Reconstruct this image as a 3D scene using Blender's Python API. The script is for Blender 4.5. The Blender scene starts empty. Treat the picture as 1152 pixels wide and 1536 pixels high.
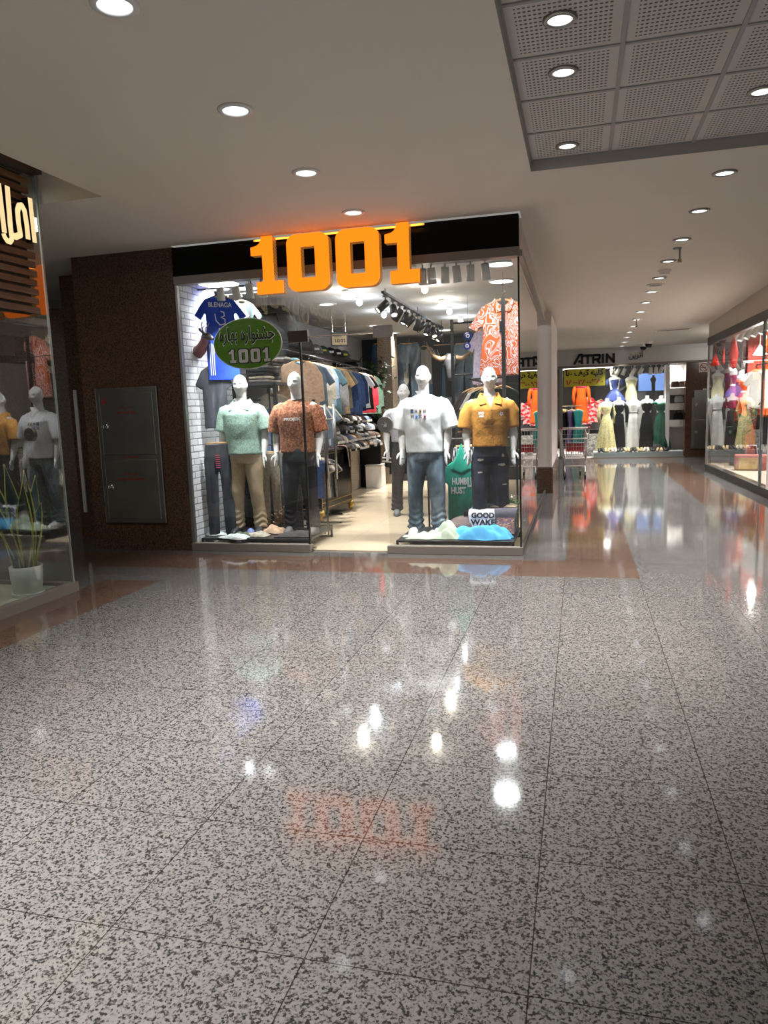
import bpy, bmesh, math, random
import numpy as np
from mathutils import Vector, Matrix
from mathutils.bvhtree import BVHTree
random.seed(7)
rng = np.random.default_rng(7)
S = bpy.context.scene
COL = S.collection

# ------------------------------------------------------------------ camera, world, exposure
EYE = np.array([0.0, 0.0, 1.55])
FPX = 1110.0                                   # focal length in pixels of the 1152x1536 frame
AY = np.array([294, 166, -1110.0]); AY /= np.linalg.norm(AY)
AX_ = np.array([4193, -7, 1110.0]); AX_ -= AY * (AX_ @ AY); AX_ /= np.linalg.norm(AX_)
AZ = np.cross(AX_, AY)
cd = bpy.data.cameras.new('camera'); cam = bpy.data.objects.new('camera', cd); COL.objects.link(cam)
cd.sensor_fit = 'VERTICAL'; cd.sensor_height = 36.0; cd.lens = 36.0 * FPX / 1536.0
cd.clip_start = 0.05; cd.clip_end = 200
cam.matrix_world = Matrix(((AX_[0], AX_[1], AX_[2], 0), (AY[0], AY[1], AY[2], 0), (AZ[0], AZ[1], AZ[2], 1.55), (0, 0, 0, 1)))
S.camera = cam
w = bpy.data.worlds.new('mall_air'); S.world = w; w.use_nodes = True
bg = w.node_tree.nodes['Background']; bg.inputs[0].default_value = (1.0, 0.965, 0.92, 1); bg.inputs[1].default_value = 0.22
S.view_settings.view_transform = 'Standard'; S.view_settings.look = 'None'
S.view_settings.gamma = 1.0; S.view_settings.use_curve_mapping = False
S.view_settings.exposure = 0.35
S.cycles.max_bounces = 10; S.cycles.transparent_max_bounces = 32; S.cycles.diffuse_bounces = 4
S.cycles.glossy_bounces = 5; S.cycles.caustics_reflective = False; S.cycles.caustics_refractive = False
S.cycles.sample_clamp_indirect = 6.0

def ray(px, py):
    d = np.array([px - 576.0, 768.0 - py, -FPX]); return np.array([AX_ @ d, AY @ d, AZ @ d])
def at(px, py, Y):                              # point of the picture that stands at depth Y
    r = ray(px, py); return Vector(EYE + r * (Y / r[1]))
def atz(px, py, z):
    r = ray(px, py); return Vector(EYE + r * ((z - 1.55) / r[2]))
def atx(px, py, x):
    r = ray(px, py); return Vector(EYE + r * (x / r[0]))

# ------------------------------------------------------------------ lamps
def lamp(name, kind, loc, power, col=(1, 1, 1), size=0.12, size_y=None, rot=(0, 0, 0), spot=None, spread=None, parent=None):
    l = bpy.data.lights.new(name, kind); l.energy = power; l.color = col
    if kind == 'AREA':
        l.shape = 'DISK' if size_y is None else 'RECTANGLE'; l.size = size
        if size_y: l.size_y = size_y
        if spread: l.spread = math.radians(spread)
    elif kind == 'SPOT':
        l.spot_size = math.radians(spot or 60); l.spot_blend = 0.6; l.shadow_soft_size = size
    else:
        l.shadow_soft_size = size
    o = bpy.data.objects.new(name, l); COL.objects.link(o); o.location = loc; o.rotation_euler = rot
    if parent: o.parent = parent
    return o

# ------------------------------------------------------------------ materials
def nodes(name):
    m = bpy.data.materials.new(name); m.use_nodes = True
    nt = m.node_tree; b = nt.nodes['Principled BSDF']
    return m, nt, b
def N(nt, t, **k):
    n = nt.nodes.new(t)
    for a, v in k.items():
        if a.startswith('i_'): n.inputs[int(a[2:])].default_value = v
        else: setattr(n, a, v)
    return n
def c4(c): return (c[0], c[1], c[2], 1.0)
def srgb(r, g, b):
    f = lambda u: (u / 255 / 12.92) if u / 255 <= 0.04045 else ((u / 255 + 0.055) / 1.055) ** 2.4
    return (f(r), f(g), f(b))
MC = {}
def plain(name, col, rough=0.6, metal=0.0, spec=0.5, var=0.0, scale=30.0, bump=0.0, coat=0.0):
    if name in MC: return MC[name]
    m, nt, b = nodes(name); MC[name] = m
    b.inputs['Base Color'].default_value = c4(col); b.inputs['Roughness'].default_value = rough
    b.inputs['Metallic'].default_value = metal; b.inputs['Specular IOR Level'].default_value = spec
    b.inputs['Coat Weight'].default_value = coat
    tc = N(nt, 'ShaderNodeTexCoord'); nz = N(nt, 'ShaderNodeTexNoise'); nz.inputs['Scale'].default_value = scale
    nz.inputs['Detail'].default_value = 4; nt.links.new(tc.outputs['Object'], nz.inputs['Vector'])
    if var > 0:
        rp = N(nt, 'ShaderNodeValToRGB'); e = rp.color_ramp.elements
        e[0].position = 0.3; e[1].position = 0.7
        e[0].color = c4([x * (1 - var) for x in col]); e[1].color = c4([min(1, x * (1 + var)) for x in col])
        nt.links.new(nz.outputs[0], rp.inputs[0]); nt.links.new(rp.outputs[0], b.inputs['Base Color'])
    if bump > 0:
        bp = N(nt, 'ShaderNodeBump'); bp.inputs['Strength'].default_value = bump; bp.inputs['Distance'].default_value = 0.01
        nt.links.new(nz.outputs[0], bp.inputs['Height']); nt.links.new(bp.outputs[0], b.inputs['Normal'])
    return m
def cloth(name, col, var=0.22, rough=0.9, scale=26.0, bump=0.35):
    return plain('cloth_' + name, col, rough, 0, 0.25, var, scale, bump)
def emit(name, col, strength):
    if name in MC: return MC[name]
    m, nt, b = nodes(name); MC[name] = m
    b.inputs['Base Color'].default_value = c4([x * 0.15 for x in col]); b.inputs['Emission Color'].default_value = c4(col)
    b.inputs['Emission Strength'].default_value = strength; b.inputs['Roughness'].default_value = 0.5
    return m
def ramp(nt, src, stops, interp='LINEAR'):
    rp = N(nt, 'ShaderNodeValToRGB'); cr = rp.color_ramp; cr.interpolation = interp
    while len(cr.elements) < len(stops): cr.elements.new(0.5)
    for e, (p, c) in zip(cr.elements, stops): e.position = p; e.color = c4(c)
    nt.links.new(src, rp.inputs[0]); return rp
def granite(name, light, mid, dark, scale, rough, joints=None, rv=0.03):
    m, nt, b = nodes(name); MC[name] = m
    tc = N(nt, 'ShaderNodeTexCoord')
    n1 = N(nt, 'ShaderNodeTexNoise'); n1.inputs['Scale'].default_value = scale; n1.inputs['Detail'].default_value = 3; n1.inputs['Roughness'].default_value = 0.55
    n2 = N(nt, 'ShaderNodeTexVoronoi'); n2.inputs['Scale'].default_value = scale * 1.1
    nt.links.new(tc.outputs['Object'], n1.inputs['Vector']); nt.links.new(tc.outputs['Object'], n2.inputs['Vector'])
    mx = N(nt, 'ShaderNodeMix', data_type='FLOAT'); mx.inputs[0].default_value = 0.28
    sp = N(nt, 'ShaderNodeSeparateColor'); nt.links.new(n2.outputs['Color'], sp.inputs[0])
    nt.links.new(n1.outputs[0], mx.inputs[2]); nt.links.new(sp.outputs[0], mx.inputs[3])
    n4 = N(nt, 'ShaderNodeTexNoise'); n4.inputs['Scale'].default_value = scale * 0.36; n4.inputs['Detail'].default_value = 2; nt.links.new(tc.outputs['Object'], n4.inputs['Vector'])
    m4 = N(nt, 'ShaderNodeMix', data_type='FLOAT'); m4.inputs[0].default_value = 0.30; nt.links.new(mx.outputs[0], m4.inputs[2]); nt.links.new(n4.outputs[0], m4.inputs[3])
    rp = ramp(nt, m4.outputs[0], [(0.40, dark), (0.455, mid), (0.50, light), (0.62, [min(1, x * 1.2) for x in light])])
    out = rp.outputs[0]
    if joints:
        br = N(nt, 'ShaderNodeTexBrick'); br.offset = 0.0; br.squash = 1.0
        br.inputs['Scale'].default_value = 1.0; br.inputs['Mortar Size'].default_value = joints[4]; br.inputs['Mortar Smooth'].default_value = 0.1
        br.inputs['Brick Width'].default_value = joints[0]; br.inputs['Row Height'].default_value = joints[1]
        br.inputs['Color1'].default_value = (1, 1, 1, 1); br.inputs['Color2'].default_value = (0.93, 0.93, 0.93, 1); br.inputs['Mortar'].default_value = (0.22, 0.21, 0.2, 1)
        mp = N(nt, 'ShaderNodeMapping'); mp.inputs['Location'].default_value = (joints[2], joints[3], 0)
        nt.links.new(tc.outputs['Object'], mp.inputs[0]); nt.links.new(mp.outputs[0], br.inputs['Vector'])
        mul = N(nt, 'ShaderNodeMix', data_type='RGBA', blend_type='MULTIPLY'); mul.inputs[0].default_value = 1.0
        nt.links.new(rp.outputs[0], mul.inputs[6]); nt.links.new(br.outputs['Color'], mul.inputs[7]); out = mul.outputs[2]
    nt.links.new(out, b.inputs['Base Color'])
    b.inputs['Roughness'].default_value = rough; b.inputs['IOR'].default_value = 1.46
    n3 = N(nt, 'ShaderNodeTexNoise'); n3.inputs['Scale'].default_value = 2.2; n3.inputs['Detail'].default_value = 5
    nt.links.new(tc.outputs['Object'], n3.inputs['Vector'])
    mr = N(nt, 'ShaderNodeMapRange'); mr.inputs[3].default_value = rough - rv; mr.inputs[4].default_value = rough + rv
    nt.links.new(n3.outputs[0], mr.inputs[0]); nt.links.new(mr.outputs[0], b.inputs['Roughness'])
    return m
def glass(name, tint=(0.968, 0.978, 0.973), f0=0.045, mult=1.0):
    m = bpy.data.materials.new(name); m.use_nodes = True; nt = m.node_tree; nt.nodes.clear(); MC[name] = m
    o = N(nt, 'ShaderNodeOutputMaterial'); mx = N(nt, 'ShaderNodeMixShader'); t = N(nt, 'ShaderNodeBsdfTransparent'); g = N(nt, 'ShaderNodeBsdfGlossy')
    t.inputs[0].default_value = c4(tint); g.inputs['Roughness'].default_value = 0.0; g.inputs[0].default_value = (1, 1, 1, 1)
    lw = N(nt, 'ShaderNodeFresnel'); lw.inputs[0].default_value = 1.5
    mu = N(nt, 'ShaderNodeMath', operation='MULTIPLY'); mu.inputs[1].default_value = mult; mu.use_clamp = True
    geo = N(nt, 'ShaderNodeNewGeometry')                 # only the outer side of each face mirrors
    inv = N(nt, 'ShaderNodeMath', operation='SUBTRACT'); inv.inputs[0].default_value = 1.0
    m2 = N(nt, 'ShaderNodeMath', operation='MULTIPLY')
    nt.links.new(lw.outputs[0], mu.inputs[0]); nt.links.new(geo.outputs['Backfacing'], inv.inputs[1])
    nt.links.new(mu.outputs[0], m2.inputs[0]); nt.links.new(inv.outputs[0], m2.inputs[1])
    nt.links.new(m2.outputs[0], mx.inputs[0]); nt.links.new(t.outputs[0], mx.inputs[1]); nt.links.new(g.outputs[0], mx.inputs[2]); nt.links.new(mx.outputs[0], o.inputs[0])
    return m
def pattern(name, stops, scale=12.0, distort=4.0, kind='wave', stretch=(1, 1, 1), interp='LINEAR', rough=0.85):
    m, nt, b = nodes(name); MC[name] = m
    tc = N(nt, 'ShaderNodeTexCoord'); mp = N(nt, 'ShaderNodeMapping'); mp.inputs['Scale'].default_value = stretch
    nt.links.new(tc.outputs['Object'], mp.inputs[0])
    if kind == 'wave':
        t = N(nt, 'ShaderNodeTexWave'); t.inputs['Scale'].default_value = scale; t.inputs['Distortion'].default_value = distort; t.inputs['Detail'].default_value = 1.5; t.inputs['Detail Scale'].default_value = 1.2
        out = t.outputs['Fac']
    elif kind == 'stripe':
        t = N(nt, 'ShaderNodeTexWave'); t.inputs['Scale'].default_value = scale; t.inputs['Distortion'].default_value = 0; t.bands_direction = 'Z'; out = t.outputs['Fac']
    elif kind == 'voronoi':
        t = N(nt, 'ShaderNodeTexVoronoi'); t.inputs['Scale'].default_value = scale; sp = N(nt, 'ShaderNodeSeparateColor'); nt.links.new(t.outputs['Color'], sp.inputs[0]); out = sp.outputs[0]
    else:
        t = N(nt, 'ShaderNodeTexNoise'); t.inputs['Scale'].default_value = scale; t.inputs['Detail'].default_value = 6; t.inputs['Distortion'].default_value = distort; out = t.outputs[0]
    nt.links.new(mp.outputs[0], t.inputs['Vector'])
    rp = ramp(nt, out, stops, interp); nt.links.new(rp.outputs[0], b.inputs['Base Color'])
    b.inputs['Roughness'].default_value = rough; b.inputs['Specular IOR Level'].default_value = 0.2
    return m

# ------------------------------------------------------------------ mesh building
class MB:
    def __init__(s): s.v = []; s.f = []; s.mi = []
    def add(s, vs, fs, mi=0):
        n = len(s.v); s.v += [tuple(p) for p in vs]; s.f += [[i + n for i in f] for f in fs]; s.mi += [mi] * len(fs); return s
    def box(s, x0, x1, y0, y1, z0, z1, mi=0):
        vs = [(x, y, z) for z in (z0, z1) for y in (y0, y1) for x in (x0, x1)]
        return s.add(vs, [(0, 2, 3, 1), (4, 5, 7, 6), (0, 1, 5, 4), (2, 6, 7, 3), (0, 4, 6, 2), (1, 3, 7, 5)], mi)
    def bar(s, a, b, w, h=None, up=(0, 0, 1)):         # square bar from a to b
        a = Vector(a); b = Vector(b); d = (b - a).normalized(); u = Vector(up)
        if abs(d.dot(u)) > 0.98: u = Vector((1, 0, 0))
        r = d.cross(u).normalized() * w / 2; u2 = r.cross(d).normalized() * (h or w) / 2
        vs = [p + q for p in (a, b) for q in (-r - u2, r - u2, r + u2, -r + u2)]
        return s.add(vs, [(0, 3, 2, 1), (4, 5, 6, 7), (0, 1, 5, 4), (1, 2, 6, 5), (2, 3, 7, 6), (3, 0, 4, 7)])
    def tube(s, pts, r, n=8, cap=True):
        pts = [Vector(p) for p in pts]; k = len(pts); rs = list(r) if hasattr(r, '__len__') else [r] * k
        vs = []; fs = []; prev = None
        for i, p in enumerate(pts):
            d = (pts[min(i + 1, k - 1)] - pts[max(i - 1, 0)]).normalized()
            if prev is None:
                u = Vector((0, 0, 1)) if abs(d.z) < 0.9 else Vector((1, 0, 0)); a = d.cross(u).normalized()
            else:
                a = (prev - d * prev.dot(d)).normalized()
            prev = a; b = d.cross(a)
            rr = rs[i]; ra, rb = rr if hasattr(rr, '__len__') else (rr, rr)
            for j in range(n):
                t = 2 * math.pi * j / n; vs.append(p + a * (math.cos(t) * ra) + b * (math.sin(t) * rb))
        for i in range(k - 1):
            for j in range(n):
                fs.append((i * n + j, i * n + (j + 1) % n, (i + 1) * n + (j + 1) % n, (i + 1) * n + j))
        if cap: fs.append(tuple(range(n - 1, -1, -1))); fs.append(tuple((k - 1) * n + j for j in range(n)))
        return s.add(vs, fs)
    def loft(s, rings, cap=True):
        n = len(rings[0]); vs = [p for r in rings for p in r]; fs = []
        for i in range(len(rings) - 1):
            for j in range(n):
                fs.append((i * n + j, i * n + (j + 1) % n, (i + 1) * n + (j + 1) % n, (i + 1) * n + j))
        if cap: fs.append(tuple(range(n - 1, -1, -1))); fs.append(tuple((len(rings) - 1) * n + j for j in range(n)))
        return s.add(vs, fs)
    def rings(s, spec, n=32, e=2.0, cap=True):         # spec: (cx, cy, z, a, b) horizontal superellipses
        out = []
        for cx, cy, z, a, b in spec:
            r = []
            for j in range(n):
                t = 2 * math.pi * j / n; ct, st = math.cos(t), math.sin(t)
                r.append((cx + a * math.copysign(abs(ct) ** (2 / e), ct), cy + b * math.copysign(abs(st) ** (2 / e), st), z))
            out.append(r)
        return s.loft(out, cap)
    def ell(s, c, r, nu=16, nv=10, M=None):
        vs = []; fs = []; c = Vector(c)
        for i in range(nv + 1):
            ph = math.pi * i / nv
            for j in range(nu):
                t = 2 * math.pi * j / nu
                p = Vector((r[0] * math.sin(ph) * math.cos(t), r[1] * math.sin(ph) * math.sin(t), -r[2] * math.cos(ph)))
                vs.append(c + (M @ p if M else p))
        for i in range(nv):
            for j in range(nu):
                fs.append((i * nu + j, i * nu + (j + 1) % nu, (i + 1) * nu + (j + 1) % nu, (i + 1) * nu + j))
        return s.add(vs, fs)
    def lathe(s, prof, c=(0, 0, 0), n=24, M=None):
        c = Vector(c); rings = []
        for r, z in prof:
            q = []
            for j in range(n):
                t = 2 * math.pi * j / n; p = Vector((r * math.cos(t), r * math.sin(t), z)); q.append(c + (M @ p if M else p))
            rings.append(q)
        s.loft(rings, False); k = len(rings); b0 = len(s.v) - k * n
        if prof[0][0] > 1e-6 and prof[-1][0] > 1e-6:
            for j in range(n): s.f.append([b0 + (k - 1) * n + j, b0 + (k - 1) * n + (j + 1) % n, b0 + (j + 1) % n, b0 + j]); s.mi.append(0)
        return s
    def prism(s, poly, d0, d1, plane='xz', holes=None):
        def P(a, b, d): return {'xz': (a, d, b), 'yz': (d, a, b), 'xy': (a, b, d)}[plane]
        if not holes:
            n = len(poly); vs = [P(a, b, d0) for a, b in poly] + [P(a, b, d1) for a, b in poly]
            fs = [tuple(range(n)), tuple(range(2 * n - 1, n - 1, -1))] + [(i, i + n, (i + 1) % n + n, (i + 1) % n) for i in range(n)]
            return s.add(vs, fs)
        h = holes[0]; n = len(poly); assert len(h) == n      # ring with a hole of the same count
        vs = [P(a, b, d) for d in (d0, d1) for q in (poly, h) for a, b in q]; fs = []
        for i in range(n):
            j = (i + 1) % n
            fs += [(i, j, n + j, n + i), (2 * n + i, 3 * n + i, 3 * n + j, 2 * n + j), (i, 2 * n + i, 2 * n + j, j), (n + i, n + j, 3 * n + j, 3 * n + i)]
        return s.add(vs, fs)
    def mesh(s, name, fix=True):
        me = bpy.data.meshes.new(name); me.from_pydata(s.v, [], s.f); 
        if any(s.mi): me.polygons.foreach_set('material_index', s.mi)
        if fix:
            b = bmesh.new(); b.from_mesh(me); bmesh.ops.recalc_face_normals(b, faces=b.faces); b.to_mesh(me); b.free()
        me.update(); return me
    def build(s, name, mat, parent=None, smooth=False, bevel=0.0, fix=True):
        return obj(name, s.mesh(name, fix), mat, parent, smooth, bevel)

def obj(name, me, mat, parent=None, smooth=False, bevel=0.0, loc=None):
    o = bpy.data.objects.new(name, me); COL.objects.link(o)
    for m in (mat if isinstance(mat, (list, tuple)) else [mat]):
        if len(me.materials) < (len(mat) if isinstance(mat, (list, tuple)) else 1): me.materials.append(m)
    if not isinstance(mat, (list, tuple)):
        o.material_slots[0].link = 'OBJECT'; o.material_slots[0].material = mat
    if smooth: me.polygons.foreach_set('use_smooth', [True] * len(me.polygons))
    if bevel:
        b = o.modifiers.new('edge', 'BEVEL'); b.width = bevel; b.segments = 2; b.limit_method = 'ANGLE'
    if parent: o.parent = parent
    if loc is not None: o.location = loc
    return o
def tag(o, label, cat, group=None):
    o['label'] = label; o['category'] = cat
    if group: o['group'] = group
    return o
def thing(name, label, cat, loc=(0, 0, 0), rz=0.0, group=None):
    o = bpy.data.objects.new(name, None); o.empty_display_size = 0.1; COL.objects.link(o); o.location = loc; o.rotation_euler = (0, 0, rz)
    return tag(o, label, cat, group)
def struct(o): o['kind'] = 'structure'; return o
def dup(root, loc, rz=0.0, label=None, group=None, mats=None):
    r = root.copy(); COL.objects.link(r); r.location = loc; r.rotation_euler = (0, 0, rz)
    if label: r['label'] = label
    if group: r['group'] = group
    def kids(a, b):
        for ch in list(a.children):
            c = ch.copy(); COL.objects.link(c); c.parent = b; kids(ch, c)
    kids(root, r)
    if mats:
        for c in [r] + list(r.children):
            k = c.name.split('.')[0]
            if k in mats: c.material_slots[0].material = mats[k]
    return r

def evaluated(mb, mods):
    me = mb.mesh('tmp'); o = bpy.data.objects.new('tmp', me); COL.objects.link(o)
    for t, kw in mods:
        m = o.modifiers.new(t, t)
        for k, v in kw.items(): setattr(m, k, v)
    dg = bpy.context.evaluated_depsgraph_get(); dg.update()
    out = bpy.data.meshes.new_from_object(o.evaluated_get(dg)); bpy.data.objects.remove(o); bpy.data.meshes.remove(me)
    return out
def coords(me):
    a = np.empty(len(me.vertices) * 3); me.vertices.foreach_get('co', a); return a.reshape(-1, 3)
def normals(me):
    a = np.empty(len(me.vertices) * 3); me.vertices.foreach_get('normal', a); return a.reshape(-1, 3)
def folds(me, amp, fx=9.0, fz=2.5, seed=0, k=7):
    """soft creases running mostly up and down"""
    r = np.random.default_rng(seed); co = coords(me); nn = normals(me); d = np.zeros(len(co))
    for i in range(k):
        s = r.uniform(0.5, 1.9); dirs = np.array([r.normal() * fx * s, r.normal() * fx * s * 0.7, r.normal() * fz * s])
        wv = np.sin(co @ dirs + r.uniform(0, 6.28) + 1.2 * np.sin(co @ (dirs[[2, 0, 1]] * 0.7) + r.uniform(0, 6)))
        d += np.sign(wv) * np.abs(wv) ** 1.4 / s
    co = co + nn * (d / k * 1.6 * amp)[:, None]
    me.vertices.foreach_set('co', co.ravel()); me.update(); return me
def soft(mb, voxel=0.012, it=6, amp=0.006, seed=0, fx=9.0, fz=2.5, fac=0.5):
    mods = [('REMESH', dict(mode='VOXEL', voxel_size=voxel))]
    if it: mods.append(('SMOOTH', dict(iterations=it, factor=fac)))
    me = evaluated(mb, mods)
    if amp: folds(me, amp, fx, fz, seed)
    me.polygons.foreach_set('use_smooth', [True] * len(me.polygons)); return me
def onto(me, target, direction=(0, 1, 0), lift=0.004, start=0.6):
    """lay a flat mesh on the surface of another along a direction"""
    bv = BVHTree.FromPolygons([v.co for v in target.vertices], [p.vertices for p in target.polygons]); d = Vector(direction)
    hits = []
    for v in me.vertices:
        p = v.co - d * v.co.dot(d); h = bv.ray_cast(p - d * start, d); hits.append((p, None if h[0] is None else h[0].dot(d)))
    good = [h for _, h in hits if h is not None] or [0.0]; last = good[0]
    for v, (p, h) in zip(me.vertices, hits):
        if h is not None: last = h
        v.co = p + d * (last - lift)
    me.update(); return me

# ------------------------------------------------------------------ lettering
AR = {'ا': (0xFE8D, 0xFE8E), 'آ': (0xFE81, 0xFE82), 'ب': 0xFE8F, 'ت': 0xFE95, 'ج': 0xFE9D, 'ر': (0xFEAD, 0xFEAE), 'ز': (0xFEAF, 0xFEB0), 'س': 0xFEB1, 'ش': 0xFEB5,
      'ض': 0xFEBD, 'ط': 0xFEC1, 'ع': 0xFEC9, 'ف': 0xFED1, 'ق': 0xFED5, 'ک': 0xFB8E, 'ل': 0xFEDD, 'م': 0xFEE1, 'ن': 0xFEE5, 'ه': 0xFEE9, 'و': (0xFEED, 0xFEEE), 'ی': 0xFBFC, 'خ': 0xFEA5, 'د': (0xFEA9, 0xFEAA)}
def persian(t):
    out = []
    for wd in t.split(' '):
        r = []
        for i, ch in enumerate(wd):
            if ch not in AR: r.append(ch); continue
            a = AR[ch]; prev = i > 0 and wd[i - 1] in AR and not isinstance(AR[wd[i - 1]], tuple); nxt = i < len(wd) - 1 and wd[i + 1] in AR
            if isinstance(a, tuple): r.append(chr(a[1] if prev else a[0]))
            else: r.append(chr(a + (3 if prev and nxt else 1 if prev else 2 if nxt else 0)))
        out.append(''.join(r))
    return ' '.join(out)[::-1]
def letters(body, width=None, height=None, depth=0.0, bold=0.0, res=3):
    """lettering as a mesh in the xz plane, centred, facing -y"""
    c = bpy.data.curves.new('letters', 'FONT'); c.body = body; c.extrude = 0.0; c.offset = bold; c.resolution_u = res; c.align_x = 'CENTER'
    c.extrude = 0.5 if depth else 0.0
    o = bpy.data.objects.new('letters', c); COL.objects.link(o); dg = bpy.context.evaluated_depsgraph_get(); dg.update()
    me = bpy.data.meshes.new_from_object(o.evaluated_get(dg)); bpy.data.objects.remove(o)
    co = coords(me); lo = co.min(0); hi = co.max(0); sx = (width or 1) / (hi[0] - lo[0]); sz = (height or 1) / (hi[1] - lo[1])
    if not width: sx = sz
    if not height: sz = sx
    q = np.zeros_like(co); q[:, 0] = (co[:, 0] - (lo[0] + hi[0]) / 2) * sx; q[:, 2] = (co[:, 1] - (lo[1] + hi[1]) / 2) * sz
    q[:, 1] = (-co[:, 2]) * depth
    me.vertices.foreach_set('co', q.ravel()); me.update(); return me
def move_mesh(me, M):
    me.transform(M); me.update(); return me
# ------------------------------------------------------------------ the setting
G_GREY = granite('granite_grey', (0.128, 0.122, 0.118), (0.066, 0.063, 0.0615), (0.020, 0.0194, 0.019), 114, 0.07, (0.63, 0.61, 0.13 + 0.63, -2.394 + 0.61 * 5, 0.0022), 0.03)
G_BROWN = granite('granite_brown', (0.112, 0.070, 0.052), (0.066, 0.041, 0.031), (0.022, 0.016, 0.013), 92, 0.07)
G_WALL = granite('granite_wall', (0.115, 0.062, 0.041), (0.066, 0.036, 0.025), (0.024, 0.016, 0.012), 125, 0.17)
CEIL = plain('ceiling_paint', (0.80, 0.75, 0.68), 0.85, var=0.015, scale=0.8)
WHITEP = plain('white_paint', (0.80, 0.78, 0.76), 0.6, var=0.02)
PINKW = plain('pinkish_white_panel', (0.72, 0.64, 0.62), 0.45)
GREYTRIM = plain('grey_brown_trim', (0.20, 0.175, 0.15), 0.45)
BLACKP = plain('black_panel', (0.0045, 0.004, 0.004), 0.65, spec=0.1)
BLACKM = plain('black_metal', (0.012, 0.012, 0.013), 0.4, 0.3)
CHROME = plain('chrome', (0.7, 0.7, 0.68), 0.18, 1.0)
STEEL = plain('brushed_steel', (0.30, 0.295, 0.275), 0.32, 1.0, var=0.12, scale=3)
ALU = plain('grey_aluminium', (0.30, 0.29, 0.27), 0.4, 0.6)
GLASS = glass('shop_glass', mult=1.9)
GLASS3 = glass('right_shop_glass', mult=1.25)
GLASS2 = glass('dark_shop_glass', tint=(0.86, 0.9, 0.88), mult=2.6)
WHITEM = plain('white_metal', (0.75, 0.75, 0.74), 0.4)
WOODH = plain('hanger_wood', (0.55, 0.34, 0.14), 0.5, var=0.2)

def zc(y): return 3.37 - max(0.0, y - 7.5) * 0.0337
mb = MB()
xs = [-13, -4.45, -3.86, -0.13, 0.51, 1.74, 2.36, 9]; ys = [-7, 6.09, 6.66, 7.36, 7.58, 21.1, 27]
for i in range(len(xs) - 1):
    for j in range(len(ys) - 1):
        x = (xs[i] + xs[i + 1]) / 2; y = (ys[j] + ys[j + 1]) / 2
        br = (6.66 < y < 7.36 and x < 0.51) or (-0.13 < x < 0.51 and 6.66 < y < 21) or (-4.45 < x < -3.86 and y < 6.09) or (1.74 < x < 2.36 and 6.66 < y < 21)
        mb.add([(xs[i], ys[j], 0), (xs[i + 1], ys[j], 0), (xs[i + 1], ys[j + 1], 0), (xs[i], ys[j + 1], 0)], [(0, 1, 2, 3)], 1 if br else 0)
fl = mb.build('floor', [G_GREY, G_BROWN], fix=False); struct(fl)

# main ceiling with the tiled recess and the notch over the left shop
mb = MB()
def q(x0, x1, y0, y1): mb.add([(x0, y0, zc(y0)), (x0, y1, zc(y1)), (x1, y1, zc(y1)), (x1, y0, zc(y0))], [(0, 1, 2, 3)])
q(-3.82, -0.38, -4, 5.66); q(-13, -3.82, 5.66, 7.5); q(-3.82, -0.38, 5.66, 7.5); q(-0.38, 3.6, 6.31, 7.5); q(3.6, 9, -4, 7.5)
q(-0.56, 9, 7.5, 7.75)
struct(mb.build('ceiling', CEIL, fix=False))
mb = MB(); q(-0.60, 9, 7.75, 17.0); q(-6, 9, 17.0, 21.0); struct(mb.build('ceiling_corridor', CEIL, fix=False))
mb = MB(); mb.add([(-13, 7.5, 3.371), (-13, 10.5, 3.371), (-4.30, 10.5, 3.371), (-4.30, 7.5, 3.371)], [(0, 1, 2, 3)]); struct(mb.build('ceiling_left', CEIL, fix=False))
mb = MB(); mb.box(-0.40, -0.38, -1.5, 6.31, 3.372, 3.50); mb.box(-0.40, 3.62, 6.31, 6.33, 3.372, 3.50); mb.box(3.6, 3.62, -1.5, 6.31, 3.372, 3.5); mb.box(-0.40, 3.62, -1.52, -1.5, 3.372, 3.5)
struct(mb.build('trim_1', plain('recess_edge', (0.42, 0.40, 0.38), 0.5)))
m, nt, b = nodes('perforated_tile')
tc = N(nt, 'ShaderNodeTexCoord'); sx = N(nt, 'ShaderNodeSeparateXYZ'); nt.links.new(tc.outputs['Object'], sx.inputs[0])
def mth(op, a, bb=None):
    n = N(nt, 'ShaderNodeMath', operation=op)
    for k, v in enumerate((a, bb)):
        if v is None: continue
        if isinstance(v, (int, float)): n.inputs[k].default_value = v
        else: nt.links.new(v, n.inputs[k])
    return n.outputs[0]
px = mth('MODULO', mth('ADD', sx.outputs[0], 6.38), 0.6); py = mth('MODULO', mth('ADD', sx.outputs[1], 6 - 6.31 + 0.6 * 1), 0.6)
fx = mth('SUBTRACT', mth('FRACT', mth('DIVIDE', px, 0.0245)), 0.5); fy = mth('SUBTRACT', mth('FRACT', mth('DIVIDE', py, 0.040)), 0.5)
rr = mth('ADD', mth('MULTIPLY', mth('MULTIPLY', fx, fx), 1.0), mth('MULTIPLY', mth('MULTIPLY', fy, fy), 2.66))
hole = mth('LESS_THAN', rr, 0.12)
ins = mth('MULTIPLY', mth('MULTIPLY', mth('GREATER_THAN', px, 0.06), mth('LESS_THAN', px, 0.54)), mth('MULTIPLY', mth('GREATER_THAN', py, 0.055), mth('LESS_THAN', py, 0.545)))
hm = mth('MULTIPLY', hole, ins)
mxn = N(nt, 'ShaderNodeMix', data_type='RGBA'); mxn.inputs[6].default_value = (0.66, 0.63, 0.60, 1); mxn.inputs[7].default_value = (0.13, 0.12, 0.115, 1)
nt.links.new(hm, mxn.inputs[0]); nt.links.new(mxn.outputs[2], b.inputs['Base Color']); b.inputs['Roughness'].default_value = 0.8
mb = MB(); mb.box(-0.38, 3.6, -1.5, 6.31, 3.455, 3.47); struct(mb.build('ceiling_recess', m))
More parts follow.
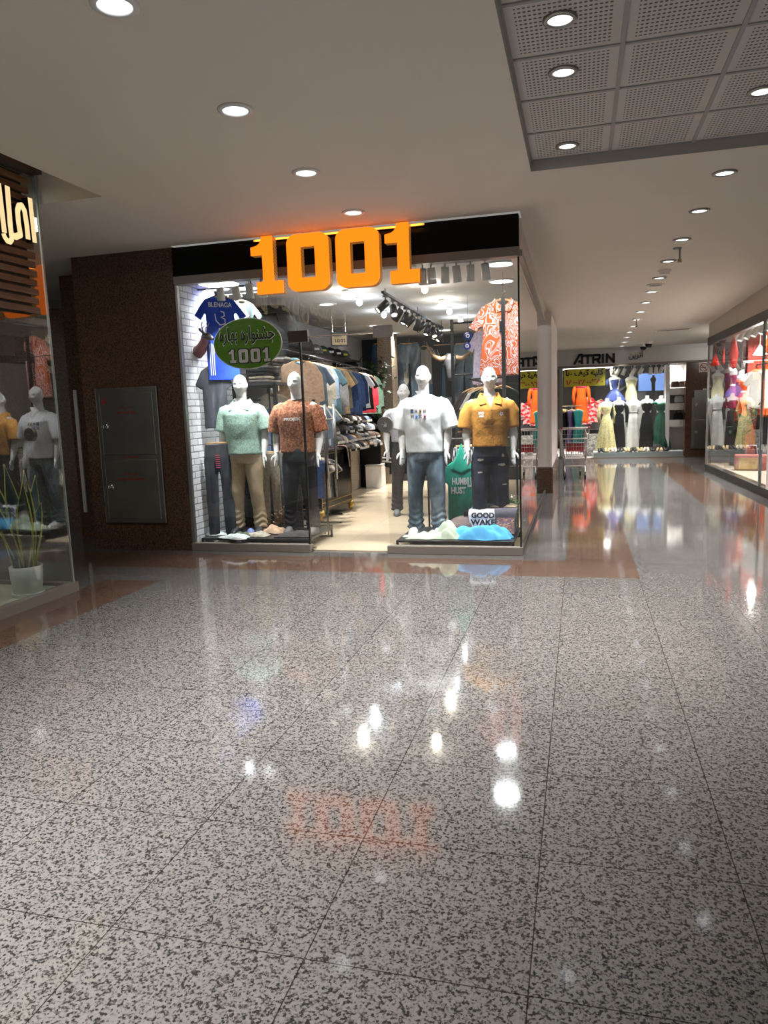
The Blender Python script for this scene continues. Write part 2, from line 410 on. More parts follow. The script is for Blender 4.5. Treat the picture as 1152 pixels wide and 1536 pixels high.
mb = MB(); k = 0
while -0.38 + 0.6 * k < 3.6: mb.box(-0.38 + 0.6 * k - 0.013, -0.38 + 0.6 * k + 0.013, -1.5, 6.31, 3.445, 3.456); k += 1
k = 0
while 6.31 - 0.6 * k > -1.5: mb.box(-0.38, 3.6, 6.31 - 0.6 * k - 0.011, 6.31 - 0.6 * k + 0.011, 3.447, 3.456); k += 1
struct(mb.build('trim_2', plain('ceiling_grid', (0.36, 0.35, 0.34), 0.5)))
mb = MB(); mb.box(-3.84, -3.82, -4, 5.68, 3.372, 3.72); mb.box(-13, -3.82, 5.66, 5.68, 3.372, 3.72); struct(mb.build('trim_3', CEIL))
mb = MB(); mb.box(-13, -3.84, -4, 5.66, 3.70, 3.72); struct(mb.build('ceiling_notch', CEIL))

# left granite wall with its stepped return
mb = MB(); mb.box(-5.60, -4.33, 7.56, 7.85, 0, 3.369); struct(mb.build('wall_left', G_WALL))
mb = MB(); mb.box(-6.35, -5.60, 8.3, 8.6, 0, 3.34); struct(mb.build('wall_left_step', G_WALL))
mb = MB(); mb.box(-9.5, -6.35, 8.9, 9.2, 0, 3.05); struct(mb.build('wall_left_back', G_WALL))
mb = MB(); mb.box(-13, -4.33, 10.0, 10.1, 0, 3.369); struct(mb.build('wall_left_far', plain('dim_plaster', (0.25, 0.22, 0.2), 0.8)))
mb = MB(); mb.box(-5.66, -5.60, 7.85, 8.3, 0, 3.36); struct(mb.build('wall_left_return', G_WALL))
g = MB().box(-6.28, -6.23, 8.275, 8.30, 0.34, 1.92).build('corner_guard', plain('pale_metal', (0.62, 0.6, 0.56), 0.4, 0.2), bevel=0.004)
tag(g, 'pale vertical metal strip on the stepped granite wall beside the glass corner', 'strip')

# ------------------------------------------------------------------ front of the menswear shop
XL, XR, YF, YB = -4.33, -0.58, 7.58, 16.3
fas = thing('shop_fascia', 'black fascia band above the menswear shop front', 'fascia', (0, YF, 3.05))
MB().box(XL + 0.005, XR, 0.0, 0.12, 0.01, 0.3198).build('panel', BLACKP, fas)
MB().box(XL + 0.005, XR + 0.005, -0.02, 0.12, -0.075, 0.01).build('lower_trim', GREYTRIM, fas)
mb = MB(); mb.add([(XR, YF + 0.12, 3.0), (XR, YB, 3.0 - 0.25), (XR, YB, zc(YB)), (XR, YF + 0.12, 3.37), (XR - 0.1, YF + 0.12, 3.0), (XR - 0.1, YB, 3.0 - 0.25), (XR - 0.1, YB, zc(YB)), (XR - 0.1, YF + 0.12, 3.37)],
                  [(0, 1, 2, 3), (7, 6, 5, 4), (0, 4, 5, 1), (3, 2, 6, 7), (0, 3, 7, 4), (1, 5, 6, 2)])
struct(mb.build('wall_shop_side_upper', plain('side_fascia_paint', (0.62, 0.57, 0.53), 0.6)))
mb = MB(); mb.bar((XR + 0.01, YF, 3.0), (XR + 0.01, 12.9, 2.86), 0.05, 0.06); struct(mb.build('trim_4', ALU))
mb = MB(); mb.box(XR - 0.012, XR + 0.13, 12.95, 16.3, 0.0, 0.45); struct(mb.build('wall_pillar_base', G_WALL))
mb = MB(); mb.box(XR - 0.005, XR + 0.115, 12.97, 16.28, 0.45, 3.05); struct(mb.build('wall_pillar', PINKW))
# glass panes
def pane(name, x0, x1, y0, y1, z0, z1, label, mat=None, parent=None):
    o = MB().box(x0, x1, y0, y1, z0, z1).build(name, mat or GLASS, parent)
    if label: tag(o, label, 'glass pane')
    return o
pl = thing('shop_window', 'left front window pane of the menswear shop beside the granite wall', 'shop window', (0, YF, 0))
pane('pane', XL + 0.03, -2.90, 0.02, 0.03, 0.085, 2.97, None, GLASS, pl)
MB().box(XL, -2.88, -0.02, 0.07, 0.0, 0.085).build('base_rail', GREYTRIM, pl, bevel=0.004)
MB().box(XL, XL + 0.03, 0.0, 0.05, 0.085, 2.97).build('side_channel', ALU, pl)
MB().box(-2.902, -2.886, 0.01, 0.045, 0.085, 2.28).build('edge_strip', BLACKM, pl)
pr = thing('shop_window', 'right front window pane of the menswear shop at the corridor corner', 'shop window', (0, YF, 0))
pane('pane', -1.98, XR - 0.012, 0.02, 0.03, 0.085, 2.97, None, GLASS, pr)
MB().box(-2.0, XR + 0.01, -0.02, 0.07, 0.0, 0.085).build('base_rail', GREYTRIM, pr, bevel=0.004)
MB().box(XR - 0.012, XR + 0.004, 0.012, 0.036, 0.085, 2.97).build('edge_strip', BLACKM, pr)
tr = thing('door_transom', 'glass transom pane over the open doorway of the menswear shop', 'transom', (0, YF, 0))
pane('pane', -2.885, -1.985, 0.02, 0.03, 2.42, 2.97, None, GLASS, tr)
MB().box(-3.02, -2.80, 0.0, 0.05, 2.28, 2.40).build('patch_fitting', plain('dark_patch', (0.06, 0.05, 0.045), 0.4, 0.4), tr); MB().box(-2.08, -1.88, 0.0, 0.05, 2.28, 2.40).build('patch_fitting', plain('dark_patch', (0.06, 0.05, 0.045), 0.4, 0.4), tr)
MB().tube([(-2.85, 0.03, 2.33), (-2.02, 0.03, 2.33)], 0.008).build('brace_rod', CHROME, tr)
sd = thing('shop_window', 'long side window of the menswear shop along the corridor', 'shop window', (XR, 0, 0))
for y0, y1 in ((YF + 0.03, 9.36), (9.37, 11.12), (11.13, 12.94)): pane('pane', -0.012, -0.002, y0, y1, 0.06, 2.86, None, GLASS, sd)
MB().box(-0.02, 0.012, YF + 0.07, 12.95, 0.0, 0.06).build('base_rail', plain('dark_rail', (0.045, 0.04, 0.036), 0.4), sd)
# inward-swung glass door with an H handle
dr = thing('door_1', 'open glass door leaf with long steel handle swung into the menswear shop', 'door', (-2.90, YF + 0.06, 0)); dr['kind'] = 'structure'
pane('leaf', -0.01, 0.0, 0.02, 1.05, 0.02, 2.26, None, glass('door_glass', mult=0.55), dr)
hd = MB()
for x in (-0.06, 0.05): hd.tube([(x, 0.86, 0.72), (x, 0.86, 1.62)], 0.016, 10)
for z in (0.90, 1.44): hd.tube([(-0.06, 0.86, z), (0.05, 0.86, z)], 0.012, 8)
hd.build('handle', STEEL, dr, True)
MB().box(-0.04, 0.03, -0.02, 0.10, 0.003, 0.03).build('floor_pivot', STEEL, dr)
lk = thing('door_lock', 'round steel lock patch on the edge of the right shop glass', 'lock', (-1.985, YF + 0.02, 1.38))
MB().lathe([(0.0, -0.03), (0.085, -0.03), (0.085, 0.03), (0.0, 0.03)], (0.0, 0.0, 0), 28, Matrix.Rotation(math.pi / 2, 3, 'X')).build('plate', STEEL, lk, False, 0.006)
MB().lathe([(0.0, -0.045), (0.03, -0.04), (0.03, 0.0), (0.0, 0.0)], (0.0, -0.0, 0), 16, Matrix.Rotation(-math.pi / 2, 3, 'X')).build('cylinder', CHROME, lk)

# ------------------------------------------------------------------ the menswear shop's shell
def tilefloor(name, c1, c2, w, rough, mort=(0.3, 0.26, 0.2), ox=0.0, oy=0.0, h=None):
    m, nt, b = nodes(name); tc = N(nt, 'ShaderNodeTexCoord'); br = N(nt, 'ShaderNodeTexBrick'); br.offset = 0.0
    br.inputs['Scale'].default_value = 1; br.inputs['Mortar Size'].default_value = 0.003; br.inputs['Brick Width'].default_value = w; br.inputs['Row Height'].default_value = h or w
    br.inputs['Color1'].default_value = c4(c1); br.inputs['Color2'].default_value = c4(c2); br.inputs['Mortar'].default_value = c4(mort)
    mp = N(nt, 'ShaderNodeMapping'); mp.inputs['Location'].default_value = (ox, oy, 0); nt.links.new(tc.outputs['Object'], mp.inputs[0]); nt.links.new(mp.outputs[0], br.inputs['Vector'])
    nt.links.new(br.outputs[0], b.inputs['Base Color']); b.inputs['Roughness'].default_value = rough; return m
mb = MB(); mb.box(-5.2, XR - 0.03, YF + 0.08, 16.3, -0.02, 0.012); struct(mb.build('floor_shop', tilefloor('beige_tile', (0.46, 0.375, 0.26), (0.43, 0.35, 0.245), 0.6, 0.2, ox=0.22, oy=0.1)))
mb = MB(); mb.box(-5.2, XR - 0.06, YF + 0.12, 16.3, 3.05, 3.07); struct(mb.build('ceiling_shop', plain('shop_ceiling', (0.55, 0.545, 0.54), 0.8)))
m, nt, b = nodes('white_brick'); tc = N(nt, 'ShaderNodeTexCoord'); mp = N(nt, 'ShaderNodeMapping'); mp.inputs['Rotation'].default_value = (math.pi / 2, 0, math.pi / 2)
cmb = N(nt, 'ShaderNodeCombineXYZ'); spx = N(nt, 'ShaderNodeSeparateXYZ'); nt.links.new(tc.outputs['Object'], spx.inputs[0]); nt.links.new(spx.outputs[1], cmb.inputs[0]); nt.links.new(spx.outputs[2], cmb.inputs[1])
br = N(nt, 'ShaderNodeTexBrick'); br.inputs['Scale'].default_value = 1; br.inputs['Mortar Size'].default_value = 0.008; br.inputs['Mortar Smooth'].default_value = 0.4; br.inputs['Brick Width'].default_value = 0.22; br.inputs['Row Height'].default_value = 0.075
br.inputs['Color1'].default_value = (0.80, 0.80, 0.82, 1); br.inputs['Color2'].default_value = (0.70, 0.70, 0.72, 1); br.inputs['Mortar'].default_value = (0.36, 0.36, 0.38, 1)
nt.links.new(cmb.outputs[0], br.inputs['Vector']); nt.links.new(br.outputs[0], b.inputs['Base Color']); b.inputs['Roughness'].default_value = 0.8
bp = N(nt, 'ShaderNodeBump'); bp.inputs['Strength'].default_value = 0.6; bp.inputs['Distance'].default_value = 0.02; bp.invert = True; nt.links.new(br.outputs[1], bp.inputs['Height']); nt.links.new(bp.outputs[0], b.inputs['Normal'])
WBRICK = m
mb = MB(); mb.box(-4.36, -4.30, YF + 0.06, 8.55, 0.0, 3.05); struct(mb.build('wall_shop_brick', WBRICK))
mb = MB(); mb.box(-4.80, -4.66, 8.55, 14.2, 0.0, 3.05); struct(mb.build('wall_shop_left', WBRICK))
mb = MB(); mb.box(-4.80, -4.30, 8.47, 8.55, 0.0, 3.05); struct(mb.build('wall_shop_jog', WBRICK))
mb = MB(); mb.box(-4.659, -4.62, 8.56, 14.2, 2.52, 3.05); struct(mb.build('wall_shop_upper', plain('grey_upper_wall', (0.48, 0.49, 0.49), 0.7)))
STONE = pattern('speckled_stone', [(0.35, (0.12, 0.10, 0.08)), (0.5, (0.45, 0.41, 0.36)), (0.65, (0.62, 0.58, 0.52))], 60, 0.3, 'noise')
BSTONE = pattern('brown_stone', [(0.35, (0.10, 0.07, 0.045)), (0.5, (0.25, 0.19, 0.13)), (0.65, (0.36, 0.28, 0.2))], 60, 0.3, 'noise')
mb = MB(); mb.box(-4.68, -4.22, 13.9, 14.2, 0.0, 1.05); mb.box(-4.68, -4.20, 12.0, 13.9, 0.0, 0.80); struct(mb.build('wall_shop_plinth', STONE))
mb = MB(); mb.box(-3.95, -3.66, 14.7, 15.2, 0.0, 3.05); struct(mb.build('wall_shop_column', BSTONE))
mb = MB(); mb.box(-5.2, XR - 0.02, 16.0, 16.1, 0.0, 3.05); struct(mb.build('wall_shop_back', plain('dark_shop_wall', (0.022, 0.026, 0.032), 0.6)))
mb = MB(); mb.box(-5.0, -4.65, 14.2, 16.0, 0.0, 3.05); struct(mb.build('wall_shop_corner', WHITEP))
# ------------------------------------------------------------------ downlights
LAMPW = emit('lamp_white', (0.92, 0.96, 1.0), 4.0)
def downlight(x, y, z, label, group, power=26.0, r=0.075, col=(1.0, 0.965, 0.92), housing=None, spread=84):
    t = thing('downlight', label, 'ceiling light', (x, y, z), 0, group)
    MB().lathe([(r, -0.001), (r * 1.45, -0.001), (r * 1.45, -0.008), (r * 1.05, -0.014), (r, -0.006)], n=28).build('ring', housing or WHITEM, t, True)
    MB().lathe([(0.0, -0.004), (r, -0.004), (r, -0.001), (0.0, -0.001)], n=28).build('lens', LAMPW, t)
    if power: lamp('downlight_glow', 'AREA', (0, 0, -0.02), power, col, r * 1.5, spread=spread, parent=t)
    return t
for i, (px_, py_) in enumerate(((172, 6), (353, 164), (459, 258), (530, 318))):
    p = atz(px_, py_, 3.37)
    downlight(p.x, p.y, 3.37, ['downlight at the top edge of the picture on the plain ceiling, nearest of its row', 'second downlight of the row on the plain ceiling toward the orange sign',
              'third downlight of the row on the plain ceiling toward the orange sign', 'downlight on the plain ceiling just before the orange sign'][i], 'downlights toward the orange sign', 32)
for y in (2.0, 0.75, -0.6): downlight(-2.01, y, 3.37, 'downlight on the plain ceiling overhead behind the viewer', 'downlights behind the viewer', 34)
for y in (-2.4, -3.6): downlight(-2.01, y, 3.37, 'downlight on the plain ceiling overhead behind the viewer', 'downlights behind the viewer', 34)
for i, (px_, py_) in enumerate(((840, 28), (845, 107), (851, 218), (1143, 136))):
    p = atz(px_, py_, 3.455)
    downlight(p.x, p.y, 3.455, ['downlight in the perforated tiles, topmost in the picture', 'downlight in the perforated tiles, second from the top', 'downlight in the last perforated tile near the recess corner', 'downlight in the perforated tiles at the right picture edge'][i], 'downlights in the perforated ceiling', 24, 0.06, housing=STEEL)
ordn = ['first', 'second', 'third', 'fourth', 'fifth', 'sixth', 'seventh', 'eighth', 'ninth', 'tenth', 'eleventh', 'twelfth', 'thirteenth', 'fourteenth']
for i in range(14):
    y = [6.93, 8.1, 9.24, 10.35, 11.45, 12.54, 13.57, 14.6, 15.62, 16.6, 17.6, 18.6, 19.6, 20.5][i]
    downlight([1.147, 1.122, 1.105][i] if i < 3 else 1.09 - 0.003 * i, y, zc(y), ordn[i] + ' downlight of the long corridor row, counted from the tiled recess', 'downlights along the corridor', 24, 0.068, housing=STEEL if i < 5 else None)
# sprinkler, smoke detector, speaker, cameras, vent
sp = thing('sprinkler', 'small brass sprinkler hanging between the corridor downlights', 'sprinkler', (1.105, 9.66, zc(9.66)))
MB().lathe([(0, 0), (0.05, 0), (0.045, -0.012), (0, -0.012)]).build('flange', STEEL, sp); MB().tube([(0.03, 0, -0.01), (0.03, 0, -0.13)], 0.012).build('pipe', STEEL, sp)
MB().lathe([(0, -0.12), (0.025, -0.13), (0.02, -0.15), (0.03, -0.165), (0.0, -0.168)], (0.03, 0, 0)).build('head', plain('brass', (0.45, 0.36, 0.2), 0.3, 1.0), sp)
sm = thing('smoke_detector', 'white round smoke detector on the corridor ceiling', 'smoke detector', (1.096, 10.92, zc(10.92)))
MB().lathe([(0, 0), (0.085, 0), (0.085, -0.02), (0, -0.02)]).build('base', WHITEM, sm); MB().lathe([(0, -0.02), (0.07, -0.02), (0.06, -0.065), (0, -0.07)]).build('head', WHITEP, sm)
spk = thing('ceiling_speaker', 'flat round grey speaker grille in the corridor ceiling', 'speaker', (1.075, 11.97, zc(11.97)))
MB().lathe([(0.1, 0), (0.12, 0), (0.12, -0.012), (0.1, -0.012)]).build('ring', WHITEM, spk); MB().lathe([(0, -0.002), (0.1, -0.002), (0.1, -0.008), (0, -0.008)]).build('grille', plain('speaker_grille', (0.3, 0.29, 0.27), 0.7), spk)
sp2 = dup(sp, (1.03, 15.5, zc(15.5)), 0.4, 'sprinkler farther down the corridor ceiling')
for i, (px_, py_) in enumerate(((973, 513), (965, 523))):
    y = 19.9 + 0.6 * i; p = at(px_, py_, y)
    c = thing('security_camera', ['black dome camera under the corridor ceiling, nearer of two', 'black dome camera just above the far dress shop sign'][i], 'camera', (p.x, y, zc(y)))
    MB().lathe([(0, 0), (0.10, 0), (0.10, -0.05), (0, -0.05)]).build('base', WHITEM, c); MB().lathe([(0, -0.05), (0.085, -0.05), (0.075, -0.10), (0.04, -0.135), (0, -0.14)]).build('dome', BLACKM, c, True)
v = thing('ceiling_vent', 'slim rectangular air vent in the far corridor ceiling', 'vent', (1.95, 17.6, zc(17.6)))
MB().box(-0.36, 0.36, -0.1, 0.1, -0.012, 0).build('frame', CEIL, v); MB().box(-0.33, 0.33, -0.05, 0.05, -0.016, -0.01).build('grille', plain('vent_dark', (0.12, 0.11, 0.1), 0.7), v)

# ------------------------------------------------------------------ the orange 1001 sign
def arc(cx, cz, r, a0, a1, n=6): return [(cx + r * math.cos(math.radians(a0 + (a1 - a0) * k / n)), cz + r * math.sin(math.radians(a0 + (a1 - a0) * k / n))) for k in range(n + 1)]
ONE = [(0.05, 0), (0.345, 0), (0.345, 0.13), (0.245, 0.13), (0.245, 0.60), (0.125, 0.60)] + [(0.115, 0.56), (0.10, 0.53), (0.07, 0.51), (0.0, 0.495), (0.0, 0.41), (0.125, 0.41), (0.125, 0.13), (0.05, 0.13)]
def rrect(x0, x1, z0, z1, r, n=6): return arc(x1 - r, z1 - r, r, 0, 90, n) + arc(x0 + r, z1 - r, r, 90, 180, n) + arc(x0 + r, z0 + r, r, 180, 270, n) + arc(x1 - r, z0 + r, r, 270, 360, n)
ZERO = rrect(0, 0.455, 0, 0.59, 0.10); ZHOLE = rrect(0.15, 0.305, 0.135, 0.455, 0.008)
ORF = emit('sign_orange', (1.0, 0.178, 0.004), 1.38)
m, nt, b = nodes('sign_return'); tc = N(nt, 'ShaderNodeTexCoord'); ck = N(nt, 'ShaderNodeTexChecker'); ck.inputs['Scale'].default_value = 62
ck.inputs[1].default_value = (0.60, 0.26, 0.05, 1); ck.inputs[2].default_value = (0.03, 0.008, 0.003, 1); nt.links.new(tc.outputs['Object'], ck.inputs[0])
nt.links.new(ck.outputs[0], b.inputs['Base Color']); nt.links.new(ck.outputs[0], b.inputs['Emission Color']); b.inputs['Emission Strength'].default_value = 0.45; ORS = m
YS = 7.42
for i, (x0, kind) in enumerate(((-3.325, 1), (-2.925, 0), (-2.395, 0), (-1.88, 1))):
    t = thing('sign_digit', ['orange lit digit one at the left end of the shop sign', 'orange lit zero beside the left digit one of the shop sign', 'orange lit zero beside the right digit one of the shop sign', 'orange lit digit one at the right end of the shop sign'][i], 'sign', (x0, YS, 2.778), 0, 'orange lit sign digits'); t.scale = (1, 1, 0.962)
    poly = ONE if kind else ZERO; hl = None if kind else [ZHOLE]
    MB().prism(poly, 0.0, 0.012, 'xz', hl).build('face', ORF, t)
    MB().prism(poly, 0.0125, 0.11, 'xz', hl).build('side_return', ORS, t)
    MB().box(0.18, 0.21, 0.11, 0.162, 0.40, 0.43).build('mounting_stud', BLACKM, t) if kind else MB().box(0.2, 0.25, 0.11, 0.162, 0.50, 0.53).build('mounting_stud', BLACKM, t)

st = thing('led_strip', 'thin orange light strip along the fascia top behind the sign digits', 'light strip', (-2.42, 7.552, 3.338))
MB().box(-0.92, 0.92, 0.0, 0.027, 0.0, 0.024).build('channel', BLACKM, st); MB().box(-0.92, 0.92, -0.004, 0.0, 0.004, 0.02).build('lens', emit('sign_led', (1.0, 0.33, 0.03), 1.2), st)
lamp('strip_glow', 'AREA', (0, -0.012, 0.012), 7.0, (1.0, 0.30, 0.035), 1.8, 0.02, (math.radians(115), 0, 0), parent=st)
# green oval sign
ov = thing('oval_sign', 'green oval hanging sign with black script and silver 1001', 'sign', (-3.46, 7.50, 2.29))
EL = [(0.40 * math.cos(2 * math.pi * k / 56), 0.272 * math.sin(2 * math.pi * k / 56)) for k in range(56)]
MB().prism(EL, 0.0, 0.012).build('rim', plain('sign_rim', (0.62, 0.64, 0.6), 0.35, 0.4), ov)
MB().prism([(x * 0.975, z * 0.965) for x, z in EL], -0.004, 0.0).build('board', pattern('oval_green', [(0.3, (0.085, 0.23, 0.02)), (0.7, (0.14, 0.33, 0.04))], 3, 2, 'noise', (1, 1, 6), rough=0.3), ov)
WH = plain('white_print', (0.8, 0.8, 0.8), 0.6); BK = plain('black_print', (0.008, 0.008, 0.008), 0.5); SILVER = plain('silver_print', (0.62, 0.62, 0.62), 0.4, 0.2)
for x, z in ((-0.25, 0.12), (0.25, 0.12), (0, -0.2)): MB().tube([(x, 0.012, z), (x, 0.10, z)], 0.012).build('standoff', CHROME, ov)
t_ = persian('جشنواره بهاره')
obj('lettering', move_mesh(letters(t_, 0.66, 0.205, 0, 0.035), Matrix.Translation((0, -0.006, 0.085))), WH, ov)
obj('lettering', move_mesh(letters(t_, 0.64, 0.185, 0, 0.012), Matrix.Translation((0, -0.0085, 0.085))), BK, ov)
def digits1001(h, grow=0.0):
    mb = MB(); x = 0; s = h / 0.6
    for k in (1, 0, 0, 1):
        poly = ONE if k else ZERO; w_ = 0.345 if k else 0.455
        cx, cz = w_ / 2, 0.3
        gr = lambda P, g: [(a + (g if a > cx else -g) , c_ + (g if c_ > cz else -g)) for a, c_ in P]
        if k: mb.prism([((a + x) * s, c_ * s) for a, c_ in gr(poly, grow)], -0.0015, 0)
        else: mb.prism([((a + x) * s, c_ * s) for a, c_ in gr(poly, grow)], -0.0015, 0, 'xz', [[((a + x) * s, c_ * s) for a, c_ in gr(ZHOLE, -grow * 0.6)]])
        x += w_ + 0.13
    tot = (x - 0.13) * s
    me = mb.mesh('d'); me.transform(Matrix.Translation((-tot / 2, 0, 0))); return me
obj('digits', move_mesh(digits1001(0.145, 0.045), Matrix.Translation((0.02, -0.0045, -0.20))), BK, ov)
obj('digits', move_mesh(digits1001(0.145), Matrix.Translation((0.02, -0.007, -0.20))), SILVER, ov)

# ------------------------------------------------------------------ fire cabinet in the granite wall
RED = plain('red_print', (0.30, 0.012, 0.014), 0.5)
def fire_cabinet(label, loc, w_=0.80, h_=1.57, text=True):
    t = thing('fire_cabinet', label, 'fire cabinet', loc)
    MB().box(0, w_, -0.03, 0.0, 0, h_).build('frame', STEEL, t, False, 0.008)
    for z0, z1, nm, fa, ky in ((0.80, 1.51, 'FIRE HOSE REEL', 'جعبه آتش نشانی', 0.33), (0.055, 0.745, 'FIRE EXTINGUISHERS', 'خاموش کننده آتش', 0.37)):
        d = MB().box(0.055, w_ - 0.055, -0.04, -0.028, z0, z1).build('door', STEEL, t, False, 0.006)
        MB().lathe([(0, 0), (0.038, 0), (0.036, 0.014), (0.02, 0.016), (0, 0.012)], (0.12, -0.04, z0 + ky), 24, Matrix.Rotation(math.pi / 2, 3, 'X')).build('lock', CHROME, d, True)
        if text:
            obj('lettering', move_mesh(letters(nm, 0.27 if z0 > 0.5 else 0.34, 0.03, 0, 0.02), Matrix.Translation((0.40, -0.0415, z1 - 0.225))), RED, d)
            obj('lettering', move_mesh(letters(persian(fa), 0.2, 0.045, 0, 0.01), Matrix.Translation((0.40, -0.0415, z1 - 0.16))), RED, d)
    if text:
        obj('lettering', move_mesh(letters('T1-B2-F51', 0.21, 0.026, 0, 0.02), Matrix.Translation((0.40, -0.032, 0.775))), RED, t)
        f = MB().prism([(0, 0), (0.05, 0), (0.055, 0.03), (0.04, 0.045), (0.03, 0.085), (0.012, 0.05), (0.018, 0.03), (0.0, 0.035)], -0.0415, -0.0405).build('flame_mark', RED, t); f.location = (0.085, 0, 1.39)
    return t
fire_cabinet('stainless fire hose cabinet with two doors set in the brown granite wall', (-5.42, 7.56, 0.32))
# ------------------------------------------------------------------ male mannequins
MANQ = plain('mannequin_white', (0.80, 0.80, 0.79), 0.32, spec=0.5, coat=0.15)
def man_body():
    mb = MB()
    # torso, hips, legs
    mb.rings([(0, 0.015, 0.88, 0.10, 0.08), (0, 0.01, 0.93, 0.165, 0.105), (0, 0.005, 1.03, 0.150, 0.10), (0, 0.0, 1.18, 0.150, 0.105), (0, -0.005, 1.34, 0.178, 0.12), (0, 0.0, 1.45, 0.185, 0.105), (0, 0.01, 1.52, 0.14, 0.075), (0, 0.015, 1.56, 0.07, 0.06)], 28, 2.3)
    mb.tube([(0, 0.02, 1.52), (0, 0.008, 1.58), (0, -0.005, 1.68)], [0.066, 0.058, 0.06], 18)
    for s in (-1, 1):
        mb.tube([(s * 0.085, 0.01, 0.92), (s * 0.10, 0.0, 0.75), (s * 0.118, -0.005, 0.52), (s * 0.128, 0.015, 0.38), (s * 0.135, 0.03, 0.12), (s * 0.137, 0.03, 0.05)], [0.095, 0.085, 0.06, 0.062, 0.042, 0.045], 14)
        mb.tube([(s * 0.137, 0.055, 0.035), (s * 0.142, -0.02, 0.045), (s * 0.150, -0.14, 0.028)], [(0.036, 0.03), (0.042, 0.04), (0.036, 0.022)], 10)
        # arm
        mb.tube([(s * 0.165, 0.005, 1.485), (s * 0.212, 0.01, 1.46), (s * 0.235, 0.012, 1.36), (s * 0.255, 0.02, 1.22), (s * 0.262, 0.0, 1.12), (s * 0.255, -0.035, 0.985), (s * 0.252, -0.042, 0.955)], [0.055, 0.064, 0.055, 0.046, 0.047, 0.032, 0.031], 14)
        # hand: palm plus fingers
        W = Vector((s * 0.252, -0.042, 0.955)); dn = Vector((-s * 0.06, -0.22, -1)).normalized(); wd = Vector((s * 0.55, -1.0, 0.12)).normalized(); wd = (wd - dn * wd.dot(dn)).normalized(); nr = dn.cross(wd).normalized() * (1 if s > 0 else -1)
        mb.tube([W, W + dn * 0.03, W + dn * 0.085, W + dn * 0.10], [0.030, (0.034, 0.02), (0.043, 0.017), (0.036, 0.014)], 12) if False else None
        ringp = []
        for d_, hw, ht in ((-0.015, 0.030, 0.027), (0.02, 0.033, 0.023), (0.06, 0.042, 0.018), (0.095, 0.041, 0.014)):
            ringp.append([tuple(W + dn * d_ + wd * (hw * math.cos(2 * math.pi * j / 14)) + nr * (ht * math.sin(2 * math.pi * j / 14))) for j in range(14)])
        mb.loft(ringp)
        for k, (off, L) in enumerate(((0.030, 0.078), (0.010, 0.088), (-0.011, 0.082), (-0.031, 0.064))):
            b0 = W + dn * 0.085 + wd * off; cu = -nr * (0.18 + 0.10 * k)
            p1 = b0 + (dn + cu * 0.25 + wd * off * 2).normalized() * L * 0.45; p2 = p1 + (dn + cu * 0.9).normalized() * L * 0.32; p3 = p2 + (dn + cu * 1.5).normalized() * L * 0.26
            mb.tube([b0, p1, p2, p3], [0.0108, 0.0102, 0.0092, 0.0072], 8)
        t0 = W + dn * 0.03 + wd * 0.03; t1 = t0 + (dn * 0.7 + wd * 0.8 - nr * 0.25).normalized() * 0.04; t2 = t1 + (dn * 1.0 + wd * 0.25 - nr * 0.3).normalized() * 0.032
        mb.tube([t0 - wd * 0.012, t1, t2, t2 + (dn - nr * 0.3).normalized() * 0.02], [0.015, 0.0128, 0.0112, 0.008], 8)
    # head
    nu, nv = 60, 48; vs = []; fs = []; g = lambda v, s_: math.exp(-(v / s_) ** 2)
    for i in range(nv + 1):
        ph = math.pi * i / nv
        for j in range(nu):
            t = 2 * math.pi * j / nu
            x, y, z = math.sin(ph) * math.cos(t), math.sin(ph) * math.sin(t), -math.cos(ph)
            X, Y_, Z = x * 0.077, y * 0.098, z * 0.124
            low = max(0.0, -z)
            X *= 1 - 0.30 * low ** 1.5; Y_ = Y_ * (1 - 0.22 * low) - 0.010 * low
            if y > 0: Y_ *= 1 - 0.30 * low
            if y < 0:
                fr = min(1.0, -y * 1.4); d = 0.0
                d += 0.026 * g(X, 0.011) * (g(Z + 0.022, 0.016) + 0.55 * g(Z - 0.000, 0.020))
                d += 0.008 * g(abs(X) - 0.014, 0.009) * g(Z + 0.030, 0.009)
                d -= 0.0115 * g(abs(X) - 0.031, 0.017) * g(Z - 0.012, 0.013)
                d += 0.006 * g(abs(X) - 0.031, 0.010) * g(Z - 0.010, 0.007)
                d += 0.006 * g(abs(X) - 0.028, 0.024) * g(Z - 0.036, 0.009)
                d += 0.008 * g(X, 0.022) * (g(Z + 0.056, 0.006) + g(Z + 0.071, 0.007)) - 0.005 * g(X, 0.026) * g(Z + 0.0635, 0.003)
                d -= 0.004 * g(X, 0.03) * g(Z + 0.083, 0.006); d += 0.010 * g(X, 0.022) * g(Z + 0.104, 0.014)
                d += 0.005 * g(abs(X) - 0.045, 0.016) * g(Z + 0.020, 0.018)
                Y_ -= d * fr
            hair = max(0.0, min(1.0, (z - (0.42 - 0.35 * max(0, y) - (0.25 if y > 0.1 else 0))) * 8))
            k = 1 + hair * (0.035 + 0.018 * math.sin(X * 170 + 40 * Z + 3 * math.sin(Y_ * 90)))
            vs.append((X * k, -0.018 + Y_ * k, 1.742 + Z * k))
    for i in range(nv):
        for j in range(nu): fs.append((i * nu + j, i * nu + (j + 1) % nu, (i + 1) * nu + (j + 1) % nu, (i + 1) * nu + j))
    mb.add(vs, fs)
    for s in (-1, 1): mb.ell((s * 0.077, 0.0, 1.745), (0.010, 0.022, 0.036), 12, 8, Matrix.Rotation(s * 0.35, 3, 'Z'))
    me = evaluated(mb, [('REMESH', dict(mode='VOXEL', voxel_size=0.0045)), ('SMOOTH', dict(iterations=2, factor=0.4))])
    me.polygons.foreach_set('use_smooth', [True] * len(me.polygons)); return me
BODY = man_body()

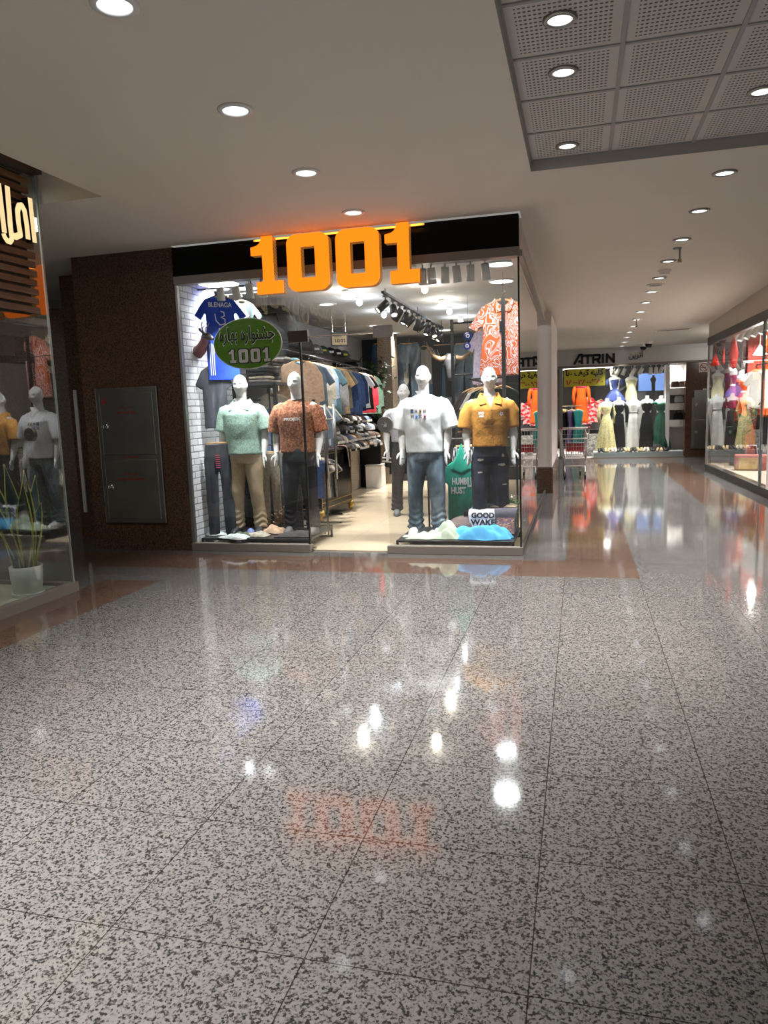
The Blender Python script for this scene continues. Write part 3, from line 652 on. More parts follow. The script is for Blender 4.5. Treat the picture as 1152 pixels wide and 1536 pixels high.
def top_mesh(hw=0.20, hem=1.03, neck='crew', sl=0.27, sw=0.085, seed=1, amp=0.006, flare=0.0, drop=0.02):
    mb = MB()
    mb.rings([(0, 0, hem, hw + flare, 0.142), (0, 0, 1.12, hw + flare * 0.5, 0.140), (0, -0.004, 1.30, hw + 0.012, 0.146), (0, -0.004, 1.41, hw + 0.022, 0.142), (0, 0.0, 1.475, hw + 0.012, 0.122), (0, 0.006, 1.525, 0.155, 0.096), (0, 0.012, 1.562, 0.088, 0.078)], 40, 2.4)
    for s in (-1, 1):
        mb.tube([(s * 0.13, 0.004, 1.478), (s * 0.212, 0.008, 1.445), (s * 0.243, 0.01, 1.37), (s * (0.252 + drop), 0.012, 1.485 - sl)], [(0.07, 0.062), (0.088, 0.078), (sw, 0.088), (sw + 0.004, 0.094)], 18)
    return soft(mb, 0.010, 5, amp, seed, 11.0, 3.6)
def leg_mesh(w0=0.105, w1=0.095, w2=0.10, hem=0.06, seed=1, amp=0.007, stack=0.0):
    mb = MB()
    mb.rings([(0, 0.0, 1.045, 0.172, 0.118), (0, 0.0, 0.98, 0.186, 0.128), (0, 0.004, 0.90, 0.196, 0.132), (0, 0.006, 0.84, 0.19, 0.125)], 32, 2.3)
    for s in (-1, 1):
        mb.tube([(s * 0.092, 0.006, 0.90), (s * 0.103, 0.0, 0.76), (s * 0.122, -0.006, 0.50), (s * 0.134, 0.012, 0.30), (s * 0.140, 0.018, hem)], [(w0, w0 + 0.012), (w0 - 0.004, w0 + 0.006), (w1, w1), (w2 * 0.97, w2), (w2, w2 * 1.1)], 18)
    me = soft(mb, 0.010, 5, amp * 1.4, seed, 13.0, 4.0)
    if stack:
        co = coords(me); nn = normals(me); z = co[:, 2]
        d = np.where(z < 0.34, np.sin(z * 95 + 2.0 * np.sin(co[:, 0] * 30 + co[:, 1] * 22)) * stack * (0.34 - z) / 0.3, 0)
        me.vertices.foreach_set('co', (co + nn * d[:, None]).ravel()); me.update()
    return me
def shoe_mesh(sx):
    mb = MB(); cx = sx * 0.145
    mb.rings([(cx, -0.035, 0.0, 0.052, 0.150), (cx, -0.035, 0.025, 0.053, 0.152), (cx, -0.030, 0.05, 0.049, 0.138), (cx, -0.0, 0.075, 0.044, 0.098), (cx, 0.03, 0.105, 0.042, 0.062)], 24, 2.4)
    return soft(mb, 0.008, 3, 0.0)
SHOE = {s: shoe_mesh(s) for s in (-1, 1)}
def collar(par, mat, top):
    for s in (-1, 1):
        mb = MB(); out = []
        P = [(0.0, 0.098, 1.575), (0.06, 0.085, 1.588), (0.098, 0.02, 1.598), (0.085, -0.06, 1.565), (0.045, -0.125, 1.475)]
        Q = [(0.0, 0.125, 1.535), (0.075, 0.108, 1.545), (0.125, 0.025, 1.55), (0.135, -0.075, 1.515), (0.118, -0.125, 1.46)]
        vs = [(s * x, y, z) for x, y, z in P] + [(s * x, y, z) for x, y, z in Q] + [(s * x * 0.97, y * 0.96 + (0.004 if y < 0 else -0.004), z - 0.012) for x, y, z in P] + [(s * x * 0.97, y * 0.96 + (0.004 if y < 0 else -0.004), z - 0.014) for x, y, z in Q]
        n = 5; fs = []
        for i in range(4): fs += [(i, i + 1, n + i + 1, n + i), (2 * n + i, 3 * n + i, 3 * n + i + 1, 2 * n + i + 1), (n + i, n + i + 1, 3 * n + i + 1, 3 * n + i), (i + 1, i, 2 * n + i, 2 * n + i + 1)]
        fs += [(0, n, 3 * n, 2 * n), (4, 2 * n + 4, 3 * n + 4, n + 4)]
        mb.add(vs, fs); mb.build('collar', mat, par, True, 0.003)
def open_vee(par, top, z0, hw, y=0.0):
    """bare white chest seen in the open neck"""
    mb = MB(); n = 8; vs = []
    for i in range(n + 1):
        z = 1.60 - (1.60 - z0) * i / n; w_ = hw * (1 - i / n) + 0.001
        vs += [(-w_, 0, z), (0, 0, z), (w_, 0, z)]
    fs = []
    for i in range(n): fs += [(3 * i, 3 * i + 1, 3 * i + 4, 3 * i + 3), (3 * i + 1, 3 * i + 2, 3 * i + 5, 3 * i + 4)]
    mb.add(vs, fs); me = mb.mesh('vee'); onto(me, top, (0, 1, 0), 0.003)
    return obj('bare_chest', me, MANQ, par, True)
def on_chest(par, name, me, mat, top, x, z, lift=0.005):
    me.transform(Matrix.Translation((x, 0, z))); onto(me, top, (0, 1, 0), lift); return obj(name, me, mat, par)
def patch(w_, h_, jag=0.0, seed=0, n=14, deep=True):
    r = np.random.default_rng(seed); mb = MB(); vs = [(0, 0, 0)]; 
    for j in range(n):
        t = 2 * math.pi * j / n; k = 1 + jag * r.uniform(-1, 1); vs.append((w_ / 2 * math.cos(t) * k, 0, h_ / 2 * math.sin(t) * k))
    return mb.add(vs, [(0, 1 + (j + 1) % n, 1 + j) for j in range(n)]).mesh('patch')
def rect(w_, h_, n=4):
    mb = MB(); vs = [((i / n - 0.5) * w_, 0, (j / n - 0.5) * h_) for j in range(n + 1) for i in range(n + 1)]
    return mb.add(vs, [(j * (n + 1) + i, j * (n + 1) + i + 1, (j + 1) * (n + 1) + i + 1, (j + 1) * (n + 1) + i) for j in range(n) for i in range(n)]).mesh('rect')

DISP = 0.125                                    # display platform height
def mannequin(label, x, y, rz, top, topmat, legs, legmat, shoemat, shoename='shoe', z=DISP, group='male mannequins in the shop window', scale=1.0):
    t = thing('mannequin', label, 'mannequin', (x, y, z), rz, group); t.scale = (scale,) * 3
    obj('body', BODY, MANQ, t)
    sh = obj('shirt', top, topmat, t); tz = obj('trousers', legs, legmat, t)
    for s in (-1, 1): obj(shoename, SHOE[s], shoemat, t)
    return t, sh, tz
DENIM = pattern('denim_blue_grey', [(0.32, (0.035, 0.055, 0.08)), (0.50, (0.11, 0.155, 0.20)), (0.66, (0.30, 0.37, 0.44))], 3.2, 0.6, 'noise', (1.6, 1.6, 0.7))
DENIM_L = pattern('denim_light', [(0.35, (0.10, 0.16, 0.21)), (0.6, (0.22, 0.31, 0.38)), (0.75, (0.42, 0.5, 0.55))], 3.5, 0.4, 'noise', (2, 2, 0.8))
DENIM_D = pattern('denim_black', [(0.35, (0.010, 0.011, 0.015)), (0.6, (0.024, 0.026, 0.034)), (0.75, (0.06, 0.065, 0.08))], 3.0, 0.4, 'noise', (2, 2, 0.8))
DENIM_G = pattern('denim_grey', [(0.35, (0.03, 0.033, 0.042)), (0.6, (0.07, 0.075, 0.09)), (0.75, (0.15, 0.16, 0.18))], 3.0, 0.4, 'noise', (2, 2, 0.8))
DENIM_B = pattern('denim_mid_blue', [(0.35, (0.04, 0.08, 0.15)), (0.6, (0.09, 0.16, 0.26)), (0.75, (0.2, 0.29, 0.4))], 4.0, 0.4, 'noise', (2, 2, 0.8))
MINT = pattern('mint_print', [(0.40, (0.20, 0.33, 0.27)), (0.47, (0.36, 0.55, 0.45)), (0.62, (0.47, 0.66, 0.56))], 55, 1.5, 'noise', (1, 1, 1.2))
RUST = pattern('rust_acid_wash', [(0.34, (0.12, 0.042, 0.022)), (0.5, (0.25, 0.095, 0.047)), (0.66, (0.42, 0.20, 0.12))], 44, 0.6, 'noise')
MUST = plain('cloth_mustard', (0.42, 0.19, 0.032), 0.85, 0, 0.25, 0.12, 40, 0.3)
WTEE = plain('cloth_white', (0.64, 0.655, 0.67), 0.9, 0, 0.2, 0.03, 20, 0.2)
KHAKI = plain('cloth_khaki', (0.46, 0.36, 0.24), 0.88, 0, 0.2, 0.10, 14, 0.3)
LTEE = plain('cloth_lilac_grey', (0.45, 0.45, 0.50), 0.9, 0, 0.2, 0.08, 20, 0.2)
SHOEB = plain('shoe_black', (0.02, 0.02, 0.022), 0.5); SHOEW = plain('shoe_white', (0.75, 0.75, 0.74), 0.55, var=0.05); SHOEG = plain('shoe_grey', (0.10, 0.10, 0.10), 0.7)
DARKB = plain('button_dark', (0.03, 0.022, 0.016), 0.4); BLUEB = plain('button_blue', (0.20, 0.36, 0.40), 0.4)
def buttons(par, top, zs, mat):
    for z in zs:
        me = patch(0.013, 0.013, n=10); on_chest(par, 'button', me, mat, top, 0.004, z, 0.007)
def placket(par, top, z0, z1, mat, x=0.018):
    mb = MB(); n = 14; vs = []
    for i in range(n + 1): z = z0 + (z1 - z0) * i / n; vs += [(x - 0.0015, 0, z), (x + 0.0015, 0, z)]
    me = mb.add(vs, [(2 * i, 2 * i + 1, 2 * i + 3, 2 * i + 2) for i in range(n)]).mesh('p'); onto(me, top, (0, 1, 0), 0.003); obj('placket_seam', me, mat, par)

T1 = top_mesh(0.200, 0.945, sl=0.26, sw=0.086, seed=3, amp=0.010)
man1, sh, tz = mannequin('white mannequin in mint short sleeved shirt and khaki trousers', -3.83, 8.05, 0.10, T1, MINT, leg_mesh(0.098, 0.084, 0.076, 0.07, 5, 0.006, 0.008), KHAKI, SHOEB)
collar(man1, MINT, T1); open_vee(man1, T1, 1.43, 0.062); buttons(man1, T1, [1.405, 1.32, 1.235, 1.15, 1.065, 0.985], BLUEB)
T2 = top_mesh(0.206, 0.955, sl=0.30, sw=0.10, seed=8, amp=0.011, flare=0.01, drop=0.035)
man2, sh, tz = mannequin('white mannequin in rust acid-wash tee and ripped black jeans', -3.15, 8.05, 0.03, T2, RUST, leg_mesh(0.100, 0.084, 0.078, 0.07, 9, 0.008, 0.008), DENIM_D, SHOEG)
for i, (ch, dx) in enumerate(zip('PROUDY', (-0.08, -0.047, -0.014, 0.019, 0.052, 0.083))):
    pass
on_chest(man2, 'chest_print', letters('PROJEK', 0.20, 0.042, 0, 0.03), plain('silver_patch', (0.55, 0.56, 0.54), 0.5, var=0.3, scale=90), T2, -0.005, 1.335)
def neckband(par, mat, r=0.083):
    MB().tube([(r * 0.98 * math.cos(t), 0.012 + 0.076 * math.sin(t), 1.562 + 0.012 * math.sin(t)) for t in [2 * math.pi * k / 26 for k in range(26)]] + [(r * 0.98, 0.012, 1.562), (r * 0.98 * math.cos(0.1), 0.012 + 0.076 * math.sin(0.1), 1.563)], 0.009, 8).build('neckband', mat, par, True)
neckband(man2, plain('cloth_rust_dark', (0.06, 0.03, 0.022), 0.9))
T3 = top_mesh(0.215, 0.925, sl=0.30, sw=0.102, seed=14, amp=0.014, flare=0.0, drop=0.045)
man3, sh, tz = mannequin('white mannequin in white vee neck tee and baggy grey blue jeans', -1.66, 8.07, -0.05, T3, WTEE, leg_mesh(0.104, 0.090, 0.084, 0.07, 15, 0.010, 0.012), DENIM, SHOEW)
open_vee(man3, T3, 1.475, 0.075)
cols = [((0.02, 0.03, 0.05), (0.03, 0.13, 0.45)), None, ((0.45, 0.30, 0.18), (0.02, 0.02, 0.02)), None, None, ((0.35, 0.45, 0.75), (0.02, 0.12, 0.5)), None, ((0.65, 0.30, 0.36), (0.03, 0.02, 0.02))]
for k in range(8):
    x = -0.098 + (k % 4) * 0.047 + (k // 4) * 0.002; z = 1.382 - (k // 4) * 0.058
    if cols[k]:
        on_chest(man3, 'chest_print', rect(0.036, 0.044), plain('print_a%d' % k, cols[k][0], 0.7), T3, x, z, 0.005)
        on_chest(man3, 'chest_print', patch(0.022, 0.026, 0.2, k), plain('print_b%d' % k, cols[k][1], 0.7), T3, x + 0.003, z - 0.004, 0.008)
    else:
        mb = MB()
        for (a, b_) in ((-0.011, 0.012), (0.011, 0.012), (0, 0), (-0.011, -0.012), (0.011, -0.012)):
            vs = [(a + 0.0085 * math.cos(t), 0, b_ + 0.0085 * math.sin(t)) for t in [2 * math.pi * q_ / 10 for q_ in range(10)]] + [(a + 0.0045 * math.cos(t), 0, b_ + 0.0045 * math.sin(t)) for t in [2 * math.pi * q_ / 10 for q_ in range(10)]]
            mb.add(vs, [(j, (j + 1) % 10, 10 + (j + 1) % 10, 10 + j) for j in range(10)])
        on_chest(man3, 'chest_print', mb.mesh('rings'), BK, T3, x, z, 0.005)
for s in (-1, 1):
    P_ = [(s * 0.078 * k / 8, 1.470 + 0.105 * k / 8) for k in range(9)]; me = MB().add([v for x_, z_ in P_ for v in ((x_, 0, z_ - 0.005), (x_ + s * 0.004, 0, z_ - 0.017))], [(2 * k, 2 * k + 2, 2 * k + 3, 2 * k + 1) for k in range(8)]).mesh('trim'); onto(me, T3, (0, 1, 0), 0.005); obj('neck_trim', me, plain('cloth_cream_trim', (0.55, 0.50, 0.42), 0.9), man3)
T4 = top_mesh(0.198, 1.00, sl=0.28, sw=0.088, seed=21, amp=0.010)
man4, sh, tz = mannequin('white mannequin in mustard button shirt and torn dark navy jeans', -0.945, 8.10, 0.22, T4, MUST, leg_mesh(0.102, 0.088, 0.082, 0.07, 23, 0.009, 0.008), plain('denim_navy', (0.022, 0.026, 0.040), 0.85, 0, 0.2, 0.45, 9, 0.3), SHOEB, scale=0.975)
collar(man4, MUST, T4); open_vee(man4, T4, 1.435, 0.062); buttons(man4, T4, [1.40, 1.325, 1.25, 1.175, 1.10], DARKB); 
MUSTD = plain('seam_mustard', (0.24, 0.10, 0.016), 0.9)
placket(man4, T4, 1.43, 1.02, MUSTD)
for x in (-0.105, 0.115):
    for dz, h_ in ((0.0, 0.003), (-0.022, 0.002), (-0.12, 0.003)): on_chest(man4, 'pocket_seam', rect(0.092, h_, 3), MUSTD, T4, x, 1.425 + dz, 0.004)
on_chest(man4, 'chest_print', letters('BND', 0.058, 0.030, 0, 0.03), WH, T4, -0.105, 1.372); on_chest(man4, 'chest_print', letters('ATER', 0.058, 0.024, 0, 0.03), WH, T4, -0.105, 1.338)
mb = MB()
for j in range(5):
    t = 2 * math.pi * j / 5; mb.tube([(0.018 * math.cos(t), 0, 0.018 * math.sin(t)), (0.008 * math.cos(t + 1.4), 0, 0.008 * math.sin(t + 1.4)), (0.026 * math.cos(t + 0.7), 0, 0.026 * math.sin(t + 0.7))], 0.0035, 5)
me = mb.mesh('emblem'); me.transform(Matrix.Translation((0.115, 0, 1.358))); onto(me, T4, (0, 1, 0), 0.006); obj('chest_print', me, WH, man4)
def rips(par, legs, spots, mat):
    for k, (x, z, w_, h_) in enumerate(spots):
        me = patch(w_, h_, 0.35, k + 3); me.transform(Matrix.Translation((x, 0, z))); onto(me, legs, (0, 1, 0), 0.003); obj('rip', me, mat, par)
RIPM = plain('cloth_frayed', (0.42, 0.38, 0.33), 0.95, var=0.4, scale=120)
rips(man4, tz.data, [(0.115, 0.80, 0.095, 0.030), (-0.12, 0.86, 0.06, 0.028), (-0.13, 0.72, 0.05, 0.02), (0.13, 0.90, 0.03, 0.04), (0.145, 0.58, 0.05, 0.012)], RIPM)
rips(man2, man2.children[2].data, [(-0.09, 0.78, 0.09, 0.03), (-0.12, 0.70, 0.04, 0.02), (-0.07, 0.84, 0.05, 0.02)], plain('cloth_frayed_grey', (0.14, 0.14, 0.15), 0.95, var=0.5, scale=120))
rips(man3, man3.children[2].data, [(0.03, 0.86, 0.04, 0.05)], plain('cloth_faded', (0.42, 0.48, 0.55), 0.95, var=0.3, scale=60))
T5 = top_mesh(0.19, 1.06, sl=0.27, sw=0.09, seed=31, amp=0.006)
man5, sh, tz = mannequin('white mannequin in pale grey tee standing on the shop floor behind the white tee one', -2.42, 10.35, 0.2, T5, LTEE, leg_mesh(0.098, 0.082, 0.078, 0.07, 33, 0.007, 0.006), plain('cloth_charcoal', (0.045, 0.04, 0.038), 0.9, var=0.2), SHOEG, z=0.013)
neckband(man5, LTEE)
# ------------------------------------------------------------------ lights inside the menswear shop
def panel_light(x, y, z, r, label, power, group='round panel lights behind the glass'):
    t = thing('panel_light', label, 'ceiling light', (x, y, z), 0, group)
    MB().lathe([(r, 0), (r + 0.015, 0), (r + 0.015, -0.02), (r, -0.02)], n=36).build('ring', WHITEM, t); MB().lathe([(0, -0.016), (r, -0.016), (r, -0.002), (0, -0.002)], n=36).build('diffuser', LAMPW, t)
    lamp('panel_glow', 'AREA', (0, 0, -0.03), power, (0.93, 0.96, 1.0), r * 1.8, spread=150, parent=t)
for px_, py_, lb in ((750, 394, 'round panel light inside the shop corner nearest the glass'), (752, 420, 'round panel light just behind the corner one in the shop'), (326, 431, 'round panel light above the blue jersey'), (368, 430, 'round panel light between the white spotlights over the mint shirt')):
    p = atz(px_, py_, 3.05); panel_light(p.x, p.y, 3.048, 0.14, lb, 20)
WARM = emit('bulb_warm', (1.0, 0.80, 0.52), 9.0); COOL = emit('bulb_cool', (0.72, 0.85, 1.0), 9.0)
for px_, py_, warm, lb in ((518, 443, 1, 'warm globe bulb under the right zero of the orange sign'), (539, 453, 0, 'cool globe bulb right of the warm one under the sign'), (576, 472, 0, 'cool globe bulb beside the transom joint'),
                           (637, 434, 1, 'warm globe bulb above the black track lights'), (662, 456, 1, 'warm globe bulb right of the black track'), (674, 467, 0, 'cool globe bulb farther right of the black track'), (691, 481, 0, 'cool globe bulb nearest the evil eye pendants')):
    p = atz(px_, py_, 2.985); t = thing('globe_lamp', lb, 'lamp', (p.x, p.y, 3.05), 0, 'globe bulbs in the menswear shop')
    MB().lathe([(0, 0), (0.045, 0), (0.045, -0.02), (0.028, -0.03), (0, -0.03)], n=16).build('socket', WHITEM, t)
    MB().ell((0, 0, -0.07), (0.043, 0.043, 0.043), 16, 10).build('bulb', WARM if warm else COOL, t, True)
    lamp('globe_glow', 'POINT', (0, 0, -0.13), 12, (1.0, 0.92, 0.80) if warm else (0.86, 0.93, 1.0), 0.05, parent=t)
for px_, py_, lb in ((490, 456, 'flat downlight in the shop ceiling left of the warm bulb'), (562, 488, 'flat downlight above the certificate in the shop'), (590, 499, 'flat downlight above the hanging jeans'), (665, 495, 'wide flat light at the end of the black track')):
    p = atz(px_, py_, 3.05); downlight(p.x, p.y, 3.05, lb, 'flat downlights in the menswear shop', 42, 0.10 if px_ != 665 else 0.16)
# white spotlights behind the fascia
def spotlight(loc, label, group, mat, tilt, yaw, size=1.0, power=0, parent=None, warm=False):
    t = thing('spotlight', label, 'spotlight', loc, yaw, group); t.scale = (size,) * 3
    MB().box(-0.02, 0.02, -0.03, 0.03, -0.03, 0.0).build('adapter', mat, t); MB().tube([(0, 0, -0.03), (0, 0, -0.075)], 0.009).build('stem', mat, t)
    M = Matrix.Rotation(tilt, 3, 'X')
    MB().lathe([(0, 0.03), (0.038, 0.03), (0.042, 0.02), (0.045, -0.13), (0.038, -0.13), (0.037, -0.115), (0, -0.115)], (0, 0, -0.10), 20, M).build('body', mat, t, True)
    MB().lathe([(0, -0.118), (0.036, -0.118), (0.036, -0.1165), (0, -0.1165)], (0, 0, -0.10), 16, M).build('lens', WARM if warm else LAMPW, t)
    if power: lamp('spot_glow', 'SPOT', Vector((0, 0, -0.10)) + M @ Vector((0, 0, -0.15)), power, (0.97, 0.985, 1.0), 0.03, rot=(tilt, 0, 0), spot=70, parent=t)
    return t
tk = thing('light_track', 'white light track behind the fascia of the menswear shop', 'light track', (0, 7.70, 3.05))
MB().box(-4.25, -0.65, -0.018, 0.018, -0.03, 0.0).build('rail', WHITEM, tk)
wl = ['leftmost white spotlight, over the hanging denim shirt', 'white spotlight left of the orange digit one', 'white spotlight half behind the left orange digit', 'white spotlight under the foot of the left orange digit',
      'white spotlight just right of the orange sign', 'second white spotlight right of the orange sign', 'third white spotlight right of the orange sign', 'fourth white spotlight right of the orange sign', 'fifth white spotlight right of the orange sign', 'rightmost white spotlight, tilted beside the round panel light']
for i, (px_, tl) in enumerate(((329, 0.1), (352, 0.0), (373, 0.05), (391, 0.3), (634, 0.05), (647, -0.1), (668, 0.25), (685, 0.0), (706, 0.0), (728, 0.3))):
    p = at(px_, 420, 7.70); spotlight((p.x, 7.70, 3.02), wl[i], 'white spotlights behind the fascia', WHITEM, tl * 0.3 + 0.24, 0.2 * (-1) ** i, 1.0, 92)
a = atz(574, 438, 2.99); b = atz(664, 492, 2.93); dirv = (b - a)
tk = thing('light_track', 'black light track hanging under the shop ceiling', 'light track', (a.x, a.y, a.z)); MB().bar((0, 0, 0), tuple(dirv), 0.035, 0.03).build('rail', BLACKM, tk)
for k in (0.03, 0.5, 0.97): MB().tube([tuple(dirv * k), (dirv.x * k, dirv.y * k, 3.05 - a.z)], 0.006).build('suspension', BLACKM, tk)
for i in range(11):
    k = 0.03 + 0.094 * i; p = a + dirv * k
    spotlight((p.x, p.y, p.z - 0.015), ordn[i] + ' spotlight on the black track, counted from the glass', 'black spotlights on the track', BLACKM, [0.9, -0.7, 0.6, 0.5, 0.8, 0.3, 0.9, 0.5, -0.6, 0.6, 0.7][i], [2.2, 0.4, 1.9, 2.4, 2.0, 1.6, 2.2, 2.6, 0.5, 2.0, 2.3][i], 1.1, 12 if i % 2 == 0 else 0, warm=i % 2 == 0)

# ------------------------------------------------------------------ garments
def tee_poly(L=0.72, w=0.25, sl=0.20, long=False, neck=0.085, v=0.05):
    sh = 0.225
    r = [(neck, 0.0), (sh, -0.055)]
    if long: r += [(sh + 0.075, -0.20), (sh + 0.10, -0.58), (sh + 0.02, -0.60), (sh - 0.005, -0.26)]
    else: r += [(sh + sl * 0.62, -0.055 - sl * 0.85), (sh + sl * 0.62 - 0.11, -0.075 - sl * 1.02), (sh - 0.005, -0.215)]
    r += [(w, -L)]
    return r + [(-x, z) for x, z in r[::-1]] + [(-neck * 0.5, -v * 0.8), (0, -v), (neck * 0.5, -v * 0.8)]
def pad(poly, th=0.035, voxel=0.012, it=5, amp=0.012, seed=0, fz=2.0, extra=None):
    mb = MB(); mb.prism(poly, -th / 2, th / 2)
    if extra: extra(mb)
    return soft(mb, voxel, it, amp, seed, 10, fz, 0.5)
def pants_poly(L=1.03, w=0.20, h=0.10, gap=0.02, taper=0.0):
    r = [(w, 0), (w + 0.02, -0.2), (w + 0.015 - taper, -L), (gap + 0.03 + taper, -L), (gap * 0.5, -0.30)]
    return r + [(-x, z) for x, z in r[::-1]]
TEE = pad(tee_poly(), 0.04, seed=1); TEE2 = pad(tee_poly(0.76, 0.27, 0.25), 0.045, seed=2, amp=0.014)
LONG = pad(tee_poly(0.72, 0.245, 0.2, True), 0.05, seed=3, amp=0.014); LONG2 = pad(tee_poly(0.78, 0.25, 0.2, True), 0.06, seed=13, amp=0.016)
PANT = pad(pants_poly(), 0.05, seed=4, amp=0.012); PANTW = pad(pants_poly(1.05, 0.2, 0.1, 0.015, -0.01), 0.05, seed=6, amp=0.014)
SHORTS = pad(pants_poly(0.62, 0.2, 0.1, 0.01, -0.03), 0.05, seed=7)
def hanger_part(par, w=0.19, y=0.0, mat=None):
    MB().tube([(-w, y, -0.05), (-w * 0.5, y, -0.012), (0, y, 0.012), (w * 0.5, y, -0.012), (w, y, -0.05)], [0.008, 0.012, 0.014, 0.012, 0.008], 8).build('hanger', mat or WOODH, par, True)
    MB().tube([(0, y, 0.01), (0, y, 0.055), (0.02, y, 0.075), (0.018, y, 0.098), (0, y, 0.105), (-0.016, y, 0.095)], 0.003, 6).build('hook', CHROME, par, True)
def clip_hanger(par, w=0.17):
    MB().box(-w, w, -0.01, 0.01, 0.0, 0.02).build('hanger', WOODH, par, False, 0.004); MB().tube([(0, 0, 0.02), (0, 0, 0.06), (0.02, 0, 0.08), (0.01, 0, 0.10), (-0.01, 0, 0.10)], 0.003, 6).build('hook', CHROME, par, True)
def garment(name, label, cat, me, mat, loc, rz=0.0, group=None, sc=1.0, hang='top', part='cloth'):
    t = thing(name, label, cat, loc, rz, group); t.scale = (sc,) * 3
    obj(part, me, mat, t)
    if hang == 'top': hanger_part(t)
    elif hang == 'clip': clip_hanger(t)
    return t
CLR = dict(peach=(0.50, 0.34, 0.23), slate=(0.085, 0.12, 0.165), cream=(0.40, 0.36, 0.29), bluegrey=(0.12, 0.165, 0.22), teal=(0.025, 0.05, 0.06), grey=(0.15, 0.15, 0.15), tan=(0.42, 0.29, 0.16), olive=(0.17, 0.16, 0.11), navy=(0.025, 0.045, 0.11),
           blue=(0.05, 0.085, 0.20), white=(0.72, 0.73, 0.74), black=(0.014, 0.014, 0.016), red=(0.52, 0.035, 0.055), green=(0.12, 0.19, 0.14), brown=(0.10, 0.068, 0.06), darkbrown=(0.055, 0.042, 0.040), charcoal=(0.045, 0.045, 0.047), lilac=(0.50, 0.44, 0.55), pink=(0.60, 0.42, 0.42),
           beige=(0.42, 0.36, 0.28), taupe=(0.22, 0.18, 0.155), camo=(0.10, 0.12, 0.08), denim=(0.10, 0.15, 0.24), forest=(0.03, 0.06, 0.045), bone=(0.56, 0.54, 0.48))
def cm(k): return cloth(k, CLR[k])
# upper rail of the left wall
pa = at(450, 541, 9.35); pb = at(557, 564, 14.0)
rl = thing('clothes_rail', 'black upper clothes rail along the left shop wall', 'clothes rail', (0, 0, 0))
ra = pa + Vector((0, -0.3, 0.10)); rb = pb + Vector((0, 0.1, 0.10))
MB().tube([ra, rb], 0.013, 10).build('tube', BLACKM, rl, True)
for k in (0.05, 0.5, 0.97):
    p = ra.lerp(rb, k); MB().tube([p, (p.x - 0.15, p.y, p.z + 0.05), (-4.64, p.y, p.z + 0.05)], 0.011).build('bracket', BLACKM, rl)
up = [(450, 'peach', LONG2, 'peach jacket at the near end of the upper left rail', 'jacket'), (464, 'slate', LONG, 'slate blue shirt behind the peach jacket', 'shirt'), (470, 'slate', TEE2, 'slate blue shirt behind the first slate one', 'shirt'), (478, 'cream', LONG, 'cream striped shirt between the slate and blue grey shirts', 'shirt'),
      (484, 'bluegrey', LONG, 'blue grey overshirt right of the cream shirt', 'shirt'), (491, 'teal', TEE2, 'dark teal shirt in the middle of the upper left rail', 'shirt'), (498, 'grey', LONG, 'grey shirt left of the tan tee', 'shirt'), (505, 'tan', TEE2, 'tan printed tee on the upper left rail', 'tee'),
      (509, 'olive', TEE2, 'olive tee tucked behind the tan tee', 'tee'), (514, 'navy', LONG, 'navy jacket right of the olive tee', 'jacket'), (519, 'blue', LONG, 'mid blue jacket behind the navy one', 'jacket'), (525, 'blue', LONG, 'second mid blue jacket, before the white shirts', 'jacket'), (531, 'navy', LONG, 'navy jacket just left of the white tee', 'jacket'),
      (538, 'white', TEE2, 'white tee on the upper left rail', 'tee'), (543, 'black', TEE2, 'black tee between the white and the red one', 'tee'), (547, 'red', LONG, 'red sweatshirt near the far end of the upper left rail', 'sweatshirt'), (556, 'green', LONG, 'grey green sweatshirt at the far end of the upper left rail', 'sweatshirt')]
for i, (px_, k, me, lb, ct) in enumerate(up):
    # depth where the sight line through this column meets the rail
    best = min(np.linspace(0, 1, 400), key=lambda u: abs(((ra.lerp(rb, u) - Vector(at(px_, 560, ra.lerp(rb, u).y))).x)))
    p = ra.lerp(rb, best); t = garment('hanging_' + ct, lb, ct, me, cm(k), (p.x, p.y, p.z - 0.10), 0.5 + 0.16 * math.sin(i * 2.1), 'clothes on the upper left rail', 1.0); t.scale = (0.80 if i else 1.0, 0.8, 0.92 + 0.1 * math.sin(i * 1.3))
    if k == 'tan': obj('chest_print', move_mesh(letters('RNX', 0.1, 0.07, 0, 0.01), Matrix.Translation((0.02, -0.05, -0.28))), BK, t)
# lower rail, tees and shirts nearer the mannequins
def row(label_rail, pts, items, group, rz=0.25, drop=0.10, sc=1.0):
    a_, b_ = pts; r_ = thing('clothes_rail', label_rail, 'clothes rail', (0, 0, 0)); d_ = (b_ - a_)
    MB().tube([a_ - d_ * 0.04, b_ + d_ * 0.04], 0.012, 10).build('tube', BLACKM, r_, True)
    for k in (0.0, 1.0):
        p = a_.lerp(b_, k) + d_ * (0.04 if k else -0.04); MB().tube([p, (p.x, p.y, 0.02)], 0.012).build('upright', BLACKM, r_); MB().tube([(p.x - 0.2, p.y, 0.025), (p.x + 0.2, p.y, 0.025)], 0.012).build('foot', BLACKM, r_)
    for i, (k, me, lb, ct) in enumerate(items):
        p = a_.lerp(b_, (i + 0.5) / len(items)); garment('hanging_' + ct, lb, ct, me, cm(k), (p.x, p.y, p.z - drop), rz + 0.12 * math.sin(i * 1.7), group, sc)
pa = at(405, 592, 8.95); pb = at(432, 596, 9.9)
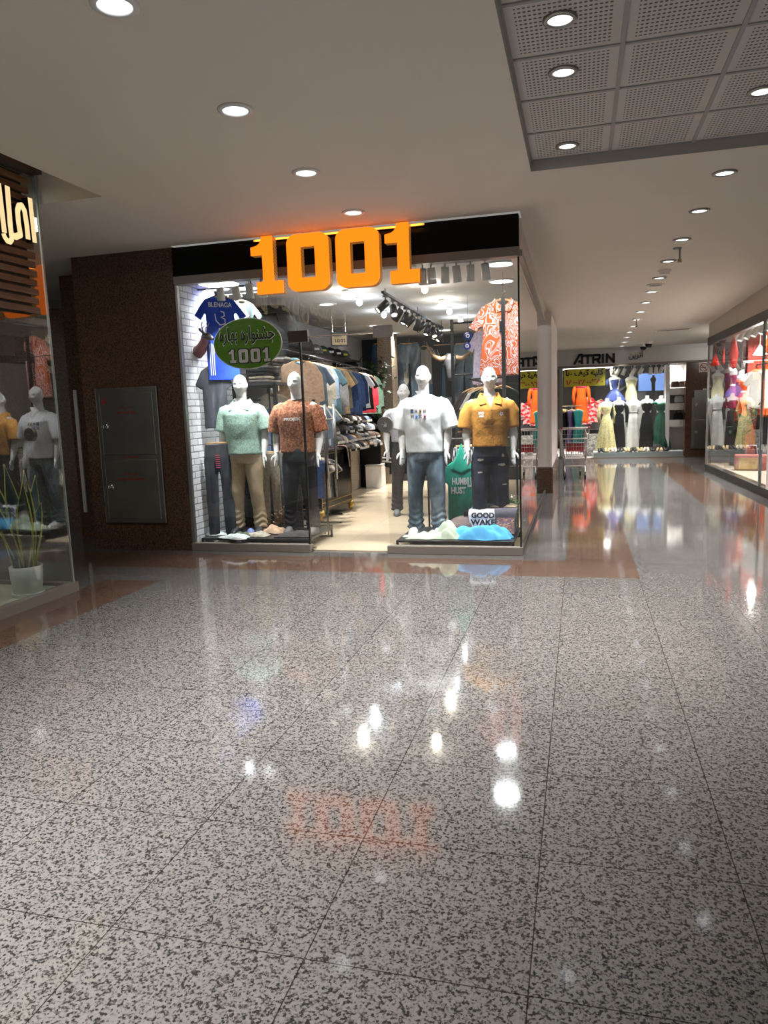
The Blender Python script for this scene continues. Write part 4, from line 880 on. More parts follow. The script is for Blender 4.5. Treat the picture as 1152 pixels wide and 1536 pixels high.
row('lower rail of denim jackets behind the mint and rust shirts', (pa + Vector((0, 0, .1)), pb + Vector((0, 0, .1))), [('cream', LONG, 'cream jacket at the near end of the rail behind the mint shirt', 'jacket'), ('denim', LONG, 'denim blue jacket behind the mint shirt', 'jacket'), ('blue', LONG, 'deeper blue jacket behind the denim one by the rust tee', 'jacket'), ('bluegrey', LONG, 'blue grey jacket close to the rust tee', 'jacket'), ('beige', LONG, 'beige jacket at the far end of the rail behind the rust tee', 'jacket')], 'jackets between the two left mannequins', 0.5, 0.085, 0.85)
pa = at(470, 612, 9.3); pb = at(487, 612, 10.3)
row('mid height rail with shirts behind the rust tee', (pa + Vector((0, 0, .1)), pb + Vector((0, 0, .1))), [('bluegrey', LONG, 'blue grey jacket low behind the rust sleeve', 'jacket'), ('white', LONG, 'white shirt low behind the rust sleeve', 'shirt'), ('denim', TEE2, 'denim shirt low beside the white one', 'shirt'), ('camo', TEE2, 'camouflage green tee low on the mid rail', 'tee'), ('navy', TEE2, 'navy tee low on the mid rail', 'tee'), ('olive', TEE2, 'olive tee at the far end of the mid rail', 'tee')], 'clothes on the mid height rail', 0.45, 0.075, 0.75)
pa = at(462, 684, 8.72); pb = at(486, 686, 9.5)
row('low rail of dark tees beside the door handle', (pa + Vector((0, 0, .06)), pb + Vector((0, 0, .06))), [('navy', TEE, 'navy tee at the near end of the low rail', 'tee'), ('brown', TEE, 'brown tee second on the low rail', 'tee'), ('taupe', TEE, 'taupe tee on the low rail by the mannequin hand', 'tee'), ('beige', TEE, 'grey beige tee in the middle of the low rail', 'tee'), ('grey', TEE, 'grey tee on the low rail', 'tee'), ('charcoal', TEE, 'charcoal tee right of the grey one on the low rail', 'tee'), ('black', TEE, 'black tee on the low rail behind the door handle', 'tee'), ('taupe', TEE, 'taupe tee at the far end of the low rail', 'tee')], 'tees on the low rail', 0.55, 0.08, 0.74)
# hat and bag shelf
hs = thing('shelf', 'long black shelf for bags and caps above the left rail', 'shelf', (0, 0, 0))
sa = at(440, 517, 9.3); sb = at(556, 553, 14.0); MB().bar((-4.36, 9.0, 2.46), (-4.36, 14.0, 2.46), 0.5, 0.03).build('board', BLACKM, hs)
for y in (9.2, 11.5, 13.8): MB().box(-4.62, -4.14, y, y + 0.02, 2.36, 2.446).build('bracket', BLACKM, hs)
bagm = soft(MB().rings([(0, 0, 0, 0.30, 0.14), (0, 0, 0.10, 0.34, 0.17), (0, 0, 0.30, 0.31, 0.15), (0, 0, 0.42, 0.20, 0.09)], 28, 2.6), 0.02, 3, 0.012, 41)
duf = soft(MB().tube([(-0.34, 0, 0.13), (-0.30, 0, 0.13), (0.30, 0, 0.13), (0.34, 0, 0.13)], [0.08, 0.13, 0.13, 0.08], 20), 0.02, 3, 0.012, 42)
def bag(me, px_, py_, Y, x_, rz, label, mat, sc=1.0):
    t = thing('duffel_bag', label, 'bag', (x_, Y, 2.476), rz, 'bags on the high shelf'); t.scale = (sc,) * 3; obj('body', me, mat, t)
    MB().tube([(-0.12, -0.14, 0.2), (-0.1, -0.17, 0.32), (0.1, -0.17, 0.32), (0.12, -0.14, 0.2)], 0.012, 6).build('strap', BLACKM, t, True); MB().box(-0.05, 0.05, -0.185, -0.17, 0.16, 0.19).build('label', plain('leather_tag', (0.3, 0.24, 0.14), 0.7), t)
BAGM = plain('black_nylon', (0.016, 0.016, 0.018), 0.55, var=0.3, scale=8)
bag(bagm, 455, 510, 9.45, -4.02, 0.35, 'big black backpack at the near end of the high shelf', BAGM, 1.12); bag(duf, 480, 520, 10.5, -4.36, 1.1, 'dark grey duffel bag right of the backpack on the high shelf', plain('grey_nylon', (0.05, 0.05, 0.055), 0.6, var=0.2, scale=8), 1.0)
bag(duf, 500, 525, 11.3, -4.38, 1.2, 'black duffel bag under the framed certificate', BAGM, 0.95)
capm = soft(MB().rings([(0, 0, 0, 0.095, 0.11), (0, 0.01, 0.05, 0.09, 0.105), (0, 0.02, 0.10, 0.06, 0.07), (0, 0.02, 0.12, 0.02, 0.03)], 24), 0.01, 3, 0.002, 44)
brim = soft(MB().rings([(0, -0.13, -0.008, 0.08, 0.085), (0, -0.13, 0.006, 0.078, 0.083)], 20), 0.008, 2, 0)
for i, (y, k, lb) in enumerate(((11.95, 'grey', 'grey cap left of the dark green caps on the high shelf'), (12.3, 'forest', 'dark green cap with yellow badge on the high shelf'), (12.7, 'black', 'black cap right of the green badge cap'), (13.1, 'black', 'black cap with white badge on the high shelf'), (13.5, 'forest', 'dark green cap at the far end of the high shelf, near the ivy'))):
    t = thing('cap', lb, 'cap', (-4.28, y, 2.49), 0.5, 'caps on the high shelf'); t.scale = (1.35,) * 3; obj('crown', capm, cm(k), t); obj('brim', brim, cm(k), t)
    MB().box(-0.03, 0.03, -0.114, -0.105, 0.04, 0.065).build('badge', [WH, plain('badge_yellow', (0.6, 0.45, 0.05), 0.6)][i in (1, 4)], t)
# certificate frame hanging from the brace
cp = at(509, 509, 11.0); t = thing('certificate', 'black framed gold certificate reading 1001 above the bag shelf', 'picture frame', (cp.x, cp.y, cp.z), 0.35)
MB().box(-0.135, 0.135, 0, 0.02, -0.105, 0.105).build('frame', BLACKM, t); MB().box(-0.11, 0.11, -0.004, 0.0, -0.08, 0.08).build('paper', plain('gold_paper', (0.52, 0.40, 0.22), 0.5, var=0.15, scale=8), t)
obj('digits', move_mesh(digits1001(0.05), Matrix.Translation((0.01, -0.006, -0.045))), BK, t); obj('lettering', move_mesh(letters('KOREXUS', 0.11, 0.022, 0, 0.01), Matrix.Translation((-0.02, -0.006, 0.04))), BK, t)
MB().tube([(-0.1, 0.01, 0.1), (-0.1, 0.01, 3.05 - cp.z)], 0.002, 5).build('wire', CHROME, t); MB().tube([(0.1, 0.01, 0.1), (0.1, 0.01, 3.05 - cp.z)], 0.002, 5).build('wire', CHROME, t)
# ivy
iv = thing('ivy_garland', 'dark green artificial ivy hanging at the far end of the left rail', 'plant'); mb = MB(); mb2 = MB(); r_ = random.Random(5)
c0 = at(556, 540, 14.1); c1 = at(568, 600, 14.3)
for k in range(420):
    u = r_.random() ** 1.3; p = Vector((c0.x + (c1.x - c0.x) * u * 0.5 + r_.gauss(0, 0.16) * (1.05 - 0.6 * u), 14.2 + r_.gauss(0, 0.10), 2.42 - 1.0 * u + r_.gauss(0, 0.07)))
    d = Vector((r_.gauss(0, 1), r_.gauss(-0.6, 0.6), r_.gauss(-0.3, 0.8))).normalized(); s_ = d.cross(Vector((0.2, 0.1, 1))).normalized(); L = 0.085 + 0.04 * r_.random()
    nrm = d.cross(s_) * 0.004
    mb.add([p, p + d * L * 0.5 + s_ * L * 0.4, p + d * L, p + d * L * 0.5 - s_ * L * 0.4, p + nrm + d * L * 0.5], [(0, 1, 4), (1, 2, 4), (2, 3, 4), (3, 0, 4), (0, 3, 2, 1)])
mb.build('leaves', plain('ivy_leaf', (0.018, 0.05, 0.018), 0.55, var=0.5, scale=15), iv); MB().tube([(c0.x, 14.25, 2.5), (c0.x + 0.02, 14.25, 1.9), (c1.x, 14.25, 1.4)], 0.012).build('stem', plain('ivy_stem', (0.06, 0.04, 0.02), 0.8), iv)
# ------------------------------------------------------------------ display platforms and the clothes on them
def platform(x0, x1, y0, y1, label, h=DISP):
    t = thing('display_platform', label, 'display platform', ((x0 + x1) / 2, (y0 + y1) / 2, 0.012)); w_, d_ = (x1 - x0) / 2, (y1 - y0) / 2
    MB().box(-w_, w_, -d_, d_, h - 0.012 - 0.022, h - 0.012).build('top', plain('platform_black', (0.02, 0.02, 0.022), 0.35), t, False, 0.003)
    f = MB()
    for y in (-d_ + 0.012, d_ - 0.012): f.box(-w_, w_, y - 0.012, y + 0.012, 0.0, 0.022)
    f.build('lower_frame', BLACKM, t)
    for sx_ in (-1, 1):
        for sy in (-1, 1): MB().box(sx_ * (w_ - 0.012) - 0.012, sx_ * (w_ - 0.012) + 0.012, sy * (d_ - 0.012) - 0.012, sy * (d_ - 0.012) + 0.012, 0.022, h - 0.034).build('leg', BLACKM, t)
    return t
platform(-4.27, -2.93, 7.68, 8.50, 'low black display platform under the mint and rust mannequins')
platform(-1.93, -0.66, 7.68, 8.60, 'low black display platform under the white tee and mustard mannequins')
gridm = thing('grid_panel', 'black backing panel with grid behind the mint and rust mannequins', 'panel', (-3.55, 8.60, 0.012))
MB().box(-0.66, 0.20, 0, 0.02, 0, 0.92).build('board', plain('panel_black', (0.012, 0.012, 0.013), 0.7), gridm)
f = MB()
for k in range(18): f.box(-0.65 + 0.05 * k, -0.647 + 0.05 * k, -0.006, 0, 0.01, 0.91)
for k in range(18): f.box(-0.66, 0.20, -0.006, 0, 0.03 + 0.05 * k, 0.033 + 0.05 * k)
f.build('grid', plain('grid_wire', (0.06, 0.06, 0.06), 0.5, 0.4), gridm)
# flat and crumpled clothes
def crumple(w_, d_, h_, seed, n=44, hollow=0.0, irregular=0.22, ridges=5):
    """a dropped piece of cloth: closed sheet with ridges that reach the ground at its edge"""
    r = np.random.default_rng(seed); ph = r.uniform(0, 6.28, 8); vs = []; fs = []; m_ = n // 2
    dirs = [(math.cos(a_), math.sin(a_)) for a_ in r.uniform(0, 3.14, ridges)]; fr = r.uniform(10, 38, ridges)
    def P(i, j, up):
        u = i / m_; t = 2 * math.pi * j / n
        R = 1 + irregular * math.sin(2 * t + ph[0]) * 0.6 + irregular * math.sin(3 * t + ph[1]) * 0.6 + irregular * 0.35 * math.sin(7 * t + ph[2])
        ct, st = math.cos(t), math.sin(t); k = 1 / max(abs(ct), abs(st)) ** 0.55
        x = ct * u * R * k * w_ / 2; y = st * u * R * k * d_ / 2
        h = h_ * (1 - u ** 2.2) * (0.62 + 0.38 * math.sin(x * 9 + ph[3]) * math.cos(y * 8 + ph[4]))
        rd = sum(abs(math.sin((x * a_ + y * b_) * f_ + ph[5] + 1.5 * math.sin(x * 6 + y * 5 + ph[6]))) for (a_, b_), f_ in zip(dirs, fr)) / ridges
        h += (0.016 + 0.55 * h_) * (rd - 0.35) * (1 - u ** 6)
        return (x, y, max(h, 0.004) + 0.006 if up else 0.0)
    for up in (1, 0):
        for i in range(m_ + 1):
            for j in range(n): vs.append(P(i, j, up))
    for s_ in (0, 1):
        o_ = s_ * (m_ + 1) * n
        for i in range(m_):
            for j in range(n): fs.append((o_ + i * n + j, o_ + i * n + (j + 1) % n, o_ + (i + 1) * n + (j + 1) % n, o_ + (i + 1) * n + j))
    for j in range(n): fs.append((m_ * n + j, m_ * n + (j + 1) % n, (2 * m_ + 1) * n + (j + 1) % n, (2 * m_ + 1) * n + j))
    return MB().add(vs, fs).mesh('crumple')
def laid(name, label, cat, me, mat, loc, rz=0.0, group=None):
    o = obj(name, me, mat, None, True, loc=loc); o.rotation_euler = (0, 0, rz); return tag(o, label, cat, group)
SKY = plain('cloth_sky_blue', (0.085, 0.36, 0.66), 0.9, 0, 0.2, 0.08, 12, 0.3); SAGE = plain('cloth_sage', (0.40, 0.46, 0.36), 0.9, 0, 0.2, 0.06, 12, 0.3)
PALE = pattern('cloth_pale_print', [(0.4, (0.42, 0.48, 0.48)), (0.55, (0.62, 0.68, 0.67)), (0.7, (0.72, 0.76, 0.75))], 40, 1, 'noise')
for i, (px_, py_, Y, w_, d_, h_, rz, mt, lb, ct) in enumerate((
    (323, 800, 7.90, 0.36, 0.24, 0.022, 0.1, PALE, 'pale printed shirt laid flat at the left end of the left platform', 'folded shirt'),
    (352, 806, 7.84, 0.34, 0.20, 0.020, -0.1, PALE, 'second pale printed shirt laid on the platform front under the mint mannequin', 'folded shirt'),
    (366, 803, 7.93, 0.22, 0.17, 0.035, 0.3, cm('camo'), 'dark green cloth bunched at the khaki trouser hem', 'folded cloth'),
    (376, 801, 7.90, 0.11, 0.12, 0.045, 0.0, plain('cloth_periwinkle', (0.22, 0.27, 0.55), 0.9), 'small periwinkle blue cloth on top of the platform clothes', 'folded cloth'),
    (388, 803, 7.86, 0.28, 0.16, 0.024, -0.2, cm('cream'), 'cream tee laid between the two left mannequins', 'folded tee'),
    (410, 798, 7.95, 0.32, 0.20, 0.04, -0.25, cm('peach'), 'peach tee laid in front of the rust mannequin', 'folded tee'),
    (444, 803, 7.86, 0.44, 0.24, 0.028, 0.1, cm('charcoal'), 'charcoal tee laid at the right end of the left platform', 'folded tee'))):
    p = atz(px_, py_, DISP + 0.012); laid('laid_cloth', lb, ct, crumple(w_, d_, h_ * 1.7, 60 + i), mt, (p.x, Y if abs(p.y - Y) > 0.3 else p.y, DISP + 0.001 + 0.0004 * i), rz, 'clothes laid on the left platform')
# right platform heap
laid('laid_cloth', 'pale sage trousers crumpled at the feet of the white tee mannequin', 'trousers', crumple(0.50, 0.24, 0.06, 81, 80, irregular=0.35, ridges=4), SAGE, (-1.62, 7.84, DISP + 0.001), 0.05)
laid('laid_cloth', 'pale sage cloth bunched up beside the jeans hem of the white tee mannequin', 'cloth', crumple(0.30, 0.32, 0.17, 82, 90, irregular=0.2, ridges=3), SAGE, (-1.36, 7.90, DISP + 0.001), 0.6)
s = laid('laid_cloth', 'sky blue tee crumpled across the front of the right platform', 'tee', crumple(0.60, 0.27, 0.17, 83, 110, irregular=0.24, ridges=4), SKY, (-1.04, 7.84, DISP + 0.001), -0.05)
crate = thing('display_crate', 'low black crate covered by draped tees on the right platform', 'crate', (-0.93, 8.12, DISP + 0.061)); MB().box(-0.27, 0.23, -0.06, 0.10, -0.06, 0.0).build('riser', BLACKM, crate)
cr = MB(); cr.box(-0.30, 0.26, -0.10, 0.12, 0.0, 0.02)
for k in range(9):
    for z in (0.02,): cr.box(-0.30 + 0.07 * k - 0.004, -0.30 + 0.07 * k + 0.004, -0.10, -0.09, 0.02, 0.20)
cr.box(-0.30, 0.26, 0.11, 0.12, 0.02, 0.20).box(-0.30, -0.29, -0.10, 0.12, 0.02, 0.20).box(0.25, 0.26, -0.10, 0.12, 0.02, 0.20); cr.build('body', BLACKM, crate)
MB().box(-0.30, 0.26, -0.10, 0.12, 0.20, 0.215).build('top', BLACKM, crate)
def drape(w_, top_y0, top_y1, z, fall, seed, bulge=0.012, n=26, m_=30, skew=0.0):
    """a cloth over the crate: lies on top then falls down the front"""
    r = np.random.default_rng(seed); ph = r.uniform(0, 6.28, 6); path = []
    Ltop = top_y1 - top_y0
    for i in range(m_ + 1):
        s_ = i / m_ * (Ltop + fall)
        if s_ < Ltop: path.append((top_y1 - s_, z))
        else: path.append((top_y0 - 0.018 * math.sin(min(1, (s_ - Ltop) / 0.04) * 1.57) - 0.10 * (s_ - Ltop), z - (s_ - Ltop)))
    vs = []
    for th in (0.012, 0.0):
        for i, (y, z_) in enumerate(path):
            for j in range(n + 1):
                x = (j / n - 0.5) * w_; f_ = bulge * math.sin(x * 34 + ph[0] + i * 0.09) * (0.3 + i / m_) + bulge * 0.8 * math.sin(x * 15 - i * 0.25 + ph[1])
                flat = i / m_ * (Ltop + fall) < Ltop
                e = 1 + 0.06 * math.sin(i * 0.3 + ph[2])
                vs.append((x * e + skew * max(0, z - z_), y + (0 if flat else -abs(f_) - th - 0.004), z_ + (abs(f_) + th if flat else 0.0)))
    k = (m_ + 1) * (n + 1); fs = []
    for i in range(m_):
        for j in range(n):
            a_ = i * (n + 1) + j; fs += [(a_, a_ + 1, a_ + n + 2, a_ + n + 1), (k + a_, k + a_ + n + 1, k + a_ + n + 2, k + a_ + 1)]
    for i in range(m_):
        for j in (0, n): a_ = i * (n + 1) + j; fs.append((a_, a_ + n + 1, k + a_ + n + 1, k + a_))
    for j in range(n):
        for i in (0, m_): a_ = i * (n + 1) + j; fs.append((a_, a_ + 1, k + a_ + 1, k + a_))
    return MB().add(vs, fs).mesh('drape')
BRN = plain('cloth_mauve_brown', (0.115, 0.085, 0.078), 0.8, 0, 0.3, 0.1, 10, 0.3)
WAVY = plain('cloth_white_violet', (0.62, 0.60, 0.68), 0.9, 0, 0.2, 0.04, 14, 0.2)
ZT = DISP + 0.276
d0 = drape(0.24, 8.03, 8.22, ZT + 0.03, 0.20, 91, 0.015); o = laid('draped_cloth', 'mauve brown sweatshirt bundled over the left end of the crate', 'sweatshirt', d0, BRN, (-1.22, 0, 0))
bun = soft(MB().rings([(0, 0, 0.0, 0.13, 0.10), (0, 0, 0.06, 0.15, 0.12), (0, 0, 0.13, 0.14, 0.11), (0.02, 0.02, 0.19, 0.09, 0.08), (0.03, 0.03, 0.21, 0.04, 0.04)], 24), 0.012, 4, 0.016, 92, 14, 8)
bpy.data.objects.remove(o); laid('laid_cloth', 'mauve brown sweatshirt bundled at the left end of the crate', 'sweatshirt', bun, BRN, (-1.27, 8.0, DISP + 0.001), 0.2)
t = thing('draped_tee', 'white tee printed GOOD WAKE draped over the crate', 'tee', (-1.02, 0, 0)); gw = drape(0.30, 8.01, 8.20, ZT + 0.004, 0.21, 93, 0.004); obj('cloth', gw, WAVY, t, True)
for tx, z, w_ in (('GOOD', ZT - 0.040, 0.25), ('WAKE', ZT - 0.115, 0.27)):
    me = letters(tx, w_, 0.062, 0, 0.045); me.transform(Matrix.Translation((0.0, 0, z))); onto(me, gw, (0, 1, 0), 0.004, -7.0); obj('lettering', me, BK, t)
t = thing('draped_tee', 'dark grey tee with colourful print draped over the right end of the crate', 'tee', (-0.775, 0, 0)); dk = drape(0.235, 8.0, 8.20, ZT + 0.012, 0.235, 94, 0.004); obj('cloth', dk, plain('cloth_violet_grey', (0.075, 0.068, 0.085), 0.9, 0, 0.2, 0.1), t, True)
me = rect(0.19, 0.17, 10); me.transform(Matrix.Translation((0, 0, ZT - 0.15))); onto(me, dk, (0, 1, 0), 0.004, -7.0)
obj('print', me, pattern('city_print', [(0.25, (0.03, 0.03, 0.08)), (0.4, (0.10, 0.12, 0.22)), (0.52, (0.35, 0.10, 0.08)), (0.6, (0.5, 0.35, 0.12)), (0.72, (0.45, 0.5, 0.55))], 16, 2.5, 'noise', (1, 1, 3)), t)
laid('laid_cloth', 'khaki beige trousers folded on top of the crate', 'trousers', crumple(0.30, 0.13, 0.03, 96), plain('cloth_khaki2', (0.36, 0.29, 0.19), 0.9, var=0.1), (-0.80, 8.14, ZT + 0.028), 0.05)
laid('laid_cloth', 'small slate tee folded on the crate between the white and dark tees', 'tee', crumple(0.16, 0.10, 0.025, 97), cm('slate'), (-0.98, 8.17, ZT + 0.022), 0.1)
vs_ = thing('glass_vase', 'round glass vase of artificial succulents at the shop corner', 'vase', (-0.74, 8.33, DISP + 0.001))
MB().lathe([(0, 0.0), (0.06, 0.0), (0.06, 0.20), (0, 0.20)], n=20).build('stand', BLACKM, vs_); MB().lathe([(0.04, 0.2), (0.11, 0.23), (0.135, 0.31), (0.12, 0.38), (0.08, 0.42), (0.076, 0.42), (0.115, 0.38), (0.13, 0.31), (0.105, 0.235), (0.04, 0.205)], n=28).build('bowl', GLASS, vs_, True)
mb = MB(); r_ = random.Random(3)
for k in range(70):
    d = Vector((r_.gauss(0, 1), r_.gauss(0, 1), abs(r_.gauss(0, 0.8)))).normalized(); p = Vector((r_.gauss(0, 0.03), r_.gauss(0, 0.03), 0.30)); mb.ell(p + d * 0.045, (0.010, 0.010, 0.028), 6, 4, d.to_track_quat('Z', 'Y').to_matrix())
mb.build('foliage', plain('succulent', (0.10, 0.20, 0.06), 0.5, var=0.7, scale=40), vs_)

# teal hoodie and dark garments hanging between the two right mannequins
p = at(688, 674, 8.35)
hood = pad(tee_poly(0.78, 0.235, 0.2, False), 0.06, 0.012, 5, 0.014, 51, 2.0, lambda mb: mb.prism([(-0.15, -0.10), (0.0, 0.20), (0.15, -0.10), (0, -0.16)], -0.045, 0.045))
TEALC = plain('cloth_teal_green', (0.022, 0.30, 0.21), 0.9, 0, 0.2, 0.1, 12, 0.3)
t = thing('hanging_hoodie', 'teal green hoodie with white block lettering hanging between the right mannequins', 'hoodie', (p.x + 0.02, 8.40, 0.93)); t.scale = (0.70, 1, 0.95); obj('cloth', hood, TEALC, t); hanger_part(t)
for tx, x, z, w_, h_ in (('HUMB', -0.03, -0.25, 0.24, 0.085), ('LE', 0.15, -0.26, 0.10, 0.12), ('HUST', -0.05, -0.36, 0.24, 0.085), ('LE', 0.14, -0.42, 0.08, 0.05)):
    if (tx, x) in (('LE', 0.14),): continue
    me = letters(tx, w_, h_, 0, 0.045); me.transform(Matrix.Translation((x, 0, z))); onto(me, hood, (0, 1, 0), 0.006, 0.4); obj('lettering', me, WTEE, t)
STR = pattern('black_white_streaks', [(0.44, (0.012, 0.012, 0.014)), (0.5, (0.05, 0.05, 0.05)), (0.56, (0.5, 0.5, 0.5))], 9, 4, 'noise', (2, 2, 0.4))
p = at(704, 674, 8.45); garment('hanging_jeans', 'black and white streaked jeans hanging right of the teal hoodie', 'jeans', PANT, STR, (p.x, 8.47, 1.08), 0.15, None, 0.92, 'clip')
p = at(722, 676, 8.6); garment('hanging_jeans', 'black jeans hanging behind the hand of the mustard mannequin', 'jeans', PANT, DENIM_D, (p.x, 8.62, 1.08), 0.0, None, 0.95, 'clip')
rr_ = thing('clothes_rail', 'low black rail behind the right display platform', 'clothes rail'); MB().tube([(-1.75, 8.52, 1.17), (-0.70, 8.52, 1.17)], 0.012).build('tube', BLACKM, rr_)
for x in (-1.75, -0.70): MB().tube([(x, 8.52, 1.17), (x, 8.64, 1.17), (x, 8.64, 0.012)], 0.012).build('upright', BLACKM, rr_)

# ------------------------------------------------------------------ left brick wall
p = at(300, 548, 7.95)
DSH = pad(tee_poly(0.74, 0.22, 0.2, False, 0.075, 0.07), 0.05, 0.011, 4, 0.012, 52, 2.0)
t = garment('hanging_shirt', 'black washed denim short sleeved shirt hanging on the white brick wall', 'shirt', DSH, DENIM_G, (-4.13, 7.98, 2.11), 0.62, None, 0.98); t.scale = (0.62, 0.8, 0.98)
for s_ in (-1, 1): MB().prism([(s_ * 0.01, -0.07), (s_ * 0.09, 0.01), (s_ * 0.115, -0.03), (s_ * 0.06, -0.10)], -0.04, -0.034).build('collar', DENIM_G, t)
t = garment('hanging_jeans', 'dark grey jeans with a bright tag hanging on the white brick wall', 'jeans', PANT, DENIM_G, (-4.10, 7.90, 1.205), 0.5, None, 1.06, 'clip'); t.scale = (0.74, 0.8, 1.06)
tg = MB().box(-0.045, 0.025, -0.045, -0.04, -0.27, -0.12).build('price_tag', pattern('tag_colours', [(0.3, (0.02, 0.02, 0.03)), (0.5, (0.3, 0.05, 0.4)), (0.6, (0.05, 0.1, 0.6)), (0.75, (0.7, 0.15, 0.03))], 14, 0, 'stripe', interp='CONSTANT', rough=0.4), t)
BLUEJ = plain('cloth_royal_blue', (0.012, 0.055, 0.43), 0.7, 0, 0.3, 0.1, 8, 0.2)
p = at(331, 443, 8.40)
JER = pad(tee_poly(1.30, 0.25, 0.30, False, 0.08), 0.05, 0.012, 5, 0.016, 53, 1.2)
t = thing('hanging_jersey', 'royal blue sports jersey with white numbers hanging at the brick wall', 'jersey', (-4.02, 8.03, 2.90), 0.62); t.scale = (0.74, 0.8, 0.74); obj('cloth', JER, BLUEJ, t); hanger_part(t)
on_chest(t, 'lettering', letters('BLENAGA', 0.36, 0.075, 0, 0.02), WH, JER, 0.0, -0.14, 0.006)
me = MB()
for q_ in range(1): me.tube([(0.0, 0, 0.09), (0.05, 0, 0.075), (0.055, 0, 0.02), (0.0, 0, 0.0), (0.06, 0, -0.03), (0.06, 0, -0.10), (-0.02, 0, -0.12), (-0.08, 0, -0.05), (-0.09, 0, 0.05)], 0.010, 6)
me = me.mesh('emblem'); me.transform(Matrix.Translation((0.0, 0, -0.33))); onto(me, JER, (0, 1, 0), 0.006, 0.4); obj('emblem', me, WH, t)
on_chest(t, 'digits', letters('191', 0.15, 0.13, 0, 0.03), WH, JER, 0.03, -0.56, 0.006)
for x in (-0.20, -0.17, -0.14): on_chest(t, 'stripe', rect(0.012, 0.48, 6), WH, JER, x, -0.98, 0.005)
p = at(366, 443, 8.62)
GREEN2 = pattern('white_green_panels', [(0.0, (0.62, 0.63, 0.64)), (0.62, (0.62, 0.63, 0.64)), (0.64, (0.02, 0.25, 0.12)), (0.85, (0.05, 0.05, 0.05))], 1.1, 0, 'wave', (1.0, 1, 0.2), 'CONSTANT')
for i, (px_, k, lb) in enumerate(((356, WTEE, 'white jersey hanging right of the blue one'), (374, GREEN2, 'white and green jersey right of the plain white one'))):
    p = at(px_, 440, 8.62 + 0.1 * i); garment('hanging_jersey', lb, 'jersey', JER, k, (p.x - 0.02, 8.38 + 0.14 * i, 2.90), 0.45, None, 0.62)
jr_ = thing('clothes_rail', 'short black rail holding the jerseys by the brick wall', 'clothes rail'); MB().tube([(-4.29, 8.03, 2.985), (-3.7, 8.03, 2.985)], 0.01).build('tube', BLACKM, jr_); MB().tube([(-4.29, 8.45, 2.97), (-3.5, 8.45, 2.97)], 0.01).build('tube', BLACKM, jr_)
for y, z in ((8.03, 2.985), (8.45, 2.97)): MB().tube([(-3.62, y, z), (-3.62, y, 3.05)], 0.008).build('bracket', BLACKM, jr_)
# deer head ornament
dh = thing('deer_head', 'small black and red deer head ornament on the white brick wall', 'ornament', (-4.30, 7.92, 2.36), 0.0)
nk = MB().tube([(0.0, 0, -0.10), (0.07, -0.01, -0.06), (0.12, -0.02, 0.02), (0.14, -0.03, 0.07)], [0.085, 0.07, 0.05, 0.042], 14); obj('neck', soft(nk, 0.008, 3, 0.003, 2), plain('deer_red', (0.16, 0.02, 0.025), 0.35), dh)
hd_ = MB().tube([(0.12, -0.02, 0.05), (0.15, -0.03, 0.09), (0.19, -0.045, 0.075), (0.25, -0.07, 0.045), (0.265, -0.075, 0.035)], [0.04, 0.048, 0.042, 0.026, 0.018], 14)
for s_ in (-1, 1): hd_.tube([(0.135, -0.03 + s_ * 0.03, 0.11), (0.12, -0.03 + s_ * 0.075, 0.15), (0.115, -0.03 + s_ * 0.095, 0.17)], [0.012, 0.018, 0.004], 8)
obj('head', soft(hd_, 0.006, 2, 0.0), plain('deer_black', (0.015, 0.014, 0.014), 0.4), dh)
an = MB()
for s_ in (-1, 1):
    an.tube([(0.14, -0.03 + s_ * 0.02, 0.12), (0.13, -0.03 + s_ * 0.05, 0.18), (0.16, -0.03 + s_ * 0.085, 0.22), (0.20, -0.03 + s_ * 0.09, 0.26)], [0.009, 0.008, 0.006, 0.003], 7)
    an.tube([(0.133, -0.03 + s_ * 0.045, 0.17), (0.17, -0.03 + s_ * 0.03, 0.20), (0.19, -0.03 + s_ * 0.03, 0.235)], [0.007, 0.005, 0.002], 6); an.tube([(0.15, -0.03 + s_ * 0.075, 0.21), (0.12, -0.03 + s_ * 0.10, 0.25)], [0.006, 0.002], 6)
an.build('antlers', plain('antler', (0.62, 0.58, 0.5), 0.5, var=0.3), dh, True)

# ------------------------------------------------------------------ shelf unit with folded clothes on the left wall
su = thing('shelf_unit', 'dark metal shelf unit holding folded clothes behind the mint mannequin', 'shelf unit', (-4.10, 9.35, 0.012))
for x in (-0.18, 0.38):
    for y in (-0.55, 0.55): MB().box(x - 0.02, x + 0.02, y - 0.02, y + 0.02, 0, 1.90).build('upright', BLACKM, su)
for z in (1.88,): MB().box(-0.20, 0.40, -0.57, 0.57, z, z + 0.035).build('shelf_board', plain('shelf_dark', (0.05, 0.048, 0.045), 0.5), su)
MB().tube([(0.1, -0.55, 1.70), (0.1, 0.55, 1.70)], 0.012).build('rail', BLACKM, su)
MB().box(0.40, 0.404, -0.50, -0.46, 1.80, 1.87).build('price_card', plain('cream_card', (0.62, 0.55, 0.36), 0.6), su)
def fold(w_, d_, h_, seed): return soft(MB().rings([(0, 0, 0.002, w_ / 2 * 0.96, d_ / 2 * 0.96), (0, 0, h_ * 0.3, w_ / 2, d_ / 2), (0, 0, h_ * 0.7, w_ / 2, d_ / 2), (0, 0, h_ - 0.002, w_ / 2 * 0.95, d_ / 2 * 0.95)], 24, 6.0), 0.008, 2, 0.004, seed, 12, 12)
FOLD = fold(0.24, 0.30, 0.042, 4)
CLR.update(orange=(0.45, 0.17, 0.07), sky=(0.30, 0.52, 0.58), stripe=(0.5, 0.48, 0.46))
